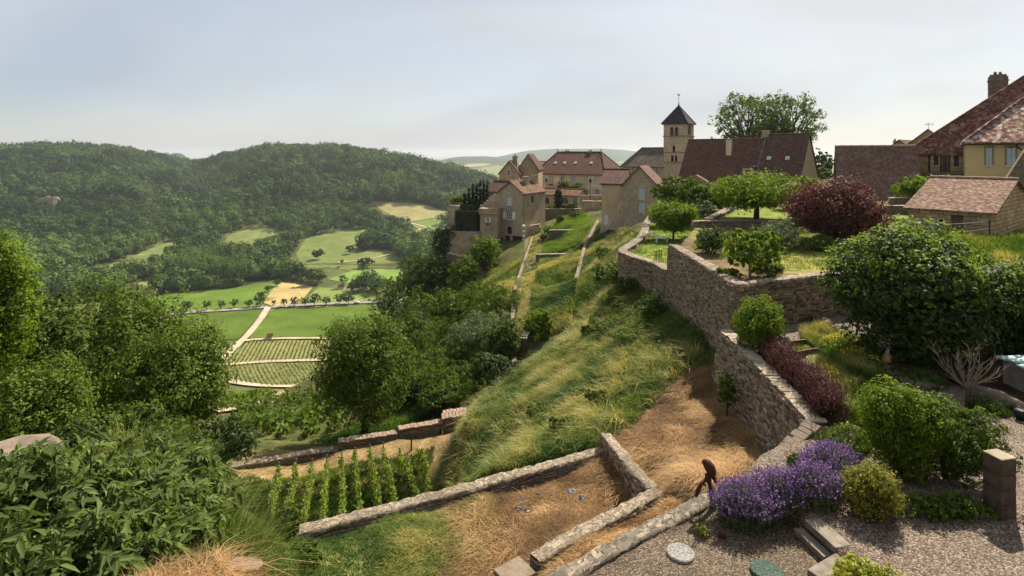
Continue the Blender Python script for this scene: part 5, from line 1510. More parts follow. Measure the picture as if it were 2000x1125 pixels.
# --- far small roofs
A, B = plan(1737, 90), plan(1776, 88)
r = house_root("cottage", A, -6, "small distant gable behind the pink-roofed barn, the lower of two")
h = House(r, A, B, 8, -6, .9, 2.05, FS, M['roof_red'], ridge='v', over=.25); h.build_walls(); h.build_roof(ridge_tile=False); h.chimney(1748, 277, 281, 90, .4, .4, FS, 1)
A, B = plan(1769, 76), plan(1858, 73)
r = house_root("cottage", A, -6, "brown gable with a television aerial behind the long red roof")
h = House(r, A, B, 8, -6, .95, 3.1, FS, M['roof_red'], ridge='v', over=.3); h.build_walls(); h.build_roof(ridge_tile=False)
p = at(1813, 254, 75.0); mb = MB(); mb.tube([p - (0, 0, .4), p + (0, 0, 1.0)], .025, 5)
for k in range(5): mb.tube([p + (-.4 + k * .25, 0, .75 - .15), p + (-.4 + k * .25, 0, .75 + .18)], .018, 4)
mb.tube([p + (-.5, 0, .75), p + (.75, 0, .78)], .018, 4); mb.build("aerial", M['iron'], parent=h.roof)

# --- balcony house with the long red roof
A, B = np.array((42.1, 60.5)), np.array((56.5, 49.7))
r = house_root("balcony_house", A, -6, "old house with a long sweeping red roof, a balcony and a big chimney")
h = House(r, A, B, 12, -6.5, .42, 7.95, M['plaster_barn'], M['roof_long'], hipL=9.8, hipR=4, over=.5)
h.opening('front', 1823.5, 1833, 294, 323, 'shut', shutter=M['brown_wood'], surround=SU)
h.opening('front', 1841, 1850.5, 295, 336, 'winshut', shutter=M['brown_wood'], nx=2, ny=3, sill=False, frame=M['brown_wood'])
h.opening('front', 1863, 1873, 294, 325, 'shut', shutter=M['brown_wood'], surround=SU)
h.build_walls(); h.build_roof()
a0, z0_ = h.loc('front', 1776, 293); a1, _ = h.loc('front', 1811, 293); u3 = np.append(h.u, 0); v3 = np.append(h.v, 0)
mb = MB(); mb.obox(h.P((a0 + a1) / 2, -.12, -3), u3 * (a1 - a0), v3 * .2, (0, 0, 6.7)); mb.build("stone_facing", M['shed_stone'], parent=r)
a0, zb = h.loc('front', 1795, 336); a1, _ = h.loc('front', 1888, 336)
bal = MB(); bal.obox(h.P((a0 + a1) / 2, -.6, zb - .1), u3 * (a1 - a0), v3 * 1.2, (0, 0, .18)); bo = bal.build("balcony", M['wood'], parent=r)
mb = MB(); k = a0
for z in (.95, .12): mb.tube([h.P(a0, -1.15, zb + z), h.P(a1, -1.15, zb + z)], .03, 5)
while k < a1: mb.tube([h.P(k, -1.15, zb), h.P(k, -1.15, zb + .95)], .014, 4); k += .16
mb.build("railing", M['iron'], parent=bo)
for px in (1815, 1884): a, z = h.loc('front', px, 300); mb = MB(); mb.tube([h.P(a, -.12, -5.5), h.P(a, -.12, .2)], .07, 6); mb.build("drainpipe", M['iron'], parent=r)
p = at(1949, 152, 62.5); mb = MB()
mb.obox((p[0], p[1], p[2] - 2.5), u3 * 1.65, v3 * 1.2, (0, 0, 5.2)); mb.obox((p[0], p[1], p[2] + .15), u3 * 1.4, v3 * 1.0, (0, 0, .35))
mb.obox((p[0], p[1], p[2] - .35), u3 * 1.8, v3 * 1.35, (0, 0, .12))
for k in (-.3, .25): mb.lathe((p[0] + k, p[1], p[2] + .3), [(.14, 0), (.16, .1), (.12, .35)], 8)
mb.build("chimney", M['wall_dark'], parent=h.roof)

# --- ochre house
A, B = np.array((40.0, 50.0)), np.array((51.2, 41.6))
r = house_root("ochre_house", A, -6, "ochre rendered house with arched pale shutters under a lichen-speckled roof")
h = House(r, A, B, 9, -6.5, 1.1, 4.85, M['plaster_yellow'], M['roof_speckled'], hipL=4.1, hipR=4, over=.35)
h.opening('front', 1925.5, 1938, 287, 322, 'shut', arch=True, rise=.12, surround=M['string_course'], sw=.12, shutter=M['bluegrey'])
h.opening('front', 1966, 1984, 287, 323, 'shut', arch=True, rise=.14, surround=M['string_course'], sw=.12, shutter=M['bluegrey'])
h.build_walls(); h.build_roof()
mb = MB(); a, z = h.loc('front', 1986, 281); mb.tube([h.P(a, -.1, .9), h.P(a, -.12, .55), h.P(a + .5, -.12, .2), h.P(a + .5, -.12, -5)], .06, 6)
mb.tube([h.P(-.3, -.45, .82), h.P(h.W, -.45, .82)], .08, 6); mb.build("gutter", M['iron'], parent=r)
mb = MB(); b0, b1, t1, t2 = at(1961, 356, 44), at(2060, 356, 43), at(2060, 255, 43), at(2003, 292, 43.6)
bk = np.array((.9, 1.2, 0)); lo = np.array((0, 0, -4))
mb.face([b0 + lo, b1 + lo, b1, b0]); mb.face([b0, b1, t1, t2]); mb.face([b0 + lo, b0, b0 + bk, b0 + bk + lo]); mb.face([b0, t2, t2 + bk, b0 + bk]); mb.face([t2, t1, t1 + bk, t2 + bk])
tag(mb.build("stone_buttress", M['wall_dark'], origin=b0), "dark sloping stone buttress in front of the ochre house at the frame edge", "buttress")

# --- stone shed
A, B = np.array((25.1, 36.0)), np.array((27.65, 32.75))
r = house_root("stone_shed", A, -6.3, "little stone garden shed with a flat-tiled roof and open doorway", "shed")
h = House(r, A, B, 10.3, -6.6, -3.42, -1.72, M['shed_stone'], M['roof_shed'], over=.25)
h.opening('front', 1857, 1881, 420, 478, 'door', mat=M['wood'], depth=.35, boards=3, surround=M['shed_stone'], sw=.16)
h.opening('front', 1834, 1842, 428, 440, 'dark', depth=.3, surround=M['white_stone'], sw=.06)
h.build_walls(); h.build_roof(ridge_tile=M['tile_edge'], th=.1)

# --- farmhouses far down in the valley
def far_house(px, py, w, d, hh, rot, wall, roof, label, win=True):
    p = hit(px, py, 230)
    u = np.array((math.cos(rot), math.sin(rot)))
    A = p[:2] - u * w / 2; B = p[:2] + u * w / 2
    r = house_root("farmhouse", A, p[2], label, "farmhouse")
    h = House(r, A, B, d, p[2] - 2, p[2] + hh, p[2] + hh + d * .42, wall, roof, over=.4)
    if win:
        for k in (.25, .7): h.holes['front'].append((w * k - .6, w * k + .6, p[2] + 1.2, p[2] + 2.8, dict(kind='win', sill=False)))
    h.build_walls(); h.build_roof(ridge_tile=False)
WP = M['white']
far_house(253, 579, 8, 9, 5.5, -.5, WP, M['roof_orange'], "white farmhouse with a red roof at the edge of the valley meadow")
far_house(285, 578, 10, 8, 2.5, -.25, M['plaster_tan'], M['roof_orange'], "red-roofed farm barn next to the white farmhouse")
far_house(83, 520, 16, 9, 4.5, -.15, WP, M['roof_grey'], "grey-roofed house with white walls among the trees at far left, the upper one")
far_house(62, 540, 22, 9, 3.5, .05, M['plaster_tan'], M['roof_grey'], "long brown-roofed building just below the grey-roofed house")
far_house(120, 536, 9, 11, 4.0, -.9, WP, M['roof_grey'], "small white-gabled house right of the long brown-roofed building")
far_house(527, 664, 3.0, 3.0, 2.4, .3, M['white_stone'], M['roof_red'], "tiny stone hut standing alone on the vineyard track", False)
far_house(666, 566, 5, 4, 2.2, .2, WP, M['roof_orange'], "small white hut by the hedge at the edge of the pasture", False)
# parked car on the valley road
def car(px, py, label):
    p = hit(px, py, 230); p[2] += 1.0
    e = empty("parked_car", p, label, "car")
    u = np.array((.995, .1, 0)); v = np.array((-.1, .995, 0)); z = np.array((0, 0, 1.0))
    mb = MB(); mb.obox(p + z * .62, u * 4.2, v * 1.75, z * .62)
    lo = [p + u * a + v * b + z * .93 for a, b in ((-1.9, -.85), (1.1, -.85), (1.1, .85), (-1.9, .85))]
    hi = [p + u * a + v * b + z * 1.48 for a, b in ((-1.5, -.7), (.4, -.7), (.4, .7), (-1.5, .7))]
    mb.hexa(lo, hi); mb.build("body", M['white'], parent=e, bevel=.1)
    for a in (-1.3, 1.3):
        for b in (-.8, .8):
            mb = MB(); c = p + u * a + v * b + z * .33; mb.tube([c - v * .12, c + v * .12], .33, 12); mb.build("wheel", M['iron'], parent=e)
car(697, 594, "white car driving on the valley road beyond the lone tree")

# ================================================================== vegetation
def unit(a): return a / (np.linalg.norm(a, axis=-1, keepdims=True) + 1e-9)

def leaf_quads(P, Nrm, size, rng, aspect=0.55, fold=0.18, dirs=None):
    """one folded four-cornered leaf per point"""
    n = len(P)
    if dirs is None: dirs = rng.normal(size=(n, 3))
    Nrm = unit(Nrm)
    T = unit(dirs - Nrm * (dirs * Nrm).sum(1, keepdims=True))
    B = np.cross(Nrm, T)
    L_ = size[:, None] * T; W_ = size[:, None] * aspect * B * 0.5
    v = np.stack([P - L_ * .5, P + W_ + Nrm * (size * fold)[:, None] - L_ * .05, P + L_ * .5, P - W_ + Nrm * (size * fold)[:, None] - L_ * .05], 1)
    q = np.arange(n * 4).reshape(n, 4)
    return v.reshape(-1, 3), q

def rand_dir(rng, n): return unit(rng.normal(size=(n, 3)))

def blob_leaves(rng, blobs, nleaf, leaf, clump=None, shell=(0.72, 1.08), fill=0.22, out=0.55, up=0.35, zmin=None, per=14, squash=0.8, vamp=0.5, aspect=0.55, updir=0.0):
    """leaves gathered in clumps on and inside ellipsoids (x, y, z, rx, ry, rz)"""
    B = np.array(blobs, float)
    w = (B[:, 3] * B[:, 4] + B[:, 4] * B[:, 5] + B[:, 3] * B[:, 5]); w /= w.sum()
    nc = max(4, nleaf // per)
    bi = rng.choice(len(B), nc, p=w)
    d = rand_dir(rng, nc)
    r = np.where(rng.rand(nc) < fill, rng.rand(nc) ** 0.5 * 0.75, rng.uniform(shell[0], shell[1], nc))
    C = B[bi, :3] + d * B[bi, 3:6] * r[:, None]
    cr = (clump if clump else 0.16 * B[:, 3:6].mean()) * rng.uniform(.6, 1.4, nc)
    cv = rng.rand(nc)
    ci = np.repeat(np.arange(nc), per)
    n = len(ci)
    off = rng.normal(size=(n, 3)) * cr[ci, None] * 0.6; off[:, 2] *= squash
    P = C[ci] + off
    O = unit(P - B[bi[ci], :3])
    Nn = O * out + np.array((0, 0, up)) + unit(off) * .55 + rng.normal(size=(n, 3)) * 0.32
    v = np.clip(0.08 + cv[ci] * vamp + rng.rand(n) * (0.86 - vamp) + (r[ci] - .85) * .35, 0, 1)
    if zmin is not None:
        k = P[:, 2] > zmin
        P, Nn, v = P[k], Nn[k], v[k]
    size = leaf * rng.uniform(.5, 1.45, len(P)) * (0.8 + 0.4 * np.repeat(rng.rand(nc), per)[:len(P)])
    dirs = None
    if updir: dirs = rng.normal(size=(len(P), 3)) * 0.6 + np.array((0, 0, updir))
    V, q = leaf_quads(P, Nn, size, rng, aspect, dirs=dirs)
    return V, q, np.repeat(v, 4)

def make_blobs(rng, c, rx, ry, rz, n, k=0.45, top=0.0):
    c = np.array(c, float)
    out = [(c[0], c[1], c[2], rx * .62, ry * .62, rz * .66)]
    g = math.pi * (3 - math.sqrt(5))
    for i in range(n):
        z = 1 - 2 * (i + .5) / n
        th = g * i + rng.rand() * .8
        rr = math.sqrt(max(0, 1 - z * z))
        f = rng.uniform(.5, .74)
        s = k * rng.uniform(.7, 1.15)
        out.append((c[0] + math.cos(th) * rr * rx * f, c[1] + math.sin(th) * rr * ry * f, c[2] + z * rz * f + top * rz, rx * s, ry * s, rz * s * rng.uniform(.8, 1)))
    return out

SEED = [100]
def tree(label, x, y, z, h, w, mat, nleaf=6000, leaf=0.3, cb=0.25, nb=12, trunk=None, cat="tree", name="tree", group=None, blobk=0.37, clump=None, fill=.22, bark=None, seed=None, depth=None, limbs=True, lean=0.0, per=14, aspect=.55, up=.35):
    SEED[0] += 1
    rng = np.random.RandomState(seed or SEED[0])
    root = empty(name, (x, y, z), label, cat, group)
    rz = h * (1 - cb) / 2; cz = z + h * (1 + cb) / 2
    bl = make_blobs(rng, (x + lean, y, cz), w / 2 * 1.06, (depth or w) / 2 * 1.06, rz * 1.04, int(nb * 1.5), blobk)
    V, q, v = blob_leaves(rng, bl, int(nleaf * 1.35), leaf * .88, clump if clump else None, zmin=z + 0.02 * h, fill=fill, per=int(per * 1.7), aspect=aspect, up=up)
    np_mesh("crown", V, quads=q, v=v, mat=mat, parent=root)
    tr = trunk or max(0.05, h * 0.022)
    mb = MB()
    top = np.array((x + lean * .6, y, z + h * 0.62))
    p0 = np.array((x, y, z - .3)); p1 = np.array((x + rng.uniform(-.02, .02) * h, y, z + h * .3))
    mb.tube([p0, p0 + (0, 0, .35), p1, top], [tr * 1.5, tr * 1.1, tr * .85, tr * .3], 8)
    if limbs:
        for b in bl[1:]:
            bp = np.array(b[:3]); s = p1 + (top - p1) * rng.uniform(0, .7)
            m = (s + bp) / 2 + rng.normal(size=3) * .03 * h
            mb.tube([s, m, bp], [tr * .42, tr * .28, tr * .1], 5, cap=False)
    mb.build("trunk", bark or M['bark'], parent=root, smooth=True)
    return root

def bush(label, x, y, z, w, d, h, mat, nleaf=4000, leaf=0.1, nb=9, cat="shrub", name="shrub", group=None, k=.5, per=12, aspect=.55, fill=.18, seed=None, up=.35, clump=None, updir=0.0, stems=True, shell=(.72, 1.08), vamp=.5, parent_part="foliage"):
    SEED[0] += 1
    rng = np.random.RandomState(seed or SEED[0])
    root = empty(name, (x, y, z), label, cat, group)
    bl = make_blobs(rng, (x, y, z + h * .5), w / 2, d / 2, h * .52, nb, k)
    V, q, v = blob_leaves(rng, bl, nleaf, leaf, clump, zmin=z + 0.01, fill=fill, per=per, aspect=aspect, up=up, updir=updir, shell=shell, vamp=vamp)
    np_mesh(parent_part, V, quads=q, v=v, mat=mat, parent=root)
    if stems:
        mb = MB()
        for kx in range(6):
            a = rng.rand() * 6.28; r = rng.uniform(.2, .6)
            e = np.array((x + math.cos(a) * w * .5 * r, y + math.sin(a) * d * .5 * r, z + h * rng.uniform(.5, .8)))
            s = np.array((x + math.cos(a) * .05 * w, y + math.sin(a) * .05 * d, z - .1))
            mb.tube([s, (s + e) / 2 + rng.normal(size=3) * .03 * h, e], [.02 * h, .015 * h, .006 * h], 5)
        mb.build("stems", M['bark'], parent=root)
    return root

def blades(P, H, W, lean, rng, v):
    """grass blades: base pair, middle pair, tip"""
    n = len(P)
    a = rng.rand(n) * 6.283
    side = np.stack([np.cos(a), np.sin(a), np.zeros(n)], 1) * (W / 2)[:, None]
    mid = P + lean * 0.38 * H[:, None]; mid[:, 2] += H * .6
    tip = P + lean * 1.0 * H[:, None]; tip[:, 2] += H * (1 - 0.25 * np.linalg.norm(lean, axis=1))
    V = np.stack([P - side, P + side, mid + side * .75, mid - side * .75, tip], 1).reshape(-1, 3)
    b = np.arange(n) * 5
    q = np.stack([b, b + 1, b + 2, b + 3], 1); t = np.stack([b + 3, b + 2, b + 4], 1)
    return V, q, t, np.repeat(v, 5)

def scatter_poly(rng, poly, n):
    p = np.array([q[:2] for q in poly]); x0, y0 = p.min(0); x1, y1 = p.max(0)
    out = []; got = 0
    while got < n:
        c = rng.rand(n * 2, 2) * (x1 - x0, y1 - y0) + (x0, y0)
        c = c[inpoly(c[:, 0], c[:, 1], poly)]
        out.append(c); got += len(c)
        if len(c) == 0: break
    return np.concatenate(out)[:n]

def grass(name, label, poly, n, h, w, mat, zf=zt, lean=(-0.4, -0.3), wild=.35, sc=1.2, vbias=0.0, tuft=5, spread=.08, seed=1, vs=1.0, mask=None, parent=None, cat="grass"):
    rng = np.random.RandomState(seed)
    c = scatter_poly(rng, poly, n // tuft)
    if mask is not None: c = c[mask(c[:, 0], c[:, 1])]
    c = np.repeat(c, tuft, axis=0) + rng.normal(size=(len(c) * tuft, 2)) * spread
    k = inpoly(c[:, 0], c[:, 1], poly); c = c[k]
    z = zf(c[:, 0], c[:, 1]) - .01
    m = len(c)
    f = fbm(c[:, 0] / sc, c[:, 1] / sc, seed, 3); g = fbm(c[:, 0] / (sc * 3), c[:, 1] / (sc * 3), seed + 5, 3)
    H = h * (0.45 + 0.9 * f) * rng.uniform(.6, 1.25, m)
    ang = (fbm(c[:, 0] / (sc * 2.2), c[:, 1] / (sc * 2.2), seed + 9, 2) - .5) * 2.4
    lx = lean[0] * np.cos(ang) - lean[1] * np.sin(ang); ly = lean[0] * np.sin(ang) + lean[1] * np.cos(ang)
    ln = np.stack([lx + rng.normal(size=m) * wild, ly + rng.normal(size=m) * wild, np.zeros(m)], 1)
    v = np.clip((f - .5) * 1.5 + (g - .5) * 1.6 + .45 + vbias + rng.normal(size=m) * .16 * vs, 0, 1)
    V, q, t, vv = blades(np.column_stack([c, z]), H, w * rng.uniform(.6, 1.3, m), ln, rng, v)
    o = np_mesh(name, V, quads=q, tris=t, v=vv, mat=mat)
    return tag(o, label, cat, kind="stuff")

# ------------------------------------------------------------------ far woods on the hills
def wood(name, label, C, R, Hh, nq, rng, mat, vt=None):
    n = len(C)
    d = rand_dir(rng, n * nq).reshape(n, nq, 3)
    d[:, :, 2] = np.abs(d[:, :, 2]) * 1.0 - 0.25 * (rng.rand(n, nq) < .35)
    d = unit(d)
    r = rng.uniform(.72, 1.1, (n, nq))
    bump_ = 1 + .16 * np.sin(d[:, :, 0] * 5 + rng.rand(n, 1) * 6) * np.cos(d[:, :, 1] * 5 + rng.rand(n, 1) * 6)
    rad = np.stack([R, R, Hh * .55], 1)[:, None, :]
    P = C[:, None, :] + np.array((0, 0, 1.0)) * (Hh * .5)[:, None, None] + d * rad * (r * bump_)[:, :, None]
    Nn = d * (1, 1, 1.1) + rng.normal(size=d.shape) * .26
    sz = (R[:, None] * rng.uniform(.22, .5, (n, nq)))
    v = np.clip((vt if vt is not None else rng.rand(n))[:, None] * .75 + rng.rand(n, nq) * .25, 0, 1)
    V, q = leaf_quads(P.reshape(-1, 3), Nn.reshape(-1, 3), sz.ravel(), rng, .8, .12)
    o = np_mesh(name, V, quads=q, v=np.repeat(v.ravel(), 4), mat=mat)
    return tag(o, label, "woodland", kind="stuff")

rng = np.random.RandomState(42)
BOT = [(-900, 620), (-200, 605), (0, 600), (150, 590), (240, 584), (290, 580), (420, 566), (470, 560), (512, 548), (545, 545), (590, 549), (630, 560), (680, 568), (740, 575), (790, 560), (850, 556), (900, 530), (975, 470), (1000, 440)]
bx = [b[0] for b in BOT]; by = [b[1] for b in BOT]
cand = []
Ys = np.exp(rng.uniform(math.log(430), math.log(1750), 150000))
uu = rng.uniform((-650 - 1000) / F, (985 - 1000) / F, len(Ys))
# even spacing in plan: keep with a chance proportional to area
keep = rng.rand(len(Ys)) < (Ys / 1750) ** 2 * .62 * np.where(Ys < 700, 2.2, 1.0) * np.where(Ys < 1000, 1.5, 1.0)
Ys, uu = Ys[keep], uu[keep]
X = uu * Ys; Zg = zt(X, Ys)
px = 1000 + uu * F; py = HZ - Zg / Ys * F
ok = py < np.interp(px, bx, by)
for pp in FPOLY + VPOLY: ok &= ~(inpoly(X, Ys, pp) | inpoly(X, Ys + 14, pp) | inpoly(X, Ys + 28, pp))
def open_px(poly): 
    global ok
    ok &= ~inpoly(px, py, poly)
open_px([(60, 545), (140, 528), (240, 510), (300, 520), (230, 540), (130, 556)])   # gardens round the far houses
open_px([(236, 584), (236, 566), (300, 562), (304, 584)])
open_px([(770, 435), (800, 430), (880, 445), (890, 470), (800, 466), (820, 452)])
open_px([(590, 545), (600, 525), (660, 520), (800, 515), (815, 522), (780, 556), (740, 548), (690, 556), (650, 550)])
open_px([(415, 500), (450, 485), (560, 470), (575, 520), (500, 512), (450, 506)] ) if False else None
# thin the wood where the slope opens
nn = fbm(X / 60, Ys / 60, 51, 3)
ok &= ~((nn > .62) & (py > 470) & (py < 540) & (px > 100))
X, Ys, Zg, px, py = X[ok], Ys[ok], Zg[ok], px[ok], py[ok]
n = len(X)
R = (3.2 + 5.4 * rng.rand(n) ** 1.5) * np.where(Ys > 900, 1.4, .95); Hh = R * rng.uniform(1.7, 2.4, n)
pop = inpoly(px, py, [(352, 556), (352, 525), (400, 508), (470, 515), (492, 556), (430, 562)])
Hh[pop] = rng.uniform(17, 23, pop.sum()); R[pop] = rng.uniform(3.0, 4.2, pop.sum())
tone = np.clip(fbm(X / 60, Ys / 60, 61, 3) * 1.7 - .5 + rng.normal(size=n) * .25 + np.clip((py - 420) / 400, 0, .3), 0, 1)
C = np.column_stack([X, Ys, Zg])
nearw = Ys < 720
wood("valley_woodland", "belts of rounded trees along the valley foot", C[nearw], R[nearw], Hh[nearw], 110, rng, M['lf_forest'], tone[nearw])
far_l = ~nearw & (px < 385)
wood("hill_woodland", "dense woodland covering the left hill", C[far_l], R[far_l], Hh[far_l], 75, rng, M['lf_forest'], tone[far_l] * .8)
far_r = ~nearw & (px >= 385)
wood("hill_woodland", "dense woodland covering the long middle hill", C[far_r], R[far_r], Hh[far_r], 75, rng, M['lf_forest'], tone[far_r] * .85)
print("WOOD", n, nearw.sum())
# limestone crag showing through the left wood
cr = hit(95, 412, 500); mbc = MB(); rr_ = random.Random(4)
for k in range(16): rock_mesh(mbc, cr + np.array((rr_.uniform(-16, 16), rr_.uniform(-4, 4) - 6, rr_.uniform(4, 19))), rr_.uniform(4, 7), rr_, 1.0)
tag(mbc.build("limestone_crag", M['cliff'], origin=cr), "pale limestone crag breaking out of the left wood", "rock face")

# vine rows on the valley floor
def vine_rows(name, label, poly, ang, sp, h, w, seed, cat="vineyard rows", dz=0.3, leafs=5, mat=None, jit=.25, step=.9):
    rng = np.random.RandomState(seed)
    p = np.array(poly); c = p.mean(0); d = np.array((math.cos(ang), math.sin(ang))); e = np.array((-d[1], d[0]))
    R_ = np.max(np.linalg.norm(p - c, axis=1))
    s = np.arange(-R_, R_, sp); t = np.arange(-R_, R_, step)
    S, T = np.meshgrid(s, t); Q = c + S.ravel()[:, None] * e + T.ravel()[:, None] * d
    Q = Q[inpoly(Q[:, 0], Q[:, 1], poly)]
    Q = Q[rng.rand(len(Q)) < .93]
    Z = zt(Q[:, 0], Q[:, 1]) + dz
    P = np.repeat(np.column_stack([Q, Z]), leafs, axis=0)
    m = len(P)
    P[:, :2] += d * rng.uniform(-.5, .5, m)[:, None] * step + e * rng.normal(size=m)[:, None] * jit * w
    P[:, 2] += rng.uniform(.15, 1, m) * h
    Nn = rng.normal(size=(m, 3)) * .6 + (0, 0, .6)
    V, q = leaf_quads(P, Nn, w * rng.uniform(.5, 1.0, m), rng, .8)
    o = np_mesh(name, V, quads=q, v=np.repeat(rng.uniform(.1, .75, m), 4), mat=mat or M['lf_mid'])
    return tag(o, label, cat, kind="stuff")
a_track = math.atan2(*(hit(540, 690, 230) - hit(560, 672, 230))[[1, 0]])
vine_rows("vine_rows", "fine rows of vines between the two pale tracks", VPOLY[0], math.atan2(8.2, -2.0), 2.4, 1.3, .8, 3, step=1.0, mat=M['lf_ash'])
vine_rows("vine_rows", "fine rows of vines in the rounded lower vineyard", VPOLY[1], math.atan2(8.2, -5.0), 2.1, 1.2, .8, 4, step=1.0, mat=M['lf_ash'])
vine_rows("vine_rows", "fine rows of vines left of the dirt track", VPOLY[2], math.atan2(8.2, -3.0), 2.4, 1.2, .8, 5, step=1.0, mat=M['lf_ash'])
# the shaded vineyard on the slope this side of the valley
SL = [hit(455, 800, 45)[:2], hit(500, 792, 45)[:2], hit(545, 778, 45)[:2], hit(600, 765, 45)[:2], hit(690, 775, 45)[:2], hit(690, 835, 36)[:2], hit(600, 862, 38)[:2], hit(530, 866, 38)[:2], hit(460, 840, 38)[:2]]
vine_rows("vine_rows", "dark bushy vine rows on the slope beyond the plot's bottom wall", SL, math.atan2(1.0, -.1), 1.7, 1.25, .55, 6, leafs=16, mat=M['lf_mid'], dz=.0, step=.55, jit=.4)
SL2 = [hit(425, 806, 60)[:2], hit(425, 790, 60)[:2], hit(480, 768, 60)[:2], hit(520, 765, 60)[:2], hit(530, 776, 60)[:2], hit(490, 792, 60)[:2]]
vine_rows("vine_rows", "small pale vine patch above the bare sandy path", SL2, math.atan2(1.0, .2), 1.9, 1.1, .7, 7, leafs=8, mat=M['lf_bright'], dz=.0, step=.8)
SAND = [hit(500, 795, 55)[:2], hit(525, 775, 55)[:2], hit(560, 762, 55)[:2], hit(575, 770, 55)[:2], hit(545, 790, 55)[:2]]
cdt_sheet(SAND, 2.0, zt, "sandy_bank", M['field'], const_col((.3, .22, .1), (.42, .31, .16), 4, 9), "bare sandy bank at the top of the dark vine slope", "bank", lift=.25)

# roadside and field trees in the valley
def valley_tree(px, py, h, w, label, group=None, y0=230, mat=None, n=500, cb=.22, sparse=False):
    p = hit(px, py, y0)
    return tree(label, p[0], p[1], p[2], h, w, mat or M['lf_forest'], nleaf=n, leaf=w * .13, cb=cb, nb=7, group=group, per=6, trunk=.28, limbs=False)
rd = [(363, 609, 9, 11), (403, 606, 7.5, 8.5), (432, 604, 7, 7.5), (458, 602, 7.5, 7.5), (487, 601, 7, 7.5), (508, 600, 9, 10), (535, 598, 5, 5), (555, 600, 7.5, 7), (575, 599, 8, 8), (596, 599, 8, 8), (614, 598, 11, 11), (637, 597, 7.5, 9), (664, 595, 9, 10), (681, 595, 9, 10)]
ordw = ["first", "second", "third", "fourth", "fifth", "sixth", "seventh", "eighth", "ninth", "tenth", "eleventh", "twelfth", "thirteenth", "fourteenth"]
for i, (a, b, h, w) in enumerate(rd):
    valley_tree(a, b, h, w, "round roadside tree, %s from the left in the row along the valley road" % ordw[i], "trees lining the valley road")
for a, b, h, w, lab in [(712, 520, 12, 17, "solitary dark round tree in the middle of the rough pasture"), (684, 496, 11, 11, "loose open tree above the solitary round tree"), (668, 516, 5, 5, "tiny tree left of the solitary round tree"),
                        (622, 507, 12, 16, "round tree at the left edge of the rough pasture"), (585, 561, 9, 9, "round tree at the back corner of the tan stubble square"), (510, 584, 6, 8, "shrubby tree at the left corner of the tan stubble square"),
                        (524, 570, 6, 7, "bushy tree on the left edge of the tan stubble square"), (541, 560, 7, 8, "small tree behind the tan stubble square"), (671, 563, 13, 8, "upright tree beside the white hut at the hedge"),
                        (705, 570, 12, 17, "broad tree in the hedge right of the white hut"), (735, 572, 12, 16, "rightmost broad tree of the hedge by the pasture"), (690, 572, 10, 12, "tree in the hedge between the white hut and the broad trees"),
                        (600, 763, 3.5, 4.5, "small round bush beside the sandy track end")]:
    valley_tree(a, b, h, w, lab, n=700)
bt = hit(462, 752, 230); e = empty("bare_tree", bt, "leafless dark sapling beside the sandy bend of track", "tree")
mb = MB(); mb.tube([bt, bt + (0, 0, 5)], [.3, .16], 5)
rr_ = random.Random(2)
for k in range(12):
    s = bt + np.array((0, 0, rr_.uniform(2.5, 5))); a = rr_.uniform(0, 6.3); mb.tube([s, s + np.array((math.cos(a) * 1.6, math.sin(a) * 1.6, 3.2 * rr_.uniform(.6, 1.1)))], [.1, .04], 4)
mb.build("trunk", M['bark'], parent=e)

# ================================================================== trees and shrubs of the hillside
def on(px, Y): x, y = plan(px, Y); return x, y, zt1(x, y)
def htree(label, px, top, Y, wpx, mat, base=None, **kw):
    x, y, z = on(px, Y)
    if base is not None: z = base
    h = (HZ - top) / F * Y - z
    return tree(label, x, y, z, h, wpx / F * Y, mat, **kw)

# left side of the slope below the viewpoint
htree("tall bright ash at the left frame edge, its top catching the light", -14, 432, 19, 145, M['lf_bright'], nleaf=15000, leaf=.14, cb=.2, nb=16, clump=.3, seed=11)
htree("big dense tree with a broad rounded crown, back one of the left pair", 215, 548, 31, 310, M['lf_mid'], nleaf=26000, leaf=.2, cb=.08, nb=22, clump=.42, seed=12)
htree("big spreading tree reaching right over the valley view, front one of the left pair", 335, 632, 27, 235, M['lf_mid'], nleaf=24000, leaf=.17, cb=.08, nb=20, clump=.36, seed=13)
htree("dark tree between the ash and the big rounded tree", 85, 580, 26, 170, M['lf_ash'], nleaf=14000, leaf=.17, cb=.1, nb=14, seed=14)
htree("leafy bright tree low at the left edge above the rock", 50, 706, 15, 220, M['lf_lone'], nleaf=20000, leaf=.11, cb=.05, nb=16, clump=.22, seed=15)
htree("shadowy small tree beneath the front one of the left pair", 250, 780, 20, 200, M['lf_ash'], nleaf=14000, leaf=.12, cb=.05, nb=12, seed=16)
htree("dark round bush where the vine plot's bottom wall begins", 435, 822, 27, 150, M['lf_dark'], nleaf=12000, leaf=.12, cb=.0, nb=12, seed=17, cat="shrub", name="shrub")
htree("bushy shrub under the right branches of the left pair", 340, 815, 22, 150, M['lf_ash'], nleaf=10000, leaf=.11, cb=.0, nb=10, seed=18, cat="shrub", name="shrub")
htree("pale-leaved shrub just behind the rock slab", 165, 812, 12, 190, M['lf_thicket'], nleaf=12000, leaf=.09, cb=.0, nb=10, seed=19, cat="shrub", name="shrub")
htree("shrub of small leaves above the tall seeding grass", 305, 862, 12.5, 150, M['lf_ash'], nleaf=9000, leaf=.08, cb=.0, nb=10, seed=20, cat="shrub", name="shrub")
# the lone tree behind the vine plot
htree("lone rounded tree standing behind the vine plot's bottom wall", 712, 604, 36, 205, M['lf_lone'], nleaf=22000, leaf=.19, cb=.08, nb=22, clump=.36, seed=21, fill=.3, trunk=.22)
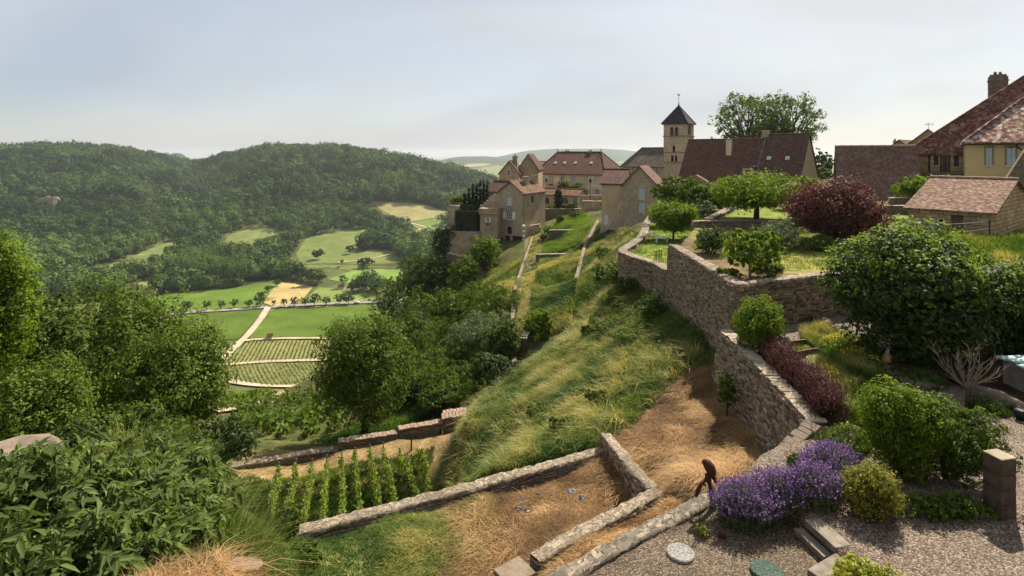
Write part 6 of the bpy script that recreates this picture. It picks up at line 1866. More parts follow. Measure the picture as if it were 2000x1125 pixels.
# trees and scrub on the steep bank under the village
bank = [(790, 562, 96, 110, 'lf_ash', "dark tree at the left foot of the wooded bank"), (758, 590, 84, 70, 'lf_dark', "small dark tree furthest left on the wooded bank"), (835, 520, 96, 100, 'lf_ash', "tree high on the bank against the valley fields"),
        (868, 468, 104, 50, 'lf_dark', "dark bush clinging under the lowest rampart"), (850, 590, 74, 120, 'lf_mid', "rounded tree in the middle of the wooded bank"), (905, 528, 84, 52, 'lf_bright', "round light shrub at the top of the bank"),
        (895, 590, 62, 100, 'lf_lone', "tree above the pale-leaved one on the bank"), (950, 575, 56, 110, 'lf_lone', "green tree beside the dry path"), (950, 636, 48, 130, 'lf_grey', "pale-leaved tree lowest beside the dry path"),
        (880, 650, 54, 120, 'lf_mid', "dark leafy tree left of the pale-leaved one"), (815, 640, 68, 110, 'lf_ash', "dark tree in the shade of the bank, left of the leafy one"), (835, 720, 48, 130, 'lf_ash', "dark spreading tree at the foot of the bank, behind the lone tree"),
        (905, 735, 42, 150, 'lf_mid', "dark thicket above the gate pillar"), (985, 660, 43, 60, 'lf_ash', "narrow tree against the stone edge of the dry path"), (770, 690, 58, 90, 'lf_ash', "tree showing right of the lone tree's crown"),
        (860, 545, 92, 70, 'lf_dark', "shrubby tree between the ramparts and the bank"), (925, 690, 46, 90, 'lf_lone', "leafy shrub tucked below the pale-leaved tree"), (800, 765, 43, 90, 'lf_yew', "low dark scrub right of the lone tree's trunk"),
        (860, 780, 39, 80, 'lf_ash', "low scrub just beyond the tile-capped wall"), (968, 725, 38, 90, 'lf_dark', "dark scrub at the head of the grassy slope")]
for i, (px, top, Y, w, m, lab) in enumerate(bank):
    htree(lab, px, top - 30, Y, w * 1.3, M[m], nleaf=11000 if Y < 70 else 7000, leaf=.16 if Y < 60 else .26, cb=.03, nb=13, seed=200 + i, group="trees on the wooded bank", limbs=False)
def hbush(label, px, Y, wpx, hpx, mat, zb=None, d=None, **kw):
    x, y = plan(px, Y); z = zt1(x, y) if zb is None else zb
    w = wpx / F * Y
    return bush(label, x, y, z, w, d or w, hpx / F * Y, mat, **kw)
hbush("large glossy round bush in front of the corner house", 947, 88, 64, 66, M['lf_bright'], zb=None, nleaf=7000, leaf=.3, nb=12)
hbush("bright shrub at the near end of the strip, left of a pair", 1040, 45.5, 36, 58, M['lf_bright'], nleaf=4500, leaf=.13)
hbush("bright shrub at the near end of the strip, right of a pair", 1062, 44, 46, 58, M['lf_lime'], nleaf=5000, leaf=.13)
for i, (px, Y, w, h_, m) in enumerate([(1185, 46, 60, 50, 'lf_ash'), (1212, 41, 66, 56, 'lf_ash'), (1160, 43, 40, 32, 'lf_mid'), (1272, 28, 60, 60, 'lf_ash'), (1196, 37, 50, 34, 'lf_mid'), (1182, 56, 40, 30, 'lf_mid'), (1226, 33, 44, 40, 'lf_ash'), (1156, 31, 44, 24, 'lf_mid'), (1262, 34, 36, 40, 'lf_dark'), (1050, 24, 40, 26, 'lf_mid'), (1095, 19.5, 46, 36, 'lf_ash'), (1000, 24, 36, 24, 'lf_mid'), (1170, 21, 56, 30, 'lf_ash'), (1300, 24, 44, 24, 'lf_mid')]):
    lab = ["big bramble patch nearest the strip wall", "dark bramble patch below the curved wall", "low bramble beside the strip wall", "dark bramble against the foot of the tall retaining wall", "low green bramble under the dark patch", "nettle clump high on the slope", "bramble just under the curved wall's foot",
           "nettle clump in the middle of the slope", "ivy climbing the joint of the curved wall", "green weed clump low on the slope", "dark weed clump right above the yard wall", "weed clump at the lower left of the slope", "dark weed clump above the broken wall", "weed clump beside the mown ground"][i]
    hbush(lab, px, Y, w, h_, M[m], nleaf=2600, leaf=.1 if Y < 30 else .14, group="bramble and weed clumps on the grassy slope", stems=False, nb=8, fill=.3)
x, y, z = on(1412, 17.0)
tree("slim sapling standing in front of the lower retaining wall", x + .12, y, z, 1.55, .66, M['lf_mid'], nleaf=3600, leaf=.065, cb=.2, nb=9, trunk=.035, name="sapling", limbs=False)

# village planting
for i, (px, top, w) in enumerate([(908, 374, 13), (916, 366, 12), (924, 358, 13), (931, 354, 12), (938, 349, 13), (945, 351, 12), (952, 352, 13)]):
    x, y = plan(px, 103 - i * .25); z = -9.6; h = (HZ - top) / F * 103 - z
    SEED[0] += 1; rg = np.random.RandomState(SEED[0])
    root = empty("cypress", (x, y, z), "dark columnar cypress, %s from the left in the row above the rampart" % ordw[i], "cypress", "cypress row above the rampart")
    bl = [(x, y, z + h * t, .36 * (1 - t * .8) + .06, .36 * (1 - t * .8) + .06, h * .15) for t in (.12, .25, .4, .55, .7, .85)]
    V, q, v = blob_leaves(rg, bl, 1500, .22, .16, up=.6, updir=1.2)
    np_mesh("crown", V, quads=q, v=v, mat=M['lf_yew'], parent=root)
    mb = MB(); mb.tube([(x, y, z - 3.5), (x, y, z + h * .5)], [.1, .05], 5); mb.build("trunk", M['bark'], parent=root)
# earth the row stands on
mb = MB(); a = at(880, 398, 107); b = at(960, 402, 101.5)
mb.hexa([(a[0], a[1] - 3, -15), (b[0], b[1] - 2, -15), (b[0], b[1] + 4, -15), (a[0], a[1] + 4, -15)], [(a[0], a[1] - 2.2, -9.5), (b[0], b[1] - 2, -9.6), (b[0], b[1] + 4, -9.6), (a[0], a[1] + 4, -9.5)])
tag(mb.build("rampart_terrace", M['far_stone']), "raised terrace of earth and masonry carrying the cypress row", "terrace", kind="structure")
def hedge_box(label, c, w, d, h, rz, mat, n, leaf, cat="hedge", name="clipped_hedge", zb=None):
    SEED[0] += 1; rg = np.random.RandomState(SEED[0])
    root = empty(name, c, label, cat)
    P = rg.uniform(-.5, .5, (n, 3)); ax = rg.randint(0, 3, n); sg = np.sign(rg.rand(n) - .5); sg[ax == 2] = 1
    P[np.arange(n), ax] = sg * .5 + rg.normal(size=n) * .03
    Nn = np.zeros((n, 3)); Nn[np.arange(n), ax] = sg
    P = P * (w, d, h) + (0, 0, h / 2)
    R_ = np.array(((math.cos(rz), -math.sin(rz), 0), (math.sin(rz), math.cos(rz), 0), (0, 0, 1)))
    P = P @ R_.T + np.array(c); Nn = Nn @ R_.T + rg.normal(size=(n, 3)) * .4
    V, q = leaf_quads(P, Nn, leaf * rg.uniform(.7, 1.3, n), rg)
    np_mesh("foliage", V, quads=q, v=np.repeat(rg.rand(n), 4), mat=mat, parent=root)
    mb = MB(); mb.obox(np.array(c) + (0, 0, h * .46), np.array((math.cos(rz), math.sin(rz), 0)) * w * .92, np.array((-math.sin(rz), math.cos(rz), 0)) * d * .92, (0, 0, h * .92)); mb.build("inner_twigs", M['bark'], parent=root)
    return root
c = at(915, 452, 98.6); hedge_box("tall clipped dark hedge on the rampart beside the turret", c, 4.1, 2.2, 3.5, -.3, M['lf_yew'], 6000, .2)
c = at(918, 417, 101.5); hedge_box("lower clipped green hedge above the tall dark one", c, 3.0, 2.0, 1.6, -.3, M['lf_dark'], 2500, .2)
hbush("grass and ivy spilling over the tall broken rampart", 896, 106.2, 40, 16, M['lf_lime'], zb=-9.4, nleaf=2500, leaf=.22, stems=False, cat="ivy", name="ivy_mound", d=1.6)
hbush("ivy hanging over the foot of the rampart at the cliff", 880, 98, 30, 60, M['lf_dark'], zb=-17, nleaf=3000, leaf=.22, stems=False, cat="ivy", name="ivy_mound", d=2)
x, y = plan(1091, 112.6)
root = empty("clipped_yew", (x, y, -11), "dark egg-shaped clipped yew in front of the orangery", "clipped yew")
V, q, v = blob_leaves(np.random.RandomState(5), [(x, y, -9.0, .85, .85, 1.9), (x, y, -10.1, .8, .8, 1.0), (x, y, -7.9, .6, .6, 1.0)], 4500, .2, .15, fill=.1)
np_mesh("foliage", V, quads=q, v=v, mat=M['lf_yew'], parent=root)
mb = MB(); mb.tube([(x, y, -11.2), (x, y, -9)], .15, 6); mb.build("trunk", M['bark'], parent=root)
hbush("leafy climber rising behind the orangery roof, left half", 1101, 121.5, 34, 30, M['lf_mid'], zb=-9.0, nleaf=3000, leaf=.28, cat="climber", name="climber")
hbush("leafy climber rising behind the orangery roof, right half", 1126, 120, 40, 24, M['lf_mid'], zb=-8.8, nleaf=3000, leaf=.28, cat="climber", name="climber")
c = at(1105, 408, 112.6); hedge_box("low clipped box block left of the green door", c, 1.3, .9, .8, -.4, M['lf_mid'], 900, .12, name="box_hedge")
c = at(1116, 408, 112.2); hedge_box("taller clipped box block beside the green door", c, .9, .9, 1.0, -.4, M['lf_mid'], 900, .12, name="box_hedge")
for i, (px, w, h_, m, lab) in enumerate([(1062, 12, 8, 'lf_grey', "pale garden plant left in the orangery bed"), (1073, 12, 9, 'lf_lime', "light spiky plant in the orangery bed"), (1083, 10, 8, 'lf_grey', "small pale plant beside the dark yew"), (1099, 7, 12, 'fl_pink', "pink rose bush right of the dark yew")]):
    hbush(lab, px, 112.8, w, h_, M[m], zb=-11.0, nleaf=500, leaf=.18, stems=False, nb=5)
hbush("rounded shrub on the bank below the orangery wall", 1094, 101, 18, 18, M['lf_mid'], nleaf=1800, leaf=.22)
hbush("hedge of shrubs running down from the terrace block, upper end", 1122, 103, 28, 12, M['lf_ash'], nleaf=1800, leaf=.22)
hbush("bright low shrub above the left cross wall", 1078, 93, 34, 18, M['lf_bright'], nleaf=2200, leaf=.22)
hbush("dark shrub at the left end of the upper cross wall", 1064, 91, 16, 14, M['lf_dark'], nleaf=1200, leaf=.2)

# upper terraces
htree("broad bright tree on the sunny lawn, with a short dark trunk", 1477, 340, 39.5, 188, M['lf_lime'], base=-4.6, nleaf=16000, leaf=.2, cb=.26, nb=18, clump=.32, trunk=.2, seed=31)
htree("bright tree right of the broad one, before the dark barn", 1562, 340, 47, 84, M['lf_lime'], base=-4.6, nleaf=8000, leaf=.22, cb=.15, nb=12, seed=32)
htree("yellow-green bush under the tan barn gable", 1612, 362, 56, 66, M['lf_lime'], base=-4.8, nleaf=4500, leaf=.24, cb=.05, nb=9, seed=33)
htree("wide grey-green tree right of the stone gable house", 1338, 344, 54, 128, M['lf_lone'], base=-6.6, nleaf=11000, leaf=.24, cb=.35, nb=14, seed=34)
htree("small bright tree standing on the curved lawn", 1315, 392, 43.5, 96, M['lf_lime'], base=-6.6, nleaf=9000, leaf=.2, cb=.22, nb=13, clump=.3, seed=35, trunk=.08)
htree("silvery shrub behind the small bright lawn tree", 1372, 392, 46, 70, M['lf_grey'], base=-6.4, nleaf=6000, leaf=.2, cb=.05, nb=10, seed=36, cat="shrub", name="shrub")
htree("dark small tree between the grey-green tree and the broad bright one", 1396, 362, 52, 60, M['lf_ash'], base=-5.2, nleaf=5000, leaf=.22, cb=.05, nb=10, seed=37)
htree("big copper-leaved tree in front of the pink-roofed barn", 1632, 354, 30.5, 182, M['lf_copper'], base=-4.9, nleaf=24000, leaf=.14, cb=.1, nb=24, clump=.22, seed=38, trunk=.14, per=10)
hbush("dark dome-shaped shrub at the left corner of the raised terrace", 1392, 28, 74, 56, M['lf_dark'], zb=-4.9, nleaf=6000, leaf=.08, nb=12)
x, y = plan(1465, 22.6)
tree("light fig tree with an open crown at the terrace wall", x, y, -4.9, 1.95, 2.6, M['lf_lime'], nleaf=3400, leaf=.13, cb=.18, nb=16, trunk=.05, fill=.25, blobk=.33, name="fig_tree", aspect=.8, bark=M['bark_pale'], seed=39, per=10)
hbush("low green plants under the fig tree", 1420, 22.2, 60, 22, M['lf_bright'], zb=-4.9, nleaf=2200, leaf=.08, d=.6, stems=False, updir=.8)
hbush("strappy leaves at the foot of the fig tree, right side", 1500, 22.8, 70, 26, M['lf_ash'], zb=-4.9, nleaf=2200, leaf=.16, aspect=.15, d=.7, stems=False, updir=1.5)
hbush("airy grey willow-leaved shrub behind the fig tree", 1520, 29.5, 96, 60, M['lf_grey'], zb=-4.9, nleaf=5000, leaf=.13, aspect=.3, updir=.4, nb=12, fill=.4)
hbush("shadowy perennials under the copper tree", 1600, 28.5, 70, 30, M['lf_ash'], zb=-4.9, nleaf=2500, leaf=.16, aspect=.3, stems=False, updir=.8)
hbush("bright clipped bush behind the big evergreen shrub", 1758, 31, 66, 34, M['lf_lime'], zb=-4.9, nleaf=4000, leaf=.1)
hbush("vine-covered arbour of bright leaves behind the shed roof", 1818, 47, 140, 48, M['lf_lime'], zb=-4.6 + .8, nleaf=9000, leaf=.2, nb=14, d=2.5, cat="arbour", name="leafy_arbour")
hbush("small dark shrub at the wall under the copper tree's left side", 1540, 33, 50, 40, M['lf_mid'], zb=-4.9, nleaf=2500, leaf=.1)

# trees behind the village
for i, (px, top, w, lab) in enumerate([(1460, 172, 165, "tall airy plane tree behind the great barn, left crown of the pair"), (1537, 163, 170, "tall airy plane tree behind the dark-roofed barn, right crown of the pair")]):
    x, y = plan(px, 126); z = -8; h = (HZ - top) / F * 126 - z
    tree(lab, x, y, z, h, w / F * 126, M['lf_mid'], nleaf=5000, leaf=.55, cb=.3, nb=34, trunk=.6, blobk=.2, clump=.6, fill=.05, seed=50 + i, group="tall trees behind the barns", per=9)
htree("dark tree to the right of the tan barn gable", 1606, 284, 105, 44, M['lf_ash'], base=-7, nleaf=3000, leaf=.45, cb=.1, nb=10, seed=53)
htree("lower bushy tree at the tan barn gable's foot", 1612, 325, 95, 40, M['lf_mid'], base=-7, nleaf=2600, leaf=.4, cb=.1, nb=9, seed=54)
htree("pale treetop peeping over the great barn's ridge", 1388, 265, 130, 40, M['lf_mid'], base=-8, nleaf=2000, leaf=.45, cb=.3, nb=9, seed=55)

# ================================================================== garden in front
gz0 = -6.32
def big_evergreen(label, px, Y, w, d, h, z, seed, n):
    x, y = plan(px, Y); rg = np.random.RandomState(seed)
    root = empty("evergreen_shrub", (x, y, z), label, "shrub")
    bl = make_blobs(rg, (x, y, z + h * .49), w / 2, d / 2, h * .54, 24, .4)
    V, q, v = blob_leaves(rg, bl, n, .125, .2, fill=.2, zmin=z + .05, out=.8, up=.4)
    np_mesh("foliage", V, quads=q, v=v * .8, mat=M['lf_dark'], parent=root)
    top = [b for b in bl if b[2] > z + h * .5]
    V, q, v = blob_leaves(rg, top, n // 3, .11, .1, fill=0, shell=(1.0, 1.16), up=.9, zmin=z + h * .5, per=8)
    np_mesh("lit_top_shoots", V, quads=q, v=v, mat=M['lf_lime'], parent=root)  # lime layer on the upper shell puts the sunlit top into leaf colour
    mb = MB()
    for k in range(7):
        a = rg.rand() * 6.28; e = np.array((x + math.cos(a) * w * .25, y + math.sin(a) * d * .25, z + h * .6)); s = np.array((x + math.cos(a) * .2, y + math.sin(a) * .2, z - .1))
        mb.tube([s, (s + e) / 2, e], [.07, .05, .03], 6)
    mb.build("stems", M['bark'], parent=root)
big_evergreen("huge dark evergreen shrub with bright young tips filling the garden's middle", 1787, 17.4, 5.6, 4.4, 4.25, gz0, 61, 36000)
big_evergreen("dark evergreen shrub at the right frame edge beside the huge one", 1995, 17.5, 2.4, 2.6, 2.9, gz0, 62, 14000)
x, y = plan(1482, 17.9)
bush("round clipped bright-topped bush at the corner of the retaining walls", x, y, gz0, 1.72, 1.6, 1.86, M['lf_bright'], nleaf=16000, leaf=.062, nb=26, k=.36, fill=.1, name="round_bush", clump=.1)
x, y = plan(1527, 17.6); bush("small dark shrub tucked at the right foot of the round bush", x, y, gz0, .55, .55, .75, M['lf_dark'], nleaf=2500, leaf=.05)
# purple hedge
ph = [np.array((7.95, 17.3)), np.array((7.8, 16.2)), np.array((7.72, 15.1)), np.array((7.62, 14.1)), np.array((7.5, 13.3))]
rg = np.random.RandomState(71); root = empty("purple_hedge", (7.9, 17.3, gz0), "dark red barberry hedge running along the lower retaining wall", "hedge")
bl = []
for i in range(26):
    t = i / 25 * 4; k = min(3, int(t)); p = ph[k] + (ph[k + 1] - ph[k]) * (t - k)
    bl.append((p[0] + rg.normal() * .1, p[1], gz0 + .36 + rg.normal() * .05, .40, .34, .4))
V, q, v = blob_leaves(rg, bl, 34000, .055, .1, aspect=.35, updir=1.0, fill=.25, zmin=gz0, out=.8)
np_mesh("foliage", V, quads=q, v=v * .8, mat=M['lf_purple'], parent=root)
P = np.array([bl[k][:3] for k in rg.randint(0, 26, 2600)]) + rg.normal(size=(2600, 3)) * (.22, .16, .1) + (0, 0, .1)
V, q, t, vv = blades(P, rg.uniform(.15, .42, 2600), np.full(2600, .014), rg.normal(size=(2600, 3)) * (.35, .35, 0) + (-.15, -.1, 0), rg, rg.uniform(.3, 1, 2600))
np_mesh("shoots", V, quads=q, tris=t, v=vv, mat=M['lf_purple'], parent=root)
mb = MB()
for i in range(0, 26, 2): b = bl[i]; mb.tube([(b[0], b[1], gz0 - .05), (b[0] + .05, b[1], gz0 + .5)], [.02, .008], 5)
mb.build("stems", M['bark'], parent=root)

def flower_clump(label, px, py, w, h, leafm, flm, nf, nl=900, leaf=.07, aspect=.3, fs=.035, updir=1.0, z=gz0, blade=True, d=None):
    p = atz(px, py, z); SEED[0] += 1; rg = np.random.RandomState(SEED[0])
    root = empty("flower_clump", p, label, "flowers")
    d = d or w
    m = nl
    r = np.sqrt(rg.rand(m)); a = rg.rand(m) * 6.28
    Q = np.stack([p[0] + r * np.cos(a) * w / 2, p[1] + r * np.sin(a) * d / 2, np.full(m, z)], 1)
    V, q, t, vv = blades(Q, h * rg.uniform(.5, 1.05, m) * (1.05 - .5 * r), np.full(m, .02), np.stack([np.cos(a) * r * .5, np.sin(a) * r * .5, np.zeros(m)], 1) + rg.normal(size=(m, 3)) * (.2, .2, 0), rg, rg.rand(m))
    np_mesh("stalks", V, quads=q, tris=t, v=vv, mat=leafm, parent=root)
    V, q, v = blob_leaves(rg, [(p[0], p[1], z + h * .35, w / 2, d / 2, h * .5)], nl * 2, leaf, .08, aspect=aspect, updir=updir, zmin=z, fill=.5)
    np_mesh("leaves", V, quads=q, v=v, mat=leafm, parent=root)
    if nf:
        r = np.sqrt(rg.rand(nf)); a = rg.rand(nf) * 6.28
        Q = np.stack([p[0] + r * np.cos(a) * w / 2, p[1] + r * np.sin(a) * d / 2, z + h * (1.05 - .55 * r ** 2) * rg.uniform(.75, 1.1, nf)], 1)
        V, q = leaf_quads(Q, rg.normal(size=(nf, 3)) * .5 + (0, -.2, .9), fs * rg.uniform(.7, 1.4, nf), rg, 1.0)
        np_mesh("blooms", V, quads=q, v=np.repeat(rg.rand(nf), 4), mat=flm, parent=root)
    return root
FB = M
flower_clump("low mound of light green leaves at the back corner of the flower bed", 1588, 668, .75, .3, M['lf_bright'], M['fl_yellow'], 20)
flower_clump("tall yellow-flowered clump in the middle of the flower bed", 1640, 690, 1.25, .55, M['lf_lime'], M['fl_yellow'], 420, nl=1500)
flower_clump("clump with yellow and pale blooms right of the tall yellow one", 1678, 712, 1.1, .5, M['lf_lime'], M['fl_yellow'], 260, nl=1300)
flower_clump("white daisies at the back of the flower bed", 1660, 672, .8, .5, M['lf_lime'], M['fl_white'], 120)
flower_clump("dark-leaved clump of yellow buttons next to the purple hedge", 1612, 752, 1.0, .5, M['lf_mid'], M['fl_yellow'], 260, nl=1300)
flower_clump("green perennials with a few orange blooms", 1668, 775, 1.0, .45, M['lf_mid'], M['fl_orange'], 22, nl=1300)
flower_clump("pale dry ornamental grass tuft left of the bright bush", 1655, 820, .9, .6, M['grass_tall'], M['fl_yellow'], 0, nl=2200)
flower_clump("pale grass tuft between the purple hedge and the flowers", 1632, 800, .5, .5, M['grass_tall'], M['fl_yellow'], 0, nl=1200)
flower_clump("brownish grassy mound at the evergreen's left foot", 1690, 700, .9, .5, M['grass_tall'], M['fl_yellow'], 0, nl=1500)
flower_clump("loose green plants below the yellow clumps", 1710, 765, 1.1, .3, M['lf_ash'], M['fl_yellow'], 12, nl=1200)
flower_clump("yellow evening flowers behind the lavender", 1662, 872, .7, .5, M['lf_mid'], M['fl_yellow'], 14, nl=900)
flower_clump("scrubby green plants along the shaded mulch", 1740, 790, .9, .3, M['lf_ash'], M['fl_yellow'], 5, nl=1200)
flower_clump("tangle of weeds at the end of the retaining wall", 1640, 880, .8, .45, M['lf_ash'], M['fl_pink'], 8, nl=1200)
flower_clump("low green weeds between the wall copings and the hedge", 1560, 800, .35, .25, M['lf_mid'], M['fl_white'], 10, nl=500)
flower_clump("small leafy weed on top of the lower retaining wall", 1580, 788, .3, .25, M['lf_bright'], M['fl_white'], 5, nl=400)
flower_clump("pink blooms growing out of the rubble wall", 1558, 905, .35, .25, M['lf_ash'], M['fl_pink'], 26, nl=300)
flower_clump("seedlings inside the timber raised bed", 1568, 687, .8, .12, M['lf_lime'], M['fl_yellow'], 10, nl=500)
flower_clump("wild plants at the foot of the stone kerb", 1800, 745, 1.2, .35, M['lf_ash'], M['fl_yellow'], 0, nl=1200)
flower_clump("tufts by the bare tree's roots", 1930, 800, .8, .3, M['lf_ash'], M['fl_yellow'], 0, nl=900)
def lavender(label, x, y, w, d, h, z, seed, ns=2600):
    rg = np.random.RandomState(seed)
    root = empty("lavender", (x, y, z), label, "lavender")
    r = np.sqrt(rg.rand(ns)); a = rg.rand(ns) * 6.28
    base = np.stack([x + r * np.cos(a) * w * .32, y + r * np.sin(a) * d * .32, np.full(ns, z)], 1)
    out = np.stack([np.cos(a) * r * w * .24, np.sin(a) * r * d * .24, np.zeros(ns)], 1)
    hh = h * (1 - .42 * r ** 2) * rg.uniform(.72, 1.14, ns)
    tip = base + out + rg.normal(size=(ns, 3)) * (.04, .04, 0); tip[:, 2] = z + hh
    H = hh * .93
    V, q, t, vv = blades(base, H, np.full(ns, .016), (tip - base) * (1, 1, 0) / H[:, None], rg, rg.rand(ns))
    np_mesh("stalks", V, quads=q, tris=t, v=vv, mat=M['lav_leaf'], parent=root)
    V, q, v = blob_leaves(rg, [(x, y, z + h * .3, w * .46, d * .46, h * .36)], 7000, .06, .1, aspect=.2, updir=1.4, zmin=z, fill=.4)
    np_mesh("leaves", V, quads=q, v=v, mat=M['lav_leaf'], parent=root)
    k = 4
    sel = rg.rand(ns) < .45; tip = tip[sel]; base = base[sel]; ns = len(tip)
    f = np.repeat(tip, k, axis=0); dirv = unit(np.repeat(tip - base, k, axis=0))
    f = f - dirv * (np.tile(np.arange(k), ns) * .026)[:, None] + rg.normal(size=f.shape) * .008
    V, q = leaf_quads(f, rg.normal(size=f.shape), np.full(len(f), .034) * rg.uniform(.7, 1.3, len(f)), rg, .8, dirs=dirv)
    np_mesh("flower_spikes", V, quads=q, v=np.repeat(rg.rand(len(f)), 4), mat=M['lav_flower'], parent=root)
lavender("front lavender cushion beside the rusty figure", 4.2, 10.2, 1.2, .9, .74, -6.6, 81, 2200)
lavender("lavender cushion right behind the front one, above the timber steps", 4.9, 10.4, 1.05, .85, .7, -6.5, 82, 1800)
lavender("rounded lavender cushion next to the golden bush", 5.5, 10.35, .95, .8, .66, -6.32, 83, 1600)
lavender("back lavender cushion reaching up to the wall end", 6.2, 11.0, 1.15, .9, .68, -6.32, 84, 2000)
x, y = plan(1705, 9.95); bush("low golden bush with pinkish tips right of the lavender", x, y, gz0, 1.0, .95, .86, M['lf_spiraea'], nleaf=11000, leaf=.045, nb=22, k=.38, fill=.1, clump=.07, name="golden_bush")
x, y = plan(1763, 11.2); bush("bright glossy-leaved bush beside the gravel, sunlit top", x, y, gz0, 1.55, 1.4, 1.85, M['lf_bright'], nleaf=30000, leaf=.062, nb=22, k=.42, fill=.15, aspect=.42, updir=.5, clump=.1)
x, y = plan(1857, 11.0); bush("dark bush leaning against the bright glossy one", x, y, gz0, 1.75, 1.6, 1.62, M['lf_ash'], nleaf=13000, leaf=.06, nb=18, k=.42, fill=.2)
x, y = plan(1920, 11.6); bush("yellowish dwarf conifer at the right of the dark bush", x, y, gz0, .55, .55, .7, M['lf_spiraea'], nleaf=2500, leaf=.05)
x, y = plan(1845, 9.9); bush("low trailing plants at the dark bush's foot", x, y, gz0, 1.9, .6, .35, M['lf_mid'], nleaf=4000, leaf=.05, stems=False)
x, y = plan(1690, 8.2); bush("yellow-green bush rising from the bottom frame edge", x, y, -6.5, 1.15, .8, .62, M['lf_yellow'], nleaf=6500, leaf=.06, nb=16, k=.4, aspect=.35, updir=.5)
# leafless tree
bp = atz(1888, 797, gz0); e = empty("bare_tree", bp, "small leafless pale-barked tree in front of the dark mulch bed", "tree")
rr_ = random.Random(8); mb = MB()
mb.tube([bp - (0, 0, .1), bp + (.02, 0, .35), bp + (0, .02, .55)], [.045, .036, .04], 8)
mb.build("trunk", M['bark'], parent=e, smooth=True)
mb = MB()
for k in range(15):
    a = 2 * math.pi * k / 15 + rr_.uniform(-.2, .2); el = rr_.uniform(.2, 1.3); Lb = rr_.uniform(.6, 1.15)
    p = bp + np.array((0, 0, .5)); pts = [p]; d = np.array((math.cos(a) * math.cos(el), math.sin(a) * math.cos(el) * .8, math.sin(el)))
    for s in range(5):
        d = d + np.array((rr_.uniform(-.22, .22), rr_.uniform(-.22, .22), rr_.uniform(-.05, .25))); d /= np.linalg.norm(d)
        pts.append(pts[-1] + d * Lb / 5)
        if s > 0:
            q = pts[-1]
            for _ in range(2):
                dd = d + np.array((rr_.uniform(-.9, .9), rr_.uniform(-.9, .9), rr_.uniform(-.2, .8))); dd /= np.linalg.norm(dd); l = rr_.uniform(.1, .34)
                mb.tube([q, q + dd * l * .5, q + dd * l + (0, 0, .02)], [.012, .009, .004], 4)
    mb.tube(pts, [.022, .018, .014, .011, .008, .004], 5)
mb.build("branches", M['bark_pale'], parent=e)

# ================================================================== vine plot
VR = [((814, 884), (842, 952)), ((780, 881), (826, 976)), ((748, 872), (777, 982)), ((722, 881), (747, 995)), ((693, 884), (707, 1004)), ((667, 893), (670, 1010)), ((638, 900), (630, 1022)), ((609, 909), (593, 1025)), ((578, 912), (560, 1010)), ((544, 927), (528, 1000))]
for i, (t, b) in enumerate(VR):
    p1 = atz(t[0], t[1], -15.1)[:2]; p0 = atz(b[0], b[1] + 12, -14.8)[:2]
    rg = np.random.RandomState(300 + i)
    d = p1 - p0; Lg = np.linalg.norm(d); d /= Lg; e2 = np.array((-d[1], d[0]))
    z0 = zt1(*p0)
    root = empty("vine_row", (p0[0], p0[1], z0), "trellised vine row in the small plot, %s row counted from the gate pillar" % ordw[i], "vine row", "vine rows in the small plot")
    n = 1900
    s = rg.rand(n) * Lg; gap = fbm(s * 1.2, np.full(n, i * 3.1), 77, 2); keep = rg.rand(n) < np.clip((gap - .25) * 3.2, .15, 1); s = s[keep]; n = len(s)
    P = p0 + s[:, None] * d + rg.normal(size=n)[:, None] * .06 * e2
    z = zt(P[:, 0], P[:, 1]) + .25 + rg.rand(n) ** .8 * .82 * (0.8 + .4 * fbm(s * 2, s * 0 + i, 7, 2))
    V, q = leaf_quads(np.column_stack([P, z]), rg.normal(size=(n, 3)) + (0, 0, .4), .105 * rg.uniform(.6, 1.3, n), rg, .9)
    np_mesh("foliage", V, quads=q, v=np.repeat(rg.uniform(.15, 1, n), 4), mat=M['lf_vine'], parent=root)
    for k in range(4):
        c = p0 + d * Lg * k / 3.0; zz = zt1(*c); mb = MB()
        mb.tube([(c[0], c[1], zz - .2), (c[0] + .02, c[1], zz + 1.2)], .028, 6); mb.build("post", M['grey_wood'], parent=root)
    mb = MB()
    for hh in (.6, 1.1):
        mb.tube([(*p0, zt1(*p0) + hh), (*((p0 + p1) / 2), zt1(*((p0 + p1) / 2)) + hh), (*p1, zt1(*p1) + hh)], .008, 4)
    mb.build("wires", M['iron'], parent=root)
for i, (px, py) in enumerate([(803, 880), (606, 945)]):
    p = hit(px, py, 22); e = empty("stake", p, ["dark stake standing at the top end of the vine plot", "old pale post leaning among the vines"][i], "stake")
    mb = MB(); mb.tube([p - (0, 0, .2), p + (.03, 0, 1.0)], [.05, .045], 6); mb.build("stake_shaft", M['bark' if i == 0 else 'grey_wood'], parent=e)

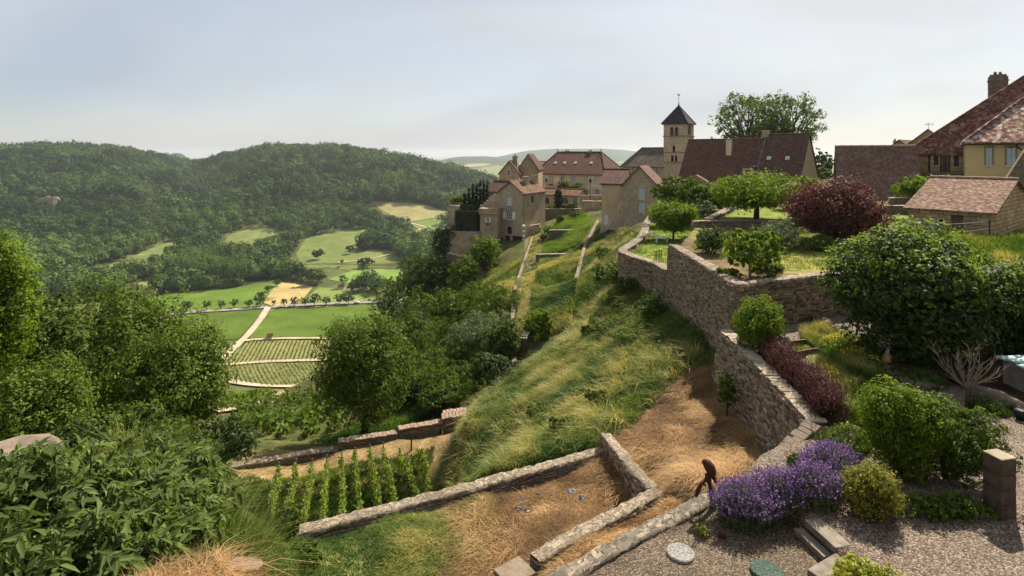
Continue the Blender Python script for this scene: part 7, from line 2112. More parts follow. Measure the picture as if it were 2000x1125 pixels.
# ================================================================== grasses
def pz(pts, y0): return [tuple(hit(a, b, y0)[:2]) for a, b in pts]
SLOPE = pz([(886, 955), (893, 900), (905, 832), (950, 775), (1000, 742), (1060, 700), (1110, 655), (1150, 600), (1172, 540), (1178, 480), (1200, 458), (1245, 458), (1258, 452), (1228, 492), (1224, 548), (1270, 585), (1300, 604), (1350, 648), (1412, 702), (1412, 716), (1345, 731), (1290, 782), (1235, 842), (1187, 868), (1120, 892), (1000, 925)], 14)
def weeds(name, label, poly, n, leaf, h, mat, seed, sc=1.1, thr=.5, mask=None):
    rng = np.random.RandomState(seed); c = scatter_poly(rng, poly, n)
    f_ = fbm(c[:, 0] / sc, c[:, 1] / sc, seed, 4); k = f_ > thr
    if mask is not None: k &= mask(c[:, 0], c[:, 1])
    c = c[k]; hh = h * np.clip((f_[k] - thr) * 7, .15, 1)
    P = np.column_stack([c, zt(c[:, 0], c[:, 1]) + rng.rand(len(c)) ** .7 * hh])
    V, q = leaf_quads(P, rng.normal(size=P.shape) * .6 + (0, 0, .7), leaf * rng.uniform(.5, 1.4, len(P)), rng, .5)
    o = np_mesh(name, V, quads=q, v=np.repeat(np.clip(rng.rand(len(P)) * .6 + (P[:, 2] - zt(c[:, 0], c[:, 1])) / h * .4, 0, 1), 4), mat=mat)
    return tag(o, label, "weeds", kind="stuff")
weeds("slope_weeds", "dark leafy weeds scattered through the grass of the steep slope", SLOPE, 120000, .1, .4, M['lf_mid'], 121, mask=lambda X, Y: Y <= 40)
weeds("slope_weeds", "leafy weeds in the upper part of the steep slope", SLOPE, 40000, .17, .45, M['lf_mid'], 122, mask=lambda X, Y: Y > 38, sc=1.8)
DKS = pz([(1150, 640), (1176, 560), (1195, 490), (1215, 470), (1224, 548), (1300, 612), (1385, 685), (1330, 700), (1240, 690), (1180, 668)], 14)
weeds("slope_weeds", "dark tangle of weeds and brambles under the curved and tall walls", DKS, 60000, .12, .6, M['lf_ash'], 125, sc=1.6, thr=.4)
weeds("ledge_weeds", "small green shoots between the golden straw of the ledge", [(-2.5, 2.9), (-1.3, 2.9), (-1.5, 3.8), (-2.4, 4.0)], 1500, .035, .08, M['lf_thicket'], 126, sc=.25, thr=.55)
weeds("yard_weeds", "small green weeds in the mown ground below the wall", Z_MOWN, 9000, .05, .08, M['lf_mid'], 123, sc=.9, thr=.56)
YARD_ALL = [(-1.6, 14.8), (3.0, 16.9), (3.45, 13.8), (.7, 11.6), (-1.4, 11.0)]
far_m = lambda X, Y: Y > 36
near_m = lambda X, Y: Y <= 37
grass("tall_grass", "windblown tall grass over the steep slope below the retaining walls", SLOPE, 170000, .42, .02, M['grass_tall'], lean=(-.38, -.2), wild=.5, sc=.8, seed=21, mask=near_m, tuft=9, spread=.08, vbias=-.04)
grass("tall_grass", "windblown tall grass over the upper part of the slope", SLOPE, 70000, .5, .036, M['grass_tall'], lean=(-.38, -.2), wild=.5, sc=1.2, seed=22, mask=far_m, tuft=7, spread=.15)
grass("grass_tussocks", "bleached grass tussocks standing out on the steep slope", SLOPE, 34000, .62, .017, M['grass_tall'], lean=(-.35, -.25), wild=.75, sc=.6, seed=61, mask=near_m, tuft=46, spread=.09, vbias=.2)
grass("grass_tussocks", "bleached grass tussocks on the upper slope", SLOPE, 16000, .7, .03, M['grass_tall'], lean=(-.35, -.25), wild=.75, sc=1.0, seed=62, mask=far_m, tuft=40, spread=.16, vbias=.2)
grass("hay_clumps", "raked clumps of drying hay on the bank below the wall", Z_MOWN, 26000, .2, .011, M['straw'], lean=(-.7, -.4), wild=1.6, sc=.5, seed=63, tuft=70, spread=.13)
grass("hay_clumps", "raked clumps of drying hay in the walled yard", YARD_ALL, 22000, .17, .010, M['straw'], lean=(-.7, -.4), wild=1.6, sc=.5, seed=64, tuft=70, spread=.12)
grass("tall_grass", "pale grass in the long terraced strips", Z_STRIP, 36000, .55, .05, M['grass_tall'], lean=(-.45, -.3), sc=2.0, seed=23, vbias=.02, tuft=6, spread=.15)
UPS = [(4.2, 78), (9.6, 78), (13, 90), (13.5, 106), (9, 107), (5.5, 92)]
grass("tall_grass", "light green grass of the upper strips below the orangery wall", UPS, 22000, .55, .06, M['grass_green'], lean=(-.3, -.3), sc=2.0, seed=24, vbias=.1, tuft=6, spread=.2)
ORCH = [(-3.4, 55), (-.2, 52), (.2, 62), (1.5, 84), (-3, 86), (-6, 84), (-4.5, 70)]
grass("tall_grass", "faded grass of the small orchard ground left of the dry path", ORCH, 16000, .5, .05, M['grass_tall'], lean=(-.4, -.2), sc=2, seed=25, tuft=6, spread=.2)
PATHG = Z_PATH
grass("dry_grass", "dry straw tufts along the narrow path", PATHG, 9000, .25, .05, M['grass_tall'], lean=(-.2, -.2), sc=2, seed=26, tuft=6, spread=.2)
grass("mown_hay", "orange-brown mown hay lying on the bank below the wall", Z_MOWN, 70000, .13, .013, M['straw'], lean=(-.9, -.5), wild=1.3, sc=.45, seed=27, tuft=8, spread=.07)
YARD_R = [(-.8, 15.3), (3.1, 17.0), (3.55, 13.7), (.7, 11.5), (-1.2, 12.0)]
grass("mown_hay", "brown mown hay lying in the walled yard", YARD_R, 38000, .11, .012, M['straw'], lean=(-.8, -.5), wild=1.2, sc=.5, vbias=.1, seed=28, tuft=8, spread=.06)
YARD_L = [(-5.6, 13.25), (-.2, 15.6), (-.6, 11.4), (-1.2, 9.6), (-3.2, 9.0), (-4.8, 10.5)]
grass("grass", "short green and yellow grass in the left part of the walled yard", YARD_L, 42000, .13, .012, M['grass_tall'], lean=(-.5, -.3), wild=.6, sc=.9, seed=29, vbias=-.1, tuft=6, spread=.06)
STRIP_CD = [(.7, 11.3), (3.5, 13.3), (4.2, 12.0), (5.0, 12.3), (4.4, 11.4), (3.7, 11.0), (.2, 9.1), (-.6, 9.4)]
grass("mown_hay", "dry clippings between the kerb wall and the gravel yard", STRIP_CD, 16000, .1, .012, M['straw'], lean=(-.8, -.5), wild=.8, sc=.6, seed=30, tuft=6, spread=.06)
VPL = [(-12.5, 22.5), (-3.6, 22.5), (-3.9, 27), (-4.2, 31), (-9, 29), (-12.5, 27)]
grass("grass", "lush green grass under the vine rows of the small plot", VPL, 34000, .22, .022, M['grass_green'], lean=(-.2, -.2), sc=1.0, seed=31, tuft=6, spread=.1, vbias=-.22)
BANKL = [(-2.0, 17.6), (-1.6, 20), (-1.9, 25), (-1.9, 30), (-2.2, 33), (-2.3, 33), (-2.2, 28), (-2.1, 22), (-2.4, 18)]
grass("tall_grass", "pale grass hanging over the edge of the slope beside the vine plot", BANKL, 16000, .34, .024, M['grass_tall'], lean=(-.4, -.2), sc=1.0, seed=32, tuft=7, spread=.1, vbias=.12)
DARKG = [(-7, 34), (-3.5, 35), (-5, 44), (-10, 44), (-13, 36)]
grass("grass", "grass at the foot of the lone tree beyond the wall", DARKG, 9000, .4, .04, M['grass_green'], lean=(-.2, -.2), sc=1.5, seed=33, tuft=6, spread=.15, vbias=-.1)
grass("lawn_grass", "short turf blades of the raised terrace lawn", [(10.5, 23.2), (16, 25), (30, 28.5), (34, 36), (20, 37), (12.2, 36.8), (9.2, 29.5)], 26000, .12, .03, M['grass_green'], zf=lambda X, Y: flat_z(-4.9, .08)(X, Y), lean=(-.2, -.2), sc=1.5, seed=34, vbias=.12)
grass("lawn_grass", "short bright turf blades of the curved lawn", LAWN, 16000, .12, .035, M['grass_green'], zf=gl_z, lean=(-.2, -.2), sc=1.2, seed=35, vbias=.2)
grass("tall_grass", "rough grass before the stone shed", [(20, 24.8), (36, 28.2), (36, 31), (28.4, 31.6), (24.4, 35), (21, 31)], 14000, .55, .03, M['grass_tall'], zf=lambda X, Y: flat_z(-4.9, .08)(X, Y), lean=(-.2, -.2), sc=1.5, seed=36, vbias=-.05)
BED = [gz(1562, 648), gz(1610, 643), gz(1672, 670), gz(1705, 702), gz(1730, 742), gz(1735, 788), gz(1688, 840), gz(1645, 845), (7.9, 14.2), gz(1575, 750), gz(1610, 700), gz(1575, 672)]
grass("bed_grass", "mixed green and yellowing growth filling the flower bed", BED, 22000, .34, .014, M['grass_tall'], zf=bedz, lean=(-.2, -.1), wild=.4, sc=.5, seed=51, tuft=7, spread=.05, vbias=-.1)
GAP = [(5.2, 47), (9.2, 69), (13.2, 87), (15, 80), (13.6, 64), (11, 52), (8.6, 42), (5.6, 42)]
grass("tall_grass", "rough grass between the strip wall and the upper slope", GAP, 34000, .5, .04, M['grass_tall'], lean=(-.35, -.2), wild=.5, sc=1.3, seed=52, tuft=7, spread=.15)
# foreground: seeding grass, thicket, straw ledge
FG = [(-5.5, 8.0), (-3.6, 7.2), (-2.5, 7.9), (-2.9, 9.4), (-4.4, 10.4), (-6.2, 10.8), (-7.0, 10)]
grass("tall_grass", "tall seeding grass between the thicket and the vine plot", FG, 13000, .95, .012, M['grass_tall'], lean=(.12, -.1), wild=.5, sc=.4, seed=37, vbias=-.15, tuft=5, spread=.08)
FG2 = [(-3.8, 5.2), (-2.3, 4.6), (-1.7, 5.4), (-2.2, 7.6), (-3.6, 8)]
grass("tall_grass", "green grass at the edge of the straw ledge", FG2, 5000, .45, .009, M['grass_tall'], lean=(.2, -.1), wild=.5, sc=.6, seed=38, tuft=5, spread=.06)
LEDGE = [(-2.4, 2.7), (-1.2, 2.7), (-1.3, 3.3), (-1.6, 3.8), (-2.0, 4.0), (-2.5, 3.8)]
grass("dry_straw", "sunlit golden straw on the ledge at the bottom left", LEDGE, 11000, .07, .0036, M['straw'], lean=(.3, -.3), wild=2.4, sc=.25, seed=39, tuft=5, spread=.04, vbias=.12)
weeds("verge_weeds", "leafy weeds and bramble shoots mixed into the tall seeding grass", FG + [], 16000, .085, .75, M['lf_thicket'], 124, sc=.7, thr=.42)
def leaf_blades(P, T, Nrm, size, aspect):
    """pointed leaves folded along the midrib: two quads each"""
    T = unit(T); Nrm = unit(Nrm - T * (Nrm * T).sum(1, keepdims=True)); B = np.cross(Nrm, T)
    L_ = T * size[:, None]; W_ = B * (size * aspect * .5)[:, None]; Nz = Nrm * (size * .07)[:, None]
    droop = np.array((0, 0, -1.0)) * (size * .12)[:, None]
    base = P; tip = P + L_ + droop
    l1 = P + L_ * .28 + W_ * .85 + Nz; l2 = P + L_ * .62 + W_ * .8 + Nz + droop * .4
    r1 = P + L_ * .28 - W_ * .85 + Nz; r2 = P + L_ * .62 - W_ * .8 + Nz + droop * .4
    V = np.stack([base, l1, l2, tip, r2, r1], 1).reshape(-1, 3)
    b = np.arange(len(P)) * 6
    q = np.concatenate([np.stack([b, b + 3, b + 2, b + 1], 1), np.stack([b, b + 5, b + 4, b + 3], 1)])
    return V, q
def stem_bush(label, x, y, z, w, h, nst, leaf, mat, seed, group=None, aspect=.36, nodes=11):
    rg = np.random.RandomState(seed)
    root = empty("leafy_shrub", (x, y, z), label, "shrub", group)
    mb = MB(); PP = []; TT = []; NN = []; VV = []
    for k in range(nst):
        a = rg.rand() * 6.283; r = math.sqrt(rg.rand())
        s = np.array((x + math.cos(a) * r * w * .25, y + math.sin(a) * r * w * .25, z))
        top = np.array((x + math.cos(a) * r * w * .55, y + math.sin(a) * r * w * .5, z + h * (1.02 - .38 * r * r) * rg.uniform(.72, 1.08)))
        mid = (s + top) / 2 + np.array((0, 0, h * .12)); end = top + np.array((math.cos(a), math.sin(a), -.35)) * .12 * h
        pts = [s, mid, top, end]
        if k % 3 == 0: mb.tube(pts, [.009, .007, .004, .002], 4, cap=False)
        tone = rg.rand() * .4
        for t in np.linspace(.35, 1.0, nodes):
            u = t * 3; i = min(2, int(u)); p = pts[i] + (pts[i + 1] - pts[i]) * (u - i); d = pts[i + 1] - pts[i]; d = d / np.linalg.norm(d)
            ph = rg.rand() * 3.14
            sd = np.cross(d, (0.3, 0.2, 1.0)); sd = sd / np.linalg.norm(sd); e = np.cross(d, sd)
            for q_ in (0, 1):
                o_ = (sd * math.cos(ph + q_ * 3.14) + e * math.sin(ph + q_ * 3.14))
                PP.append(p); TT.append(o_ * .8 + d * .55 + rg.normal(size=3) * .22 + np.array((0, 0, -.15))); NN.append(np.array((0, 0, 1.0)) + d * .3 + rg.normal(size=3) * .3)
                VV.append(min(1, tone + .45 * t * rg.uniform(.5, 1.2)))
    n = len(PP)
    V, q = leaf_blades(np.array(PP), np.array(TT), np.array(NN), leaf * rg.uniform(.55, 1.3, n), aspect)
    np_mesh("foliage", V, quads=q, v=np.repeat(VV, 6), mat=mat, parent=root)
    mb.build("stems", M['bark'], parent=root)
    return root
TH = [(-4.6, 5.3, 1.5, 1.25, "dense broad-leaved shrub at the bottom left corner"), (-3.9, 5.6, 1.35, 1.1, "tangled shrub right of the corner shrub, with long drooping leaves"), (-4.0, 6.5, 1.25, 1.1, "leafy shrub with pale upper leaves in the middle of the thicket"), (-4.7, 7.0, 1.7, 1.2, "shrub at the back of the thicket below the rock slab"),
      (-5.4, 6.1, 1.3, 1.1, "shrub cut by the left frame edge"), (-3.6, 4.7, .9, .8, "low dark-shaded shrub above the straw ledge")]
TOPS = [905, 915, 892, 872, 900, 985]
for i, (x, y, w, h, lab) in enumerate(TH):
    stem_bush(lab, x, y, (HZ - TOPS[i]) / F * y - h, w, h, 110, .115, M['lf_thicket'], 400 + i, "shrubs of the foreground thicket")
NT = [(30, 4.1, 905, 230, "broad-leaved bush filling the bottom left corner of the view"), (150, 4.3, 905, 210, "drooping long-leaved bush second from the bottom left corner"), (265, 4.6, 945, 150, "bush of long leaves just above the straw ledge"), (90, 3.6, 1010, 230, "dark lower bush at the very bottom left"), (215, 3.9, 1030, 150, "small shaded bush at the left end of the straw"), (350, 5.2, 960, 90, "pale leafy bush behind the straw ledge")]
for i, (px, Y, top, w, lab) in enumerate(NT):
    x, y = plan(px, Y); zt_ = (HZ - top) / F * Y; zb = zt_ - 1.2
    stem_bush(lab, x, y, zb, w / F * Y * 1.25, 1.2, 95, .1, M['lf_thicket'], 440 + i, "shrubs of the foreground thicket")
for i, (px, Y, w, h_, lab) in enumerate([(560, 12.0, 60, 60, "leafy bramble at the near end of the yard wall"), (520, 10.5, 70, 60, "dark bramble between the tall grass and the yard"), (600, 11.5, 80, 34, "low bramble creeping into the yard's left corner")]):
    hbush(lab, px, Y, w, h_, M['lf_ash'], nleaf=2600, leaf=.06, stems=False)
NT = [(30, 4.1, 900, 230, "broad-leaved bush filling the bottom left corner of the view"), (150, 4.3, 915, 210, "drooping long-leaved bush second from the bottom left corner"), (265, 4.6, 950, 150, "bush of long leaves just above the straw ledge"), (90, 3.6, 1010, 230, "dark lower bush at the very bottom left"), (215, 3.9, 1030, 150, "small shaded bush at the left end of the straw"), (350, 5.2, 965, 90, "pale leafy bush behind the straw ledge")]
for i, (px, Y, top, w, lab) in enumerate(NT):
    x, y = plan(px, Y); zt_ = (HZ - top) / F * Y; zb = zt_ - 1.25
    bush(lab, x, y, zb, w / F * Y * 1.15, w / F * Y, 1.25, M['lf_thicket'], nleaf=2600, leaf=.095, nb=14, aspect=.33, k=.42, fill=.4, per=6, clump=.12, group="shrubs of the foreground thicket", seed=440 + i)

rng = np.random.RandomState(77)
lx = rng.uniform(-75, -20, 900); ly = rng.uniform(12, 105, 900)
k = (lx / ly < -0.99) & (rng.rand(900) < .5); lx, ly = lx[k], ly[k]
lr = rng.uniform(1.6, 3.2, len(lx))
wood("slope_woodland", "leafy undergrowth carrying on down the slope past the left trees", np.column_stack([lx, ly, zt(lx, ly)]), lr, lr * rng.uniform(1.6, 2.4, len(lx)), 420, rng, M['lf_mid'])

# ================================================================== stones, steps, objects
def slab(name, label, c, rx, ry, h, mat, seed, cat="rock"):
    rr = random.Random(seed); mb = MB(); n = 9
    for ring in range(1):
        lo = []; hi = []; mid = []
        for k in range(n):
            t = 2 * math.pi * k / n; f = rr.uniform(.8, 1.15)
            lo.append((c[0] + math.cos(t) * rx * f, c[1] + math.sin(t) * ry * f, c[2] - h)); mid.append((c[0] + math.cos(t) * rx * f * 1.02, c[1] + math.sin(t) * ry * f * 1.02, c[2] - h * .3)); hi.append((c[0] + math.cos(t) * rx * f * .85, c[1] + math.sin(t) * ry * f * .85, c[2] + rr.uniform(-.05, .05) * h))
        for a, b in ((lo, mid), (mid, hi)):
            for k in range(n): mb.face([a[k], a[(k + 1) % n], b[(k + 1) % n], b[k]])
        mb.face(hi)
    return tag(mb.build(name, mat, origin=c, bevel=.03), label, cat)
p = at(35, 872, 8.2); slab("rock_slab", "weathered rock slab at the left frame edge above the thicket", p, .62, .5, .5, M['rock'], 3)
p = at(478, 1092, 3.75); slab("flat_stone", "pale flat stone lying in the golden straw", p - (0, 0, .03), .13, .07, .012, M['rock'], 4, "stone")
for k, (a_, b_) in enumerate([(300, 1108), (392, 1100), (440, 1112), (520, 1112)]):
    p = hit(a_, b_, 2.9); slab("flat_stone", ["small grey stone at the left of the golden straw", "small stone in the middle of the golden straw", "chipped stone below the pale flat one", "small stone at the right end of the golden straw"][k], p + (0, 0, .01), .035 + .01 * (k % 2), .03, .03, M['rock'], 20 + k, "stone")
def disc(px, py, r, mat, label, z=-6.6):
    p = atz(px, py, z); mb = MB(); n = 40
    prof = [(r * .2, .02), (r * .9, .035), (r, .02), (r * 1.0, -.1)]
    mb.tube([p + (0, 0, -.1), p + (0, 0, .035), p + (0, 0, .05)], [r, r, r * .93], n)
    return tag(mb.build("concrete_disc", mat, origin=p), label, "disc")
disc(1329, 1083, .225, M['pebble_disc'], "round white pebble concrete disc set in the brown gravel")
disc(1497, 1117, .24, M['teal_disc'], "round greenish pebble disc at the bottom edge of the gravel")
# timber steps
def beam(name, label, a, b, w, h, mat, seed=1):
    a = np.array(a); b = np.array(b); d = b - a; L_ = np.linalg.norm(d); d /= L_; s = np.array((-d[1], d[0], 0)); s /= np.linalg.norm(s)
    mb = MB(); mb.obox((a + b) / 2, d * L_, s * w, (0, 0, h))
    return tag(mb.build(name, mat, origin=a, bevel=.012), label, "timber step")
zq = -6.47
beam("timber_step", "upper weathered timber of the garden steps", atz(1585, 1018, -6.35), atz(1648, 1074, -6.35), .3, .11, M['grey_wood'])
beam("timber_step", "lower narrow timber of the garden steps", atz(1558, 1036, -6.52), atz(1618, 1092, -6.52), .17, .1, M['grey_wood'])
beam("timber_step", "cross timber at the bottom of the garden steps", atz(1592, 1130, -6.42), atz(1672, 1082, -6.42), .26, .12, M['grey_wood'])
# stone post of four blocks
M['rust_block'] = m_plain("dark_sandstone", (0.085, 0.064, 0.047), .5, 5, .95, .7)
bp = atz(1952, 1005, gz0); e = empty("stone_post", bp, "square garden post of four stacked dark stone blocks with a pale top", "stone post")
a = .22; u = np.array((math.cos(a), math.sin(a), 0)); v3 = np.array((-math.sin(a), math.cos(a), 0))
for k in range(4):
    mb = MB(); mb.obox(bp + (0, 0, .13 + k * .255), u * (.33 - .006 * (k % 2)), v3 * (.33 - .005 * (k % 3)), (0, 0, .25)); mb.build("block", M['rust_block'], parent=e, bevel=.015)
mb = MB(); mb.obox(bp + (0, 0, 1.045), u * .33, v3 * .33, (0, 0, .03)); mb.build("lit_top", CP, parent=e, bevel=.012)  # thin pale cap: the post's sunlit top put into colour
# raised bed
c4 = [atz(1536, 679, gz0), atz(1577, 674, gz0), atz(1604, 690, gz0), atz(1556, 699, gz0)]
e = empty("raised_bed", c4[0], "square raised bed of dark boards on the gravel by the purple hedge", "raised bed")
for k in range(4):
    p, q = c4[k], c4[(k + 1) % 4]; mb = MB(); d = q - p; L_ = np.linalg.norm(d); d /= L_; s = np.array((-d[1], d[0], 0))
    mb.obox((p + q) / 2 + (0, 0, .1), d * (L_ - .05), s * .045, (0, 0, .2)); mb.build("board", M['brown_wood'], parent=e)
# rusty figure
ba = atz(1394, 990, -6.58)
def sp(px, py, dy=0): p = at(px, py, ba[1] + dy); return p
e = empty("rusty_figure", ba, "rusty scrap-metal figure leaning at the edge of the gravel beside the lavender", "sculpture")
mb = MB(); mb.tube([ba - (0, 0, .05), sp(1391, 968), sp(1387, 948), sp(1383, 934), sp(1382, 926)], [.05, .045, .04, .055, .05], 9); mb.build("body", M['rust'], parent=e, smooth=True)
mb = MB(); mb.tube([sp(1389, 931), sp(1390, 923), sp(1387, 914), sp(1381, 906), sp(1375, 902), sp(1371, 904)], [.05, .085, .1, .09, .06, .02], 10); mb.build("head", M['rust'], parent=e, smooth=True)
mb = MB(); mb.tube([sp(1381, 935), sp(1370, 944, -.05), sp(1364, 956, -.1), sp(1359, 970, -.12)], [.035, .035, .04, .025], 8)
mb.tube([sp(1378, 948), sp(1371, 943, -.05)], [.02, .02], 6); mb.build("arm", M['rust'], parent=e, smooth=True)
mb = MB()
for k in range(7):
    s = sp(1384 + k * .8, 906 + k * 4, -.02); mb.tube([s, s + (.12, -.02, -.1 - .01 * k)], [.02, .008], 5)
mb.build("hair", M['rust'], parent=e)
p = hit(1322, 976, 10); q = hit(1352, 972, 10); mb = MB(); mb.tube([p + (0, 0, .05), (p + q) / 2 + (0, 0, .09), q + (0, 0, .07)], [.02, .03, .015], 7); tag(mb.build("dry_stick", M['bark_pale'], origin=p), "pale dry stick lying on the mown hay by the rusty figure", "stick")
# small twig plant on gravel
p = atz(1372, 1042, -6.58); e = empty("twiggy_plant", p, "wispy dry twig plant growing in the gravel under the rusty figure", "plant")
mb = MB(); rr_ = random.Random(3)
for k in range(6): mb.tube([p, p + (rr_.uniform(-.08, .05), 0, .22), p + (rr_.uniform(-.16, .06), rr_.uniform(-.05, .05), .5)], [.006, .005, .002], 4)
mb.build("twigs", M['bark'], parent=e)
V, q, v = blob_leaves(np.random.RandomState(3), [(p[0], p[1], p[2] + .06, .12, .1, .07)], 300, .05, .04); np_mesh("leaves", V, quads=q, v=v, mat=M['lf_spiraea'], parent=e)
p = atz(1411, 1050, -6.58); mb = MB(); rock_mesh(mb, p + (0, 0, .05), .07, random.Random(2)); tag(mb.build("dark_blob", M['rust'], origin=p), "small dark rusty clod on the gravel below the lavender", "clod")  # small dark rust-coloured lump lying on the gravel
# plastic scraps in the yard
def scrap(px, py, w, d, mat, label, seed, rz=0):
    p = hit(px, py, 10); rr = np.random.RandomState(seed); n = 7
    gx, gy = np.meshgrid(np.linspace(-.5, .5, n), np.linspace(-.5, .5, n))
    X = gx * w; Y = gy * d; Z = .05 + rr.rand(n, n) * .06
    c, s = math.cos(rz), math.sin(rz)
    V = np.column_stack([(p[0] + X * c - Y * s).ravel(), (p[1] + X * s + Y * c).ravel(), (p[2] + Z).ravel()]); V[:, :2] += rr.normal(size=(n * n, 2)) * .02
    i = np.arange(n * n).reshape(n, n); q = np.stack([i[:-1, :-1].ravel(), i[:-1, 1:].ravel(), i[1:, 1:].ravel(), i[1:, :-1].ravel()], 1)
    o = np_mesh("plastic_scrap", V, quads=q, mat=mat, origin=p, uv=True)
    m = o.modifiers.new("thickness", 'SOLIDIFY'); m.thickness = .01
    return tag(o, label, "plastic scrap")
M['blue_plastic'] = m_plain("blue_plastic", (0.06, 0.17, 0.42), .3, 9, .45, 0, .5)
M['grey_plastic'] = m_plain("grey_blue_plastic", (0.15, 0.18, 0.22), .4, 9, .5, 0, .4)
scrap(1117, 965, .2, .11, M['blue_plastic'], "crumpled blue plastic scrap on the hay, the upper one", 1)
scrap(1135, 977, .11, .14, M['blue_plastic'], "crumpled blue plastic scrap on the hay, the lower one", 2)
scrap(1012, 998, .2, .09, M['grey_plastic'], "grey-blue plastic shred on the hay, left of the long strip", 3)
scrap(1032, 1006, .32, .06, M['grey_plastic'], "long grey plastic strip lying on the hay", 4, -.9)
scrap(1018, 984, .12, .16, M['grey_plastic'], "small dark plastic shred above the long strip", 5)
scrap(1050, 970, .13, .04, M['grey_plastic'], "thin grey plastic shred near the upper yard wall", 6)
# table of teal boards, pots
tp = np.array((13.75, 14.9, -5.45)); e = empty("garden_table", (tp[0], tp[1], gz0), "garden table topped with pale teal boards at the right frame edge", "table")
M['teal_board'] = m_plain("pale_teal_boards", (0.36, 0.52, 0.5), .25, 4, .6, .1)
for k in range(3):
    mb = MB(); mb.obox(tp + (0, -.3 + .3 * k, .05 * (k % 2)), (1.5, .1, 0), (-.02, .27, 0), (0, 0, .05)); mb.build("board", M['teal_board'], parent=e, bevel=.01)
for sx in (-.55, .55):
    mb = MB(); mb.obox(tp + (sx, 0, -.45), (.08, 0, 0), (0, .7, 0), (0, 0, .86)); mb.build("trestle", M['grey_wood'], parent=e)
p = atz(1998, 760, gz0); mb = MB(); mb.lathe(p, [(.16, 0), (.26, .08), (.32, .26), (.3, .42), (.24, .5), (.27, .54), (.2, .5)], 18); tag(mb.build("round_pot", M['rock'], origin=p, smooth=True), "round grey stoneware pot under the teal table", "pot")
p = atz(1994, 818, gz0); mb = MB(); mb.lathe(p, [(.1, 0), (.13, .2), (.14, .22), (.11, .2)], 14); tag(mb.build("black_pot", M['iron'], origin=p, smooth=True), "small black plant pot on the stone kerb at the right edge", "pot")
p = atz(1733, 716, gz0); e = empty("garden_jug", p, "tan earthenware jug with a green neck in the shade of the evergreen", "jug")
M['tan_ware'] = m_plain("tan_earthenware", (0.4, 0.25, 0.09), .2, 6, .5, .1)
mb = MB(); mb.lathe(p, [(.09, 0), (.15, .08), (.17, .2), (.12, .32), (.07, .38)], 14); mb.build("belly", M['tan_ware'], parent=e, smooth=True)
mb = MB(); mb.tube([p + (0, 0, .37), p + (.01, 0, .46), p + (.05, 0, .6)], [.06, .05, .035], 10); mb.build("neck", M['teal_board'], parent=e, smooth=True)
# log edging at right
mb = MB(); a = atz(1905, 768, gz0); b = atz(2010, 812, gz0); mb.tube([a + (0, 0, .12), (a + b) / 2 + (0, .05, .18), b + (0, 0, .12)], [.11, .14, .12], 9); tag(mb.build("fallen_log", M['bark_pale'], origin=a, smooth=True), "fallen pale log along the kerb behind the bare tree", "log")
p = atz(1668, 680, gz0); mb = MB(); rock_mesh(mb, p + (0, 0, .16), .16, random.Random(9)); tag(mb.build("white_boulder", M['white_stone'], origin=p), "pale boulder among the daisies of the flower bed", "boulder")
# washing line before the shed
for i, (px, y0, y1, Y) in enumerate([(1933, 428, 476, 31.5), (1731, 418, 455, 33)]):
    b = at(px, y1, Y); b[2] = -4.95; t = at(px, y0, Y); e = empty("line_post", b, ["dark washing-line post at the near corner of the shed", "dark washing-line post above the big evergreen, before the barn wall"][i], "post")
    mb = MB(); mb.tube([b, t], .035, 7); mb.tube([t + (-.35, 0, -.05), t + (.35, 0, -.05)], .02, 6); mb.build("post_shaft", M['iron'], parent=e)
mb = MB()
t0, t1 = at(1731, 420, 33), at(1933, 430, 31.5)
for dz in (0, -.45):
    pts = []
    for k in range(9):
        s = k / 8; q = t0 + (t1 - t0) * s + np.array((0, 0, dz - .35 * 4 * s * (1 - s))); pts.append(q)
    mb.tube(pts, .012, 4)
tag(mb.build("washing_line", M['white'], origin=t0), "pair of pale washing lines sagging in front of the shed", "washing line")
# lawn table and terrace bits
p = np.array((10.6, 43.5, gl_z(10.6, 43.5))); e = empty("lawn_table", p, "small white garden table on the curved lawn", "table")
mb = MB(); mb.lathe(p + (0, 0, .5), [(.4, 0), (.4, .04)], 16); mb.build("table_top", M['white'], parent=e)
for k in range(3):
    a = k * 2.1; mb = MB(); mb.tube([p + (math.cos(a) * .3, math.sin(a) * .3, 0), p + (math.cos(a) * .15, math.sin(a) * .15, .5)], .025, 5); mb.build("leg", M['white'], parent=e)
p = np.array((11.0, 41.8, gl_z(11.0, 41.8))); e = empty("lawn_bench", p, "low white bench beside the small table on the curved lawn", "bench")
mb = MB(); mb.obox(p + (0, 0, .36), (1.1, .2, 0), (-.06, .36, 0), (0, 0, .05)); mb.build("seat", M['white'], parent=e)
for sx in (-.4, .4): mb = MB(); mb.obox(p + (sx, sx * .18, .17), (.06, 0, 0), (0, .3, 0), (0, 0, .34)); mb.build("leg", M['white'], parent=e)
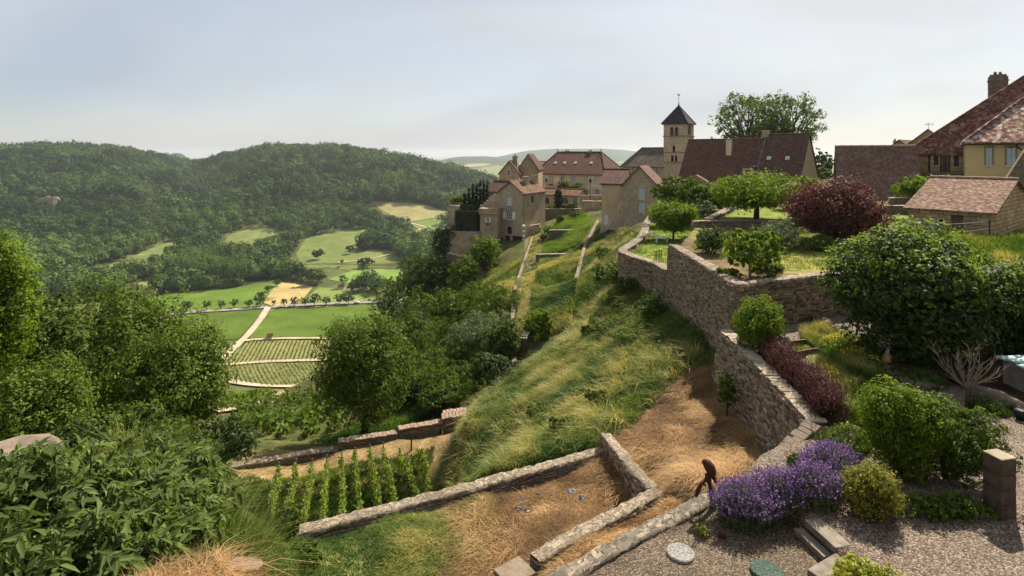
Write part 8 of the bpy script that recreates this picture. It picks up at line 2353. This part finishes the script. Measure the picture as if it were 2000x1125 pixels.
p = at(1628, 458, 31); mb = MB(); mb.obox((p[0], p[1], -4.5), (1.5, 0, 0), (0, .45, 0), (0, 0, .12)); mb.obox((p[0] - .5, p[1], -4.75), (.25, 0, 0), (0, .4, 0), (0, 0, .4)); mb.obox((p[0] + .5, p[1], -4.75), (.25, 0, 0), (0, .4, 0), (0, 0, .4)); tag(mb.build("stone_bench", CP, origin=p), "pale stone bench under the copper tree", "bench")
e = empty("terrace_steps", (11.3, 34.8, -6.6), "short flight of stone steps from the curved lawn up to the raised terrace", "steps")
for k in range(6):
    mb = MB(); mb.obox((11.4 + .28 * k, 35.2 - .14 * k, -6.45 + .27 * k), (.34, -.15, 0), (.45, .95, 0), (0, 0, .28)); mb.build("step", CP, parent=e)
mb = MB(); mb.tube([(11.3, 34.6, -6.5), (11.3, 34.6, -5.5), (12.9, 33.8, -4.0), (12.9, 33.8, -4.9)], .025, 6); mb.build("handrail", M['iron'], parent=e)
p = np.array((17.2, 26.2, -4.9)); mb = MB(); mb.lathe(p, [(.28, 0), (.28, .05), (.2, .07), (.1, .05)], 14); tag(mb.build("fire_ring", M['iron'], origin=p), "flat dark iron ring lying on the raised lawn", "ring")
e = empty("iron_gate", (8.0, 31.6, -6.1), "low iron railing on the wall at the lawn's near end", "railing")
for k in range(5): mb = MB(); mb.tube([(8.1 + k * .1, 32.2 + k * .05, -6.4), (8.1 + k * .1, 32.2 + k * .05, -5.5)], .02, 5); mb.build("bar", M['iron'], parent=e)
mb = MB(); mb.tube([(8.05, 32.17, -5.75), (8.55, 32.43, -5.75)], .02, 5); mb.build("rail", M['iron'], parent=e)

# ================================================================== the air of the valley
hm = bpy.data.materials.new("valley_haze"); hm.use_nodes = True; hn = hm.node_tree; hn.nodes.clear()
ho = hn.nodes.new("ShaderNodeOutputMaterial"); hv = hn.nodes.new("ShaderNodeVolumePrincipled")
hv.inputs["Color"].default_value = (0.80, 0.87, 0.95, 1); hv.inputs["Density"].default_value = 7.5e-5; hv.inputs["Anisotropy"].default_value = 0.3
hn.links.new(hv.outputs[0], ho.inputs["Volume"])
mb = MB(); mb.box(-24000, 24000, -60, 13500, -165, 75)
hz = mb.build("haze", hm); tag(hz, "thin pale haze filling the valley air toward the far ridges", "haze", kind="stuff")
